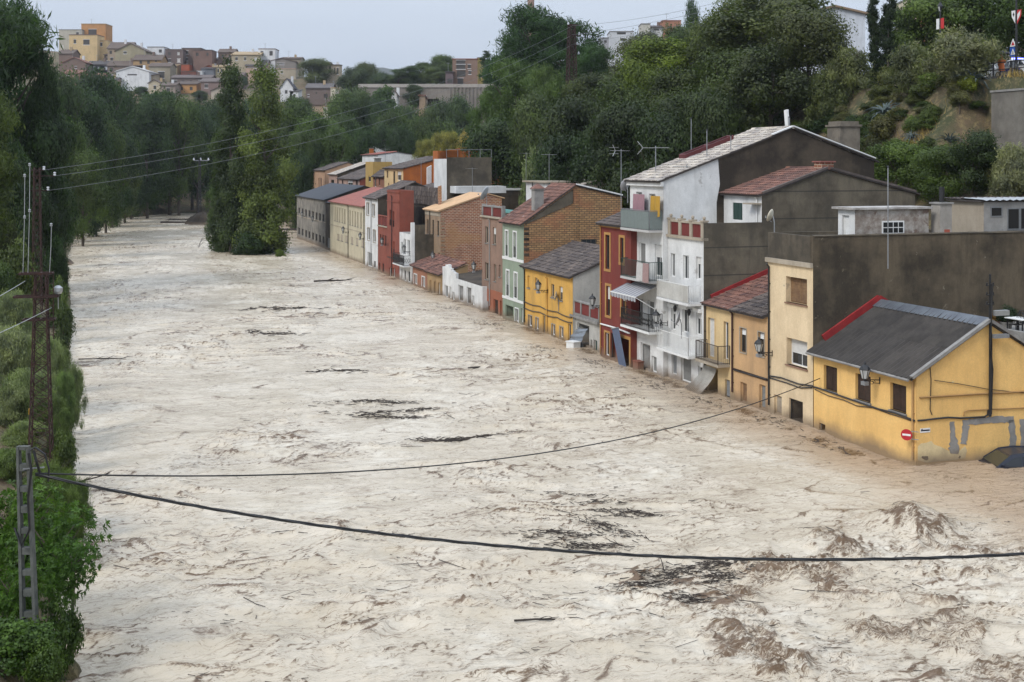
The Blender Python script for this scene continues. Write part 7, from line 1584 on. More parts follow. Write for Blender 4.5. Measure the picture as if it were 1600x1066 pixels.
def dish(label, p, r, rz, tilt=25, colr=None):
    o = thing('satellite_dish', label, 'satellite dish', p, rz, 'satellite dishes on the houses'); q = colr or flat('dish_cream', (.50, .46, .36), .6)
    d = MB().lathe([(0.001, .0), (r * .5, -.03), (r * .85, -.10), (r, -.15), (r * 1.02, -.145), (r * .85, -.085), (0.001, .02)], n=20, axis='y').build('reflector', q, o, smooth=True); d.rotation_euler = (R(-tilt), 0, 0)
    MB().bar((0, -.05, -r * .9), (0, -r * 1.1, -.05), .025).box(-.04, .04, -r * 1.15, -r * 1.0, -.1, .02).build('feed_arm', GREYM, o); MB().tube([(0, .03, 0), (0, .1, -.3), (0, .1, -1.1)], .03, 6).build('mount', GREYM, o); return o
dish('cream satellite dish on the parapet corner of the tall cream house', P3(1207, 338, .3), .33, RANG - .9, 20); dish('large grey satellite dish on the lower balcony of the white house', P3(1062, 499, -.9), .42, RANG - .5, 15, flat('dish_grey', (.30, .30, .31), .6)); dish('pale satellite dish on the brown-pink house roof', P3(759, 303, 1.0), .66, RANG - .7, 25, flat('dish_pale', (.52, .54, .55), .6)); dish('beige satellite dish between the windows of the ochre yellow house', P3(870.5, 463, -.75), .36, RANG - .4, 10); dish('grey satellite dish at the top left of the tall white house', P3(979, 290, -.6), .4, RANG - 1.2, 20, flat('dish_grey', (.30, .30, .31), .6))
# skylight, big chimney behind, washing
x0, x1 = H14.x0 + 1.0, H14.x0 + 1.0; h = H14
o = thing('skylight', 'long red-framed skylight standing on the limewashed roof', 'skylight', h.root.location, RANG)
def onroof(px, py):
    for k in range(200):
        y = k * .06; x, z = h.L(px, py, y); zr_ = h.ze0 + (h.zr0 - h.ze0) * y / h.yr0
        if z <= zr_ + .2: return Vector((x, y, zr_ + .2))
    return Vector((x, y, zr_ + .2))
h.ze0, h.yr0 = h.L(985, 281.5)[1], h.G(1238, 202)[0]; h.zr0 = h.G(1238, 202)[1]
a, b = onroof(1086, 232), onroof(1142, 214); a.x = b.x = .6
sl2 = (h.zr0 - h.ze0) / h.yr0; f = lambda x, y, dz: (x, y, h.ze0 + sl2 * y + .15 + dz)
m = MB()
for (xa, xb) in ((.35, .45), (1.15, 1.25)): m.hexa([f(xa, 3.2, -.1), f(xb, 3.2, -.1), f(xb, 6.6, -.1), f(xa, 6.6, -.1), f(xa, 3.2, .3), f(xb, 3.2, .3), f(xb, 6.6, .3), f(xa, 6.6, .3)])
for (ya, yb) in ((3.2, 3.3), (4.85, 4.95), (6.5, 6.6)): m.hexa([f(.451, ya, -.1), f(1.149, ya, -.1), f(1.149, yb, -.1), f(.451, yb, -.1), f(.451, ya, .3), f(1.149, ya, .3), f(1.149, yb, .3), f(.451, yb, .3)])
m.build('frame', flat('skylight_red', (.10, .018, .018), .6), o)
for (ya, yb) in ((3.31, 4.84), (4.96, 6.49)): m = MB().hexa([f(.455, ya, .18), f(1.145, ya, .18), f(1.145, yb, .18), f(.455, yb, .18), f(.455, ya, .21), f(1.145, ya, .21), f(1.145, yb, .21), f(.455, yb, .21)]).build('pane', GLASS, o)
p = P3(1318, 228, 14.4); t_ = P3(1318, 190, 14.4).z
o = thing('big_chimney', 'big square stone chimney rising behind the dark gable', 'chimney', (p.x, p.y, 0), RANG); z_b = p.z - 3
MB().box(-.75, .75, -.75, .75, z_b, t_ - .35).build('stack', P_('stone_chimney', (.21, .18, .14), (.12, .105, .085), scale=1.5, mud=False), o); MB().box(-.85, .85, -.85, .85, t_ - .348, t_ - .22).box(-.7, .7, -.7, .7, t_ - .218, t_).build('crown', P_('stone_chimney', (.2, .18, .14)), o); MB().box(-1.0, 1.1, -1.1, -.752, z_b, p.z + .1).build('flashing', RIDGEM, o)
def cloth(label, root, x0, x1, y, z0, z1, m_, seed, grp='washing hung on the balconies'):
    r_ = random.Random(seed); o = MB(); n, k = 8, 6; ph = r_.uniform(0, 6)
    P = [[(x0 + (x1 - x0) * i / n + .05 * (1 - j / k) * math.sin(i), y - .04 * math.sin(ph + i * 1.7) - .05 * (1 - j / k), z0 + (z1 - z0) * j / k + .04 * math.sin(i + ph) * (j == 0)) for i in range(n + 1)] for j in range(k + 1)]
    for j in range(k):
        for i in range(n): o.face([P[j][i], P[j][i + 1], P[j + 1][i + 1], P[j + 1][i]])
    q = o.build('washing', m_, None); q.location = root.location; q.rotation_euler = root.rotation_euler; tag(q, label, 'cloth', grp); return q
rt = H14.root; L = lambda px, py: H14.L(px, py, -.3)
(a, z1), (b, z0) = L(990, 303), L(1008, 332); cloth('dusty pink sheet hanging behind the top balcony rail', rt, a, b, -.3, z0 - .2, z1, flat('pink_cloth', (.30, .17, .19), .9), 1)
(a, z1), (b, z0) = L(1016, 306), L(1032, 334); cloth('mustard yellow sheet hanging behind the top balcony rail', rt, a, b, -.3, z0 - .2, z1, flat('mustard_cloth', (.42, .24, .03), .9), 2)
L = lambda px, py: H14.L(px, py, -.98)
(a, z1), (b, z0) = L(996, 410), L(1005, 440); cloth('grey-white towel over the middle balcony rail', rt, a, b, -.99, z0, z1, flat('white_cloth', (.46, .44, .42), .9), 3)
(a, z1), (b, z0) = L(1006, 411), L(1015, 443); cloth('red and white cloth over the middle balcony rail', rt, a, b, -1.0, z0, z1, flat('reddish_cloth', (.30, .20, .19), .9), 4)
# ---------------------------------------------------------------- pylons, poles, wires
def lattice(m, z0, z1, w0, w1, n, t=.06, tb=.035):
    c = lambda z, i: Vector(((-1 if i in (0, 3) else 1) * (w0 + (w1 - w0) * (z - z0) / (z1 - z0)) / 2, (-1 if i < 2 else 1) * (w0 + (w1 - w0) * (z - z0) / (z1 - z0)) / 2, z))
    zz = [z0 + (z1 - z0) * k / n for k in range(n + 1)]
    for k in range(n):
        for i in range(4):
            j = (i + 1) % 4; m.bar(c(zz[k], i), c(zz[k + 1], j), tb); m.bar(c(zz[k], j), c(zz[k + 1], i), tb * .9)
            if k % 3 == 0: m.bar(c(zz[k], i), c(zz[k], j), tb)
    return c
X_, Y_P = atY(64, 0, 48).x, 48.0; z0, zt = 1.0, atY(0, 427, 48).z
o = thing('lattice_pylon', 'rusty lattice pylon with two cross arms among the silvery willows', 'pylon', (X_, Y_P, z0), R(12)); H_ = zt - z0
m = MB(); c = lattice(m, 0, H_, .80, .38, 17, .07, .024); m.build('bracing', RUST, o)
for i in range(4): MB().bar(c(0, i), c(H_, i), .052).build('leg', RUST, o)
for (py, a, b) in ((427, -.75, .42), (463, -.95, .62), (499, -.62, .50)):
    z = H_ - (py - 427) * 48 / F; m = MB().bar((a, -.24, z), (b, -.24, z), .05, .08).bar((a, .24, z), (b, .24, z), .05, .08)
    for x in (a, b, 0): m.bar((x, -.24, z), (x, .24, z), .06)
    m.build('cross_arm', RUST, o)
z = H_ - 36 * 48 / F; MB().lathe([(.0, .0), (.12, .02), (.17, .12), (.17, .25), (.08, .33), (.0, .34)], (.62, 0, z + .06), 12).build('lamp_head', GALV, o); MB().tube([(.62, 0, z), (.63, 0, z - .5)], .02, 5).build('dropper', GALV, o)
ins = flat('white_insulator', (.62, .64, .66), .3)
for (px, pyt, x, lab) in ((41, 256, -.42, ''), (37, 273, -.60, ''), (76, 350, .36, '')):
    zt2 = H_ + (427 - pyt) * 48 / F; m = MB().tube([(x - .05, 0, H_ + .02), (x, 0, (H_ + zt2) / 2), (x + .02, 0, zt2)], .013, 6)
    for f_ in ((.58, 1.0) if px != 76 else (1.0,)):
        zz = H_ + (zt2 - H_) * f_; m.lathe([(.015, zz - .10), (.05, zz - .08), (.05, zz - .05), (.02, zz - .035), (.05, zz - .02), (.05, zz + .01), (.015, zz + .03)], (x + .01, 0, 0), 8)
    m.build('cable_riser', GALV, o)
m = MB().bar((.30, .1, H_ * .35), (.30, .1, H_), .03).bar((.52, .1, H_ * .55), (.48, .1, H_), .03)
MB().box(-.43, -.39, -.1, .1, H_ * .265, H_ * .265 + .22).build('warning_plate', flat('warning_yellow', (.62, .33, .02), .6), o)
m = MB()
for k in range(9): m.bar((.30, -.2, H_ - .1 - .28 * k), (.48, -.2, H_ - .1 - .28 * k), .025)
m.bar((.30, -.2, H_ - 2.5), (.30, -.2, H_), .03).bar((.48, -.2, H_ - 2.5), (.48, -.2, H_), .03).build('ladder', RUST, o)
PY1 = o
# thin lattice mast farther up the bank
Y2 = 96.0; p = atY(58, 262, Y2); gz2 = gz(p.x, Y2)
o = thing('lattice_mast', 'thin dark lattice mast with white insulators before the dark pines', 'pylon', (p.x, Y2, gz2 - .3), R(10)); H2_ = p.z - gz2 + .3
m = MB(); c = lattice(m, 0, H2_, .7, .42, 22, .06, .03); m.build('bracing', RUST, o)
for i in range(4): MB().bar(c(0, i), c(H2_, i), .06).build('leg', RUST, o)
wires = []
for (px, py) in ((60, 266), (76, 275), (66, 298)):
    zz = H2_ - (py - 262) * Y2 / F; x = (px - 58) * Y2 / F + .1; MB().bar((-.5, 0, zz), (x + .3, 0, zz), .07).build('cross_arm', RUST, o); MB().lathe([(.03, -.3), (.1, -.26), (.1, -.18), (.04, -.15), (.1, -.1), (.1, -.02), (.03, 0)], (x + .3, 0, zz + .3), 8).build('insulator', ins, o); wires.append(Vector((p.x + x + .3, Y2, gz2 - .3 + zz)))
# hill pylon
p = col_y(893, 33); g = gz(p.x, p.y); tz = atY(893, 38, p.y).z
o = thing('lattice_pylon', 'dark lattice pylon standing on the wooded hillside', 'pylon', (p.x, p.y, g - .5), R(20)); HH = tz - g + .5
m = MB(); c = lattice(m, 0, HH, 1.5, .75, 20, .1, .06); m.build('bracing', RUST, o)
for i in range(4): MB().bar(c(0, i), c(HH, i), .12).build('leg', RUST, o)
m = MB().bar((-.6, 0, HH - .1), (.9, 0, HH - .1), .16, .22).bar((-.3, 0, HH - 1.6), (1.2, 0, HH - 1.6), .12).bar((-.3, 0, HH - 3.0), (.9, 0, HH - 3.0), .12).build('cross_arm', RUST, o)
for (x, zz) in ((1.2, HH - 1.5), (.9, HH - 2.9), (1.1, HH - 4.3), (-.5, HH - .1)): MB().lathe([(.05, 0), (.16, .05), (.16, .2), (.06, .25), (.14, .3), (.05, .4)], (x, 0, zz), 8).build('insulator', ins, o)
PH = Vector((p.x, p.y, tz))
def wire(label, a, b, sag, r, mat=BLACKM, name='power_line', grp=None, n=40):
    pts = [a.lerp(b, k / n) - Vector((0, 0, 4 * sag * (k / n) * (1 - k / n))) for k in range(n + 1)]
    o = MB().tube(pts, r, 5).build(name, mat, None, None, True); tag(o, label, 'cable', grp); return o
WIREM = flat('aluminium_wire', (.17, .18, .18), .6)
for k, (w_, dz, lab) in enumerate(zip(wires, (.3, 1.6, 3.0), ('top wire of the three crossing the river to the hill pylon', 'middle wire of the three crossing the river to the hill pylon', 'lowest wire of the three crossing the river to the hill pylon'))):
    wire(lab, w_, PH - Vector((0, 0, dz)), 2.6, .017, WIREM)
for k, (px, py, dz, lab) in enumerate(((1115, -6, .2, 'upper wire running from the hill pylon off the picture top'), (1165, -10, 1.5, 'middle wire running from the hill pylon off the picture top'), (1210, -8, 2.9, 'lower wire running from the hill pylon off the picture top'))):
    e = atY(px, py, 150); s_ = PH - Vector((0, 0, dz)); wire(lab, s_, e + (e - s_) * .5, 1.0, .02, WIREM)
# second strand going to the left of the rusty pylon
a = Vector((X_ - .6, Y_P, zt - .3)); wire('grey cable sagging from the rusty pylon to the left picture edge', a, Vector((X_ - 5.5, Y_P - 10, zt - 2.8)), .5, .014, GALV)
wire('grey cable from the rusty pylon arm down to the left', Vector((X_ + .45, Y_P - .1, zt - 1.3)), Vector((X_ - 6.5, Y_P - 11, zt - 3.4)), .6, .014, GALV)
# river pole
p = at(312, 350); o = thing('utility_pole', 'slim lattice utility pole on the mud mound left of the river poplars', 'pole', (p.x, p.y, -.5), 0); Hp = atY(312, 248, p.y).z + .5
m = MB(); c = lattice(m, 0, Hp, .6, .3, 16, .1, .05); m.build('bracing', BLACKM, o)
for i in range(4): MB().bar(c(0, i), c(Hp, i), .07).build('leg', BLACKM, o)
MB().bar((-1.2, 0, Hp - .4), (1.8, 0, Hp - .4), .14).build('cross_arm', GREYM, o)
for x in (-1.2, 1.8, .2): MB().lathe([(.05, 0), (.2, .06), (.2, .24), (.06, .3), (.16, .4), (.05, .5)], (x, 0, Hp - .35), 8).build('insulator', ins, o)
# concrete pole
X3 = atY(45, 0, 30).x
def concrete_pole(label, loc, H_, rz, lean):
    o = thing('concrete_pole', label, 'pole', loc, rz); m_ = P_('pole_concrete', (.125, .13, .118), (.075, .08, .07), scale=3, mud=False)
    w0, w1 = .165, .115; f = lambda t, s_: s_ * (w0 + (w1 - w0) * t) - lean * t * H_
    for s_ in (-1, 1):
        MB().hexa([(f(0, s_) - .036, -.12, 0), (f(0, s_) + .036, -.12, 0), (f(0, s_) + .036, .12, 0), (f(0, s_) - .036, .12, 0), (f(1, s_) - .03, -.09, H_), (f(1, s_) + .03, -.09, H_), (f(1, s_) + .03, .09, H_), (f(1, s_) - .03, .09, H_)]).build('leg', m_, o)
    n = 11
    for k in range(n + 1):
        t = k / n * .985; zz = t * H_; hh = .13 if k % 2 else .16; MB().box(f(t, -1) + .04, f(t, 1) - .04, -.085, .085, zz, min(H_, zz + hh)).build('rung', m_, o)
    return o
o = concrete_pole('concrete ladder pole with black cables at the lower left', (X3 + .06, 30, .2), 5.55, 0, .034)
CP = Vector((X3 + .20, 29.9, atY(0, 738, 30).z))
m = MB(); r_ = random.Random(2)
m.tube([CP + Vector((-.12, 0, .55)), CP + Vector((0, -.02, .62)), CP + Vector((.22, 0, .45)), CP + Vector((.32, 0, .1)), CP + Vector((.3, 0, -.2))], .022, 6)
m.tube([CP + Vector((-.14, -.08, .5)), CP + Vector((-.06, -.1, .1)), CP + Vector((-.14, -.1, -.6)), CP + Vector((-.10, -.1, -1.3)), CP + Vector((-.3, -.1, -1.7)), CP + Vector((-.5, 0, -1.3))], .03, 6)
m.tube([CP + Vector((-.02, -.06, .55)), CP + Vector((.05, -.08, .3)), CP + Vector((.1, 0, .02))], .03, 6)
c_ = m.build('cable_loops', BLACKM, o); c_.location = -o.location
MB().bar(Vector((-.16, -.1, CP.z - .1)) , Vector((.35, -.1, CP.z - .06)), .03).build('bracket', GREYM, o)
x, z = on_y(1284, 590, .2); E1 = row(x, .2, z)
wire('black twisted cable from the concrete pole across the river to the yellow house', CP, E1, 1.45, .022, BLACKM, 'cable', None, 70)
o2 = concrete_pole('concrete pole beyond the right picture edge carrying the lower cable', (28, 28, .0), 6.5, 0, 0)
m = MB(); A_, B_ = CP + Vector((0, 0, -.02)), Vector((28, 28, 6.32)); n = 90; pts = [A_.lerp(B_, k / n) - Vector((0, 0, 4 * 2.33 * (k / n) * (1 - k / n))) for k in range(n + 1)]
for q in range(3): m.tube([p_ + Vector((0, .024 * math.cos(2.1 * q + i * 1.1), .024 * math.sin(2.1 * q + i * 1.1))) for i, p_ in enumerate(pts)], .020, 5)
tag(m.build('cable', BLACKM, None, None, True), 'thick black twisted cable sagging low across the whole foreground', 'cable')
# ---------------------------------------------------------------- road on the hill: vehicles, person, railing, lamps, signs
def car(label, loc, rz, colr, name='parked_car', grp=None, cat='car', kind_='hatch'):
    o = thing(name, label, cat, loc, rz, grp); pm = flat('car_paint_%d' % int(1000 * sum(colr)), colr, .3, .0, 0, .6); L, W_ = 4.2, 1.72
    def sec(prof, wfn, mat, nm):
        m = MB(); ring = []
        for (x, z) in prof: ring.append((x, z, wfn(x, z)))
        n = len(ring); i = len(m.v)
        for s_ in (-1, 1): m.v += [(x, s_ * w_, z) for x, z, w_ in ring]
        for k in range(n): m.f.append((i + k, i + (k + 1) % n, i + n + (k + 1) % n, i + n + k)); m.r.append(.5); m.m.append(0)
        m.f.append(tuple(range(i, i + n))); m.f.append(tuple(range(i + 2 * n - 1, i + n - 1, -1))); m.r += [.5, .5]; m.m += [0, 0]
        b = m.build(nm, mat, o); bv = b.modifiers.new('bevel', 'BEVEL'); bv.width = .045; bv.segments = 2; bv.limit_method = 'ANGLE'; return b
    sec([(-2.1, .32), (-2.12, .62), (-2.02, .78), (-1.15, .93), (1.85, .95), (2.06, .86), (2.1, .5), (2.05, .3)], lambda x, z: W_ / 2 - (.06 if abs(x) > 2 else 0), pm, 'body')
    cab = [(-1.18, .92), (-.48, 1.40), (.1, 1.47), (1.25, 1.43), (1.86, .94)] if kind_ == 'hatch' else [(-1.5, .92), (-1.0, 1.75), (.1, 1.85), (1.95, 1.82), (2.05, .94)]
    tz = cab[2][1]; wf = lambda x, z: W_ / 2 - .05 - .17 * max(0, (z - .93) / (tz - .93)); sec(cab, wf, pm, 'cabin')
    def quad(nm, pts, mat, off):
        MB().prism(pts, off).build(nm, mat, o)
    A, B_, C_, D_, E_ = cab
    for s_ in (-1, 1):
        def sp(x, z): return (x, s_ * (wf(x, z) + .006), z)
        zl = .99; zu = tz - .10
        quad('side_window', [sp(A[0] + .22, zl), sp(-.12, zl), sp(-.12, zu - .02), sp(B_[0] + .10, zu - .06)], GLASS, (0, s_ * .012, 0)); quad('side_window', [sp(-.04, zl), sp(.92, zl), sp(.86, zu - .02), sp(-.04, zu - .02)], GLASS, (0, s_ * .012, 0)); quad('side_window', [sp(1.0, zl), sp(E_[0] - .18, zl), sp(D_[0] - .02, zu - .06), sp(.95, zu - .03)], GLASS, (0, s_ * .012, 0))
    def fr(P, Q, nm):
        a, b = .10, .88; x0, z0, x1, z1 = P[0] + (Q[0] - P[0]) * a, P[1] + (Q[1] - P[1]) * a, P[0] + (Q[0] - P[0]) * b, P[1] + (Q[1] - P[1]) * b; w0, w1 = wf(x0, z0) - .06, wf(x1, z1) - .08; nx = (1 if Q[0] < P[0] else -1); d = Vector((-(Q[1] - P[1]), 0, (Q[0] - P[0]))).normalized(); d = d if d.z > 0 else -d
        q = [Vector((x0, -w0, z0)) + d * .008, Vector((x0, w0, z0)) + d * .008, Vector((x1, w1, z1)) + d * .008, Vector((x1, -w1, z1)) + d * .008]; MB().prism(q, d * .012).build(nm, flat('tinted_screen', (.035, .042, .034), .08), o)
    fr(A, B_, 'windscreen'); fr(E_, D_, 'rear_window')
    for (x, s_) in ((-1.3, -1), (1.3, -1), (-1.3, 1), (1.3, 1)):
        w_ = MB().lathe([(.0, -.1), (.29, -.1), (.31, -.06), (.31, .06), (.29, .1), (.0, .1)], (x, s_ * .78, .31), 16, 'y').build('wheel', BLACKM, o); MB().lathe([(.0, s_ * .112), (.18, s_ * .112), (.19, s_ * .10)], (x, s_ * .78, .31), 12, 'y').build('rim', GALV, w_)
    for s_ in (-1, 1):
        MB().box(-2.13, -2.03, s_ * .62 - .17, s_ * .62 + .17, .62, .76).build('headlight', flat('lamp_glass', (.42, .43, .42), .25), o); MB().box(2.04, 2.115, s_ * .68 - .12, s_ * .68 + .12, .66, .84).build('tail_light', flat('tail_red', (.25, .01, .01), .3), o); MB().box(-.95, -.78, s_ * .93 - .09, s_ * .93 + .09, .95, 1.07).build('mirror', pm, o)
    return o
p = at(1557, 729); c = p + Vector((1.15, .82, 0)); c.z = -.98
car('dark blue car drowned to its windows beside the yellow gable wall', c, math.atan2(RY.y, RY.x), (.018, .022, .035), 'drowned_car').rotation_euler = (R(.5), R(-.5), .03)
def onroad(px, yr): q = col_y(px, yr); return Vector((q.x, q.y, ROADZ))
WH, GR = (.62, .63, .64), (.30, .31, .33)
pc = car('white police car with a lit blue beacon on the hill road', onroad(1590, 38.2), RANG, WH, 'police_car')
MB().box(-.12, .12, -.55, .55, 1.475, 1.52).build('light_bar', GREYM, pc)
MB().box(-.1, .1, -.5, .5, 1.522, 1.64).build('blue_beacon', flat('blue_beacon', (.08, .10, 1.0), .3, 0, 14), pc)
MB().box(-1.0, 1.3, -.868, -.862, .55, .78).build('side_stripe', flat('police_blue', (.02, .05, .30), .4), pc)
car('white car on the hill road left of the person with the umbrella', onroad(1545, 38.6), RANG, WH, 'parked_car', 'cars parked on the hill road'); car('light blue van between the hillside trees', onroad(1335, 38.5), RANG, (.45, .50, .55), 'parked_van', 'cars parked on the hill road', 'van', 'van'); car('blue-grey car glinting through the dark hillside trees', onroad(1128, 37.0), RANG, (.16, .22, .28), 'parked_car', 'cars parked on the hill road'); car('silver car behind the person with the umbrella', onroad(1573, 40.6), RANG, GR, 'parked_car', 'cars parked on the hill road')
def person(label, loc, rz, coat):
    me = bpy.data.meshes.new('person'); V = [(0, 0, .95), (0, 0, 1.18), (0, 0, 1.42), (0, .0, 1.53), (0, .02, 1.62), (0, .02, 1.72), (.20, 0, 1.40), (.27, .05, 1.14), (.16, .24, 1.18), (.14, .30, 1.22), (-.20, 0, 1.40), (-.27, .02, 1.12), (-.26, .08, .90), (-.26, .10, .82), (.10, 0, .90), (.11, .03, .50), (.11, 0, .09), (.12, .13, .04), (-.10, 0, .90), (-.11, .01, .50), (-.11, -.05, .09), (-.12, .08, .04)]
    E = [(0, 1), (1, 2), (2, 3), (3, 4), (4, 5), (2, 6), (6, 7), (7, 8), (8, 9), (2, 10), (10, 11), (11, 12), (12, 13), (0, 14), (14, 15), (15, 16), (16, 17), (0, 18), (18, 19), (19, 20), (20, 21)]
    RR_ = [.17, .15, .17, .06, .09, .09, .075, .05, .04, .04, .075, .05, .04, .035, .10, .07, .05, .04, .10, .07, .05, .04]
    me.from_pydata(V, E, []); o = bpy.data.objects.new('person', me); col.objects.link(o); o.location = loc; o.rotation_euler = (0, 0, rz); tag(o, label, 'person')
    sk = o.modifiers.new('skin', 'SKIN'); ly = me.skin_vertices[0].data
    for k, r_ in enumerate(RR_): ly[k].radius = (r_, r_ * .85); ly[k].use_root = k == 0
    sb = o.modifiers.new('smooth', 'SUBSURF'); sb.levels = sb.render_levels = 1
    me.materials.append(flat('dark_trousers', (.05, .055, .065), .9))
    m = MB().lathe([(.25, .52), (.235, .8), (.20, 1.05), (.225, 1.3), (.20, 1.44), (.09, 1.50)], n=14).build('raincoat', coat, o); m.scale = (1, .8, 1)
    MB().lathe([(.0, 1.515), (.085, 1.53), (.118, 1.62), (.112, 1.72), (.06, 1.79), (0, 1.80)], (0, -.01, 0), 12).build('hood', coat, o)
    MB().tube([(-.20, 0, 1.41), (-.275, .02, 1.12), (-.265, .08, .90)], [.09, .075, .06], 8).tube([(.20, 0, 1.41), (.275, .05, 1.14), (.16, .24, 1.18)], [.09, .075, .06], 8).build('sleeve', coat, o)
    MB().tube([(.065, .06, 1.64), (.065, .13, 1.645)], .012, 5).build('face', flat('skin', (.40, .24, .17)), o)
    return o
pp = onroad(1565, 36.0); person('person in an orange raincoat standing under a black umbrella by the railing', pp, RANG + .4, flat('orange_coat', (.62, .16, .045), .7))
uo = thing('umbrella', 'open black umbrella held by the person in orange', 'umbrella', pp + Vector((.05, .1, 0)), 0); MB().lathe([(.62, 1.86), (.50, 2.0), (.30, 2.09), (.0, 2.13), (.0, 2.12), (.29, 2.075), (.49, 1.985)], n=8).build('canopy', flat('umbrella_black', (.02, .02, .025), .6), uo); MB().tube([(0, 0, 1.12), (0, 0, 2.18)], .012, 6).build('shaft', BLACKM, uo)
o = thing('railing', 'dark two-rail railing along the edge of the hill road', 'railing', row(0, 34.9, ROADZ), RANG)
s0, s1 = unrow(*col_y(1500, 34.9).xy)[0], unrow(*col_y(1640, 34.9).xy)[0]
MB().bar((s0, 0, 1.05), (s1, 0, 1.05), .08).build('top_rail', BLACKM, o); MB().bar((s0, 0, .5), (s1, 0, .5), .07).build('lower_rail', BLACKM, o)
k = s0
while k <= s1: MB().box(k - .05, k + .05, -.05, .05, -.6, 1.12).build('post', BLACKM, o); k += 2.0
s0, s1 = unrow(*col_y(1352, 34.9).xy)[0], unrow(*col_y(1402, 34.9).xy)[0]; o = thing('railing', 'short piece of railing seen between the hillside trees', 'railing', row(0, 34.9, ROADZ), RANG)
MB().bar((s0, 0, 1.05), (s1, 0, 1.05), .08).bar((s0, 0, .55), (s1, 0, .55), .07).build('rail', BLACKM, o)
k = s0
while k <= s1: MB().box(k - .05, k + .05, -.05, .05, -.6, 1.12).build('post', BLACKM, o); k += 2.0
# banner lamp posts
def lamp_post(label, px, yr, pyt, two=True):
    q = onroad(px, yr); H_ = atY(px, pyt, q.y).z - q.z; o = thing('lamp_post', label, 'street lamp', q, RANG)
    MB().tube([(0, 0, 0), (0, 0, 1.2), (0, 0, H_)], [.13, .10, .065], 10).lathe([(.2, 0), (.2, .5), (.13, .9)], n=10).build('post', BLACKM, o)
    for s_ in ((-1, 1) if two else (0,)):
        if two: MB().tube([(0, 0, H_ - .25), (s_ * .3, 0, H_ + .05), (s_ * .62, 0, H_ - .05)], .03, 6).build('arm', BLACKM, o)
        x = s_ * .62; lz = H_ - .55 if two else H_
        l = MB().lathe([(.08, lz), (.20, lz + .42), (.24, lz + .46), (.12, lz + .66), (.02, lz + .8)], (x, 0, 0), 8).build('lantern', BLACKM, o); MB().lathe([(.085, lz + .01), (.19, lz + .40)], (x - .004, -.006, 0), 8).build('glass', flat('lamp_glass', (.42, .43, .42), .25), l)
    return o, H_
BW, BR = flat('banner_white', (.70, .70, .68), .8), flat('banner_red', (.50, .03, .03), .8)
o, H_ = lamp_post('tall black twin lamp post with pennant banners, right picture edge', 1588, 35.6, -14)
kz = atY(0, 16, onroad(1588, 35.6).y).z - ROADZ; kz2 = atY(0, 38, onroad(1588, 35.6).y).z - ROADZ; hh = kz - kz2
for s_, mm in ((-1, BW), (1, BR)):
    b = MB().prism([(s_ * .09, 0, kz), (s_ * .55, 0, kz), (s_ * .50, 0, kz - hh * .45), (s_ * .09, 0, kz2)], (0, .02, 0)).build('banner', mm, o)
    MB().bar((0, 0, kz + .02), (s_ * .58, 0, kz + .02), .03).build('banner_arm', BLACKM, o)
    if s_ < 0: MB().lathe([(.0, -.012), (.10, -.012), (.10, -.004), (.0, -.004)], (-.30, -.004, kz - hh * .28), 10, 'y').bar((-.30, -.012, kz - hh * .12), (-.30, -.012, kz - hh * .44), .03, .012).build('emblem', BLACKM, b)
    else: MB().prism([(.12, -.006, kz - hh * .3), (.46, -.006, kz - hh * .05), (.40, -.006, kz - hh * .40), (.12, -.006, kz - hh * .75)], (0, -.006, 0)).build('emblem', BW, b)
o, H_ = lamp_post('single black lamp post with a red and white banner, above the big silvery olive', 1469, 36.5, 18, False)
kz = H_ - .6; MB().box(-.5, -.07, -.01, .01, kz - .9, kz).build('banner', BW, o); MB().box(.07, .5, -.01, .01, kz - .9, kz).build('banner', BR, o)
q = onroad(1583, 37.0); o = thing('crossing_sign', 'blue pedestrian crossing sign with a white triangle behind the banner lamp post', 'sign', q, RANG); z = atY(0, 81, q.y).z - q.z
MB().tube([(0, .03, 0), (0, .03, z + .9)], .035, 6).build('post', GREYM, o); b = MB().box(-.36, .36, -.02, .0, z - .36, z + .36).build('plate', flat('sign_blue2', (.015, .08, .36), .5), o)
MB().prism([(-.27, -.026, z - .24), (.27, -.026, z - .24), (0, -.026, z + .27)], (0, .004, 0)).build('white_triangle', WHITEP, b)
MB().bar((0, -.032, z + .07), (0, -.032, z - .06), .05, .006).bar((0, -.032, z - .06), (-.09, -.032, z - .21), .04, .006).bar((0, -.032, z - .06), (.09, -.032, z - .21), .04, .006).bar((0, -.032, z + .04), (.08, -.032, z - .03), .03, .006).build('walking_figure', BLACKM, b)
m = MB().prism([(-.36, -.02, z + .42), (.36, -.02, z + .42), (0, -.02, z + 1.04)], (0, .02, 0)).build('warning_triangle', WHITEP, o); MB().prism([(-.2, -.024, z + .50), (.2, -.024, z + .50), (0, -.024, z + .86)], (0, .002, 0)).build('red_centre', flat('sign_red', (.42, .012, .02)), m)
# retaining wall at the right edge
a0, z_ = on_y(1549, 145, 33.2); a1 = on_y(1680, 145, 33.2)[0]; o = thing('retaining_wall', 'grey concrete retaining wall under the road edge, right picture edge', 'wall', row(a0, 33.2, 0), RANG)
MB().box(0, a1 - a0, 0, 1.3, z_ - 6.5, z_).build('wall', P_('retaining_concrete', (.19, .175, .15), (.12, .11, .095), mud=False, streak=.5), o); MB().box(-.08, a1 - a0, -.08, 1.38, z_ + .003, z_ + .16).build('coping', CONC, o)
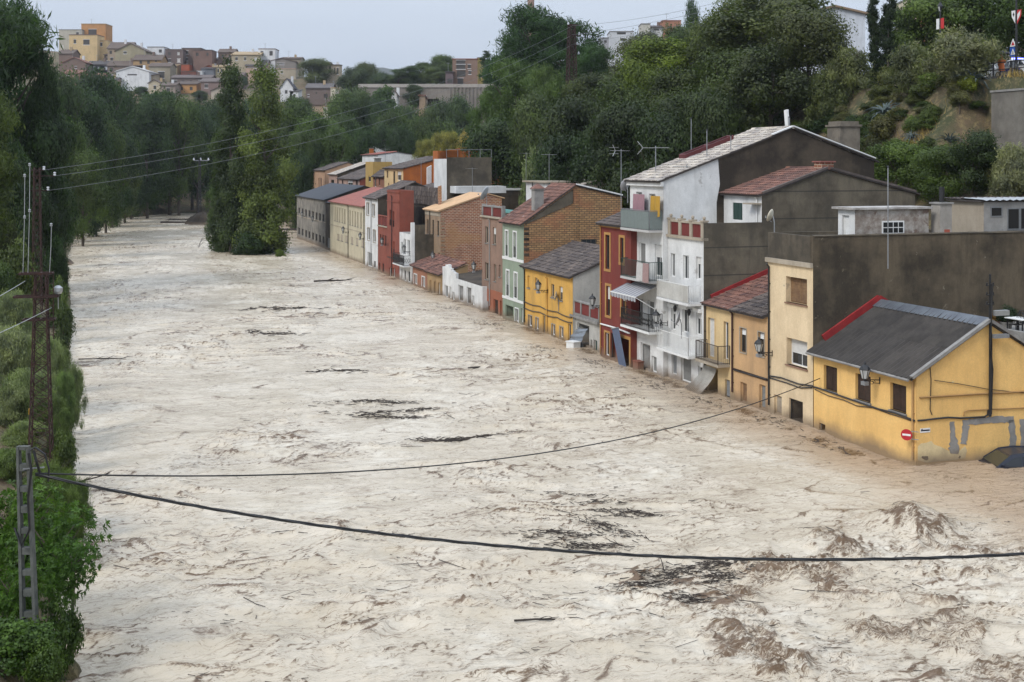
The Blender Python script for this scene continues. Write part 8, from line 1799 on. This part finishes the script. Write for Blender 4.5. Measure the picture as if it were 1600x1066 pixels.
# yard behind the yellow house
x0, x1 = H18.x0 + .05, H18.x1 + 2; y0 = H18.yo + 2 * H18.G(1543.5, 505.5)[0] + .4; zt = at(1575, 700).z
_, zt = on_y(1590, 524, y0 + .6); o = thing('yard_terrace', 'raised cement yard behind the warm yellow house', 'terrace', row(x0, y0, 0), RANG); MB().box(0, x1 - x0, 0, 16.3 - y0, -1, zt).build('floor', CONC, o); MB().box(0, x1 - x0, 0, .2, zt + .003, zt + .3).build('kerb', CONC, o)
def yard(px, py, dy): x, _ = on_y(px, py, y0 + dy); return row(x, y0 + dy, zt)
q = yard(1572, 520, 1.2); tree('shrub', q.x, q.y, 1.0, 1.7, (.018, .032, .018), 'dark potted plant in the yard behind the yellow house', z=zt + .25, name='potted_plant', cat='plant')
q = yard(1558, 520, 1.0); tree('shrub', q.x, q.y, .7, .9, (.14, .08, .03), 'small plant with orange blossoms in the yard by the service mast', z=zt + .2, name='potted_plant', cat='plant')
for (px, lab) in ((1572, 'grey plant pot of the dark plant in the yard'), (1558, 'terracotta plant pot beside the service mast')): q = yard(px, 520, 1.2 if px == 1572 else 1.0); o = thing('plant_pot', lab, 'pot', q); MB().lathe([(0, 0), (.22, 0), (.3, .38), (.26, .38), (.24, .34), (0, .34)], n=12).build('pot', CONC if px == 1572 else T_RED, o); MB().lathe([(.29, .36), (.33, .37), (.33, .42), (.29, .43)], n=12).build('rim', CONC if px == 1572 else T_RED, o)
q = yard(1594, 520, 1.0); o = thing('garden_table', 'white garden table in the yard at the right picture edge', 'table', q, RANG); MB().box(-.6, .6, -.4, .4, .70, .74).build('table_top', WHITEP, o)
for (x, y) in ((-.5, -.3), (.5, -.3), (-.5, .3), (.5, .3)): MB().box(x - .025, x + .025, y - .025, y + .025, .0, .698).build('leg', BLACKM, o)
for k, (px, dy, lab) in enumerate(((1588, .8, 'black iron garden chair left of the white garden table'), (1602, 1.6, 'black iron garden chair behind the white garden table'))):
    q = yard(px, 520, dy); o = thing('garden_chair', lab, 'chair', q, RANG + k * 1.5, 'iron garden chairs in the yard'); MB().box(-.22, .22, -.22, .22, .44, .47).build('seat', BLACKM, o)
    m = MB(); m.tube([(-.22, .2, .47), (-.22, .24, .85), (-.1, .26, 1.02), (.1, .26, 1.02), (.22, .24, .85), (.22, .2, .47)], .02, 5)
    for t in (-.1, 0, .1): m.bar((t, .22, .47), (t, .25, 1.0), .02)
    m.build('backrest', BLACKM, o)
    for (x, y) in ((-.2, -.2), (.2, -.2), (-.2, .2), (.2, .2)): MB().bar((x, y, 0), (x, y, .44), .025).build('leg', BLACKM, o)
# ---------------------------------------------------------------- driftwood and debris on the flood
def twig_field(label, name, areas, n, seed, lmin=.15, lmax=.7, ww=.018, lift=.03, mat=None):
    """many small twigs lying on the water, inside ellipses given as (px, py, along, across, turn)"""
    g = np.random.default_rng(seed); C_, A_, L_, W_ = [], [], [], []
    for (px, py, ra, rb, turn, k) in areas:
        c = at(px, py); m = int(n * k)
        u, v = g.normal(size=m) * .5, g.normal(size=m) * .5
        ca, sa = math.cos(turn), math.sin(turn); x, y = c.x + u * ra * ca - v * rb * sa, c.y + u * ra * sa + v * rb * ca
        C_.append(np.stack([x, y], 1)); A_.append(turn + g.normal(size=m) * .5); L_.append(g.uniform(lmin, lmax, m)); W_.append(g.uniform(.6, 1.5, m) * ww)
    C, A, L, W_ = np.concatenate(C_), np.concatenate(A_), np.concatenate(L_), np.concatenate(W_)
    dx, dy = C[:, 0] - RO.x, C[:, 1] - RO.y; xr, yr = dx * RX.x + dy * RX.y, dx * RY.x + dy * RY.y
    z = flood(xr, yr)[0] * np.clip(1.25 + xr / 420, .5, 1.1) - .12 + lift
    d = np.stack([np.cos(A), np.sin(A), g.normal(size=len(A)) * .12], 1); s_ = np.stack([-np.sin(A), np.cos(A), np.zeros(len(A))], 1); p = np.stack([C[:, 0], C[:, 1], z], 1); h = np.array([0, 0, 1.0])
    a, b = p - d * L[:, None] / 2, p + d * L[:, None] / 2; w_ = W_[:, None]
    V = np.stack([a - s_ * w_, a + s_ * w_, a + h * w_ * 1.6, b - s_ * w_ * .6, b + s_ * w_ * .6, b + h * w_], 1).reshape(-1, 3); i = np.arange(len(A))[:, None] * 6
    Q = np.concatenate([i + np.array([[0, 3, 5, 2]]), i + np.array([[2, 5, 4, 1]]), i + np.array([[1, 4, 3, 0]])], 0)
    o = add(name, np_mesh(name, V, Q, mat or DARKWOOD, {'rnd': ('FACE', np.tile(g.uniform(size=len(A)), 3))}, smooth=False), None, 'stuff'); tag(o, label, 'debris'); return o
twig_field('dark hooked raft of twigs drifting above the low cable in mid river', 'debris_raft', [(985, 800, 1.8, .5, -.25, 1), (950, 822, 1.9, .5, -.9, 1.1), (880, 838, 1.6, .5, .1, 1), (920, 852, 1.6, .45, 0, 1), (905, 770, 1.6, .3, 0, .25), (940, 782, 1.8, .3, 0, .3)], 150, 1, .08, .4, .011)
twig_field('broad dark raft of twigs drifting just below the low cable', 'debris_raft', [(1010, 908, 1.2, .45, .35, 1), (1045, 893, 1.1, .4, .4, 1), (1110, 884, 1.2, .5, 0, 1), (1125, 900, .8, .5, .2, .8), (1085, 935, .7, .35, .1, .6), (1060, 925, .6, .3, 0, .3), (1140, 880, .7, .4, .1, .5)], 150, 2, .07, .36, .010)
twig_field('loose raft of branches drifting in the middle of the river', 'debris_raft', [(590, 628, 2.4, .7, .2, 1), (600, 648, 2.6, .6, 0, 1), (640, 640, 2, .5, .4, .5), (705, 685, 2.6, .35, .1, .5), (740, 682, 1.8, .3, .2, .4)], 110, 3, .12, .6, .016)
twig_field('small dark debris patch drifting upstream of the middle raft', 'debris_raft', [(440, 483, 3.2, .9, .1, 1), (425, 520, 2.4, .9, 0, .6), (530, 580, 2, .6, .2, .4)], 90, 4, .2, .9, .026)
twig_field('debris collecting against the house fronts', 'debris_raft', [(640, 452, 5, 1.2, 2.0, .6), (700, 478, 4, 1.2, 1.9, .6), (760, 505, 4, 1.2, 1.9, .6), (850, 545, 3, 1.0, 1.9, .5), (930, 565, 2.5, .9, 1.9, .5), (1020, 600, 2.2, .8, 1.9, .5), (1110, 625, 2, .8, 1.9, .4), (1200, 655, 2, .7, 1.9, .4), (1290, 690, 1.6, .6, 1.9, .25)], 110, 5, .08, .4, .014)
rr = random.Random(8); ar = []
for k in range(150):
    py = 345 + (1060 - 345) * rr.random() ** 1.15; lo = 110; hi = 138 + (py - 255) / .3635 - 40; px = rr.uniform(lo, min(1590, hi)); s_ = rr.uniform(.4, 1.8); ar.append((px, py, s_, s_ * .3, rr.gauss(0.1, .5), rr.uniform(.3, 1.2)))
twig_field('scattered twigs and reeds floating all over the flood', 'floating_twigs', ar, 6, 6, .06, .32, .008)
ar = []
for k in range(48):
    py = 400 + 640 * rr.random() ** 1.2; px = rr.uniform(115, min(1580, 138 + (py - 255) / .3635 - 60)); ar.append((px, py, 1.2, .5, rr.gauss(.1, .3), rr.choice([1, 1, 2, 3])))
twig_field('single longer branches drifting here and there on the flood', 'floating_branches', ar, 1, 16, .3, 1.1, .011)
twig_field('twigs caught in the boiling waves at the lower right', 'floating_twigs', [(1250, 880, 2.5, 1.2, 0, 1), (1200, 980, 2.2, 1.2, .3, 1), (1380, 900, 3, 1.5, 0, 1), (1480, 960, 3, 2, 0, 1), (1330, 1000, 2.5, 1.5, .2, 1), (1425, 822, .7, .5, 1, .5)], 26, 7, .05, .2, .007)
def log(label, px, py, L, r, turn, branches=3, seed=1, z=.02, pitch=0):
    c = at(px, py); o = thing('drift_log', label, 'driftwood', (c.x, c.y, wz(c) + z), turn, 'pieces of driftwood on the flood'); r_ = random.Random(seed); o.rotation_euler = (0, pitch, turn)
    MB().tube([(-L / 2, 0, 0), (-L * .2, r_.uniform(-.1, .1), .03), (L * .2, r_.uniform(-.15, .15), .02), (L / 2, 0, .05)], [r, r * .9, r * .7, r * .25], 7).build('stem', DARKWOOD, o)
    for k in range(branches): x = r_.uniform(-.2, .4) * L; a = r_.uniform(-1.2, 1.2); l = L * r_.uniform(.15, .35); MB().tube([(x, 0, .02), (x + l * .6, math.sin(a) * l * .6, l * .25), (x + l, math.sin(a) * l, l * r_.uniform(.1, .5))], [r * .5, r * .35, r * .1], 5).build('branch', DARKWOOD, o)
    return o
log('long dark trunk lying in the water before the mud mound', 285, 348, 9, .35, .08, 4, 1); log('forked stick standing up out of the water left of the river poplars', 313, 386, 2.6, .06, 1.2, 3, 2, .5, -1.0); log('long thin branch drifting in mid river above the upper cable', 700, 687, 2.6, .05, .12, 4, 3); log('small forked branch poking up by the lower raft', 1030, 885, .6, .02, 2.0, 3, 4, .1, -.5); log('branch sticking out of the hooked raft', 960, 848, .7, .02, 2.6, 2, 5, .08, -.25); log('thin pole drifting left of the boiling waves', 1165, 970, .9, .02, 0.05, 0, 6); log('thin dark branch drifting near the picture bottom', 860, 968, 2.0, .03, .1, 3, 7); log('branch floating near the left bank opposite the rusty pylon', 160, 560, 3, .05, .05, 3, 8); log('dark branch drifting in front of the red tower house', 520, 440, 4, .10, .3, 3, 9)
log('broken branch snagged at the water edge behind the rusty pylon', 88, 402, 4.0, .14, -.5, 6, 10, .5, -.12); log('bare branches stranded beside the concrete pole', 140, 757, 1.6, .035, .3, 7, 11, .35, -.2); log('twiggy branch stranded below the bright willow', 125, 800, 1.0, .03, -.2, 6, 12, .2)
log('tiny dark wood piece put in for the bird over mid river', 741, 573, .9, .10, .6, 1, 14)  # added in place of a bird flying above the water
# mud mounds and wreckage
def mound(label, px, py, rx, ry, h, mat, turn=0, name='mud_mound'):
    c = at(px, py); m = MB(); n, k = 18, 6; r_ = random.Random(int(px)); prev = None
    for j in range(k + 1):
        t = j / k; ring = [(c.x + rx * (1 - t) ** .6 * math.cos(6.283 * i / n + turn) * (1 + .15 * math.sin(i * 2.3)), c.y + ry * (1 - t) ** .6 * math.sin(6.283 * i / n + turn) * (1 + .15 * math.cos(i * 1.7)), -.4 + (h + .4) * t ** .8 + r_.uniform(-.08, .08) * h) for i in range(n)]
        if prev:
            for i in range(n): m.face([prev[i], prev[(i + 1) % n], ring[(i + 1) % n], ring[i]])
        prev = ring
    tag(m.build(name, mat, None, None, True), label, 'mound', 'mud mounds'); return m
mound('dark root-tangled mud mound at the foot of the utility pole', 318, 350, 3.6, 2.6, 2.6, SOOT); mound('brown bank of mud and wreckage beyond the river poplars', 452, 345, 8, 5, 1.8, EARTH); mound('dark mud lump at the water edge behind the rusty pylon', 88, 412, 2.2, 2.6, 1.2, SOOT); mound('brown mud lump at the left bank beside the willows', 88, 512, 1.1, .9, .7, EARTH); mound('brown mud slope at the foot of the concrete pole', 78, 1050, .8, .7, .7, EARTH)
twig_field('wreckage and branches washed up beyond the river poplars', 'debris_raft', [(452, 362, 5, 1.6, .2, 1.4), (440, 338, 6, 3, 0, 1), (456, 350, 5, 3, 0, 1), (300, 346, 5, 1, .1, .6)], 180, 9, .4, 2.0, .06, .5)
# ---------------------------------------------------------------- damp air between the camera and the far hills
hz = bpy.data.materials.new('haze'); hz.use_nodes = True; t = hz.node_tree; t.nodes.clear()
o_ = t.nodes.new('ShaderNodeOutputMaterial'); v_ = t.nodes.new('ShaderNodeVolumePrincipled')
v_.inputs['Color'].default_value = (.86, .91, 1.0, 1); v_.inputs['Density'].default_value = .0001; v_.inputs['Anisotropy'].default_value = .2
t.links.new(v_.outputs[0], o_.inputs['Volume'])
MB().box(-4200, 4200, -2500, 5200, -45, 320).build('haze', hz, None, 'stuff')
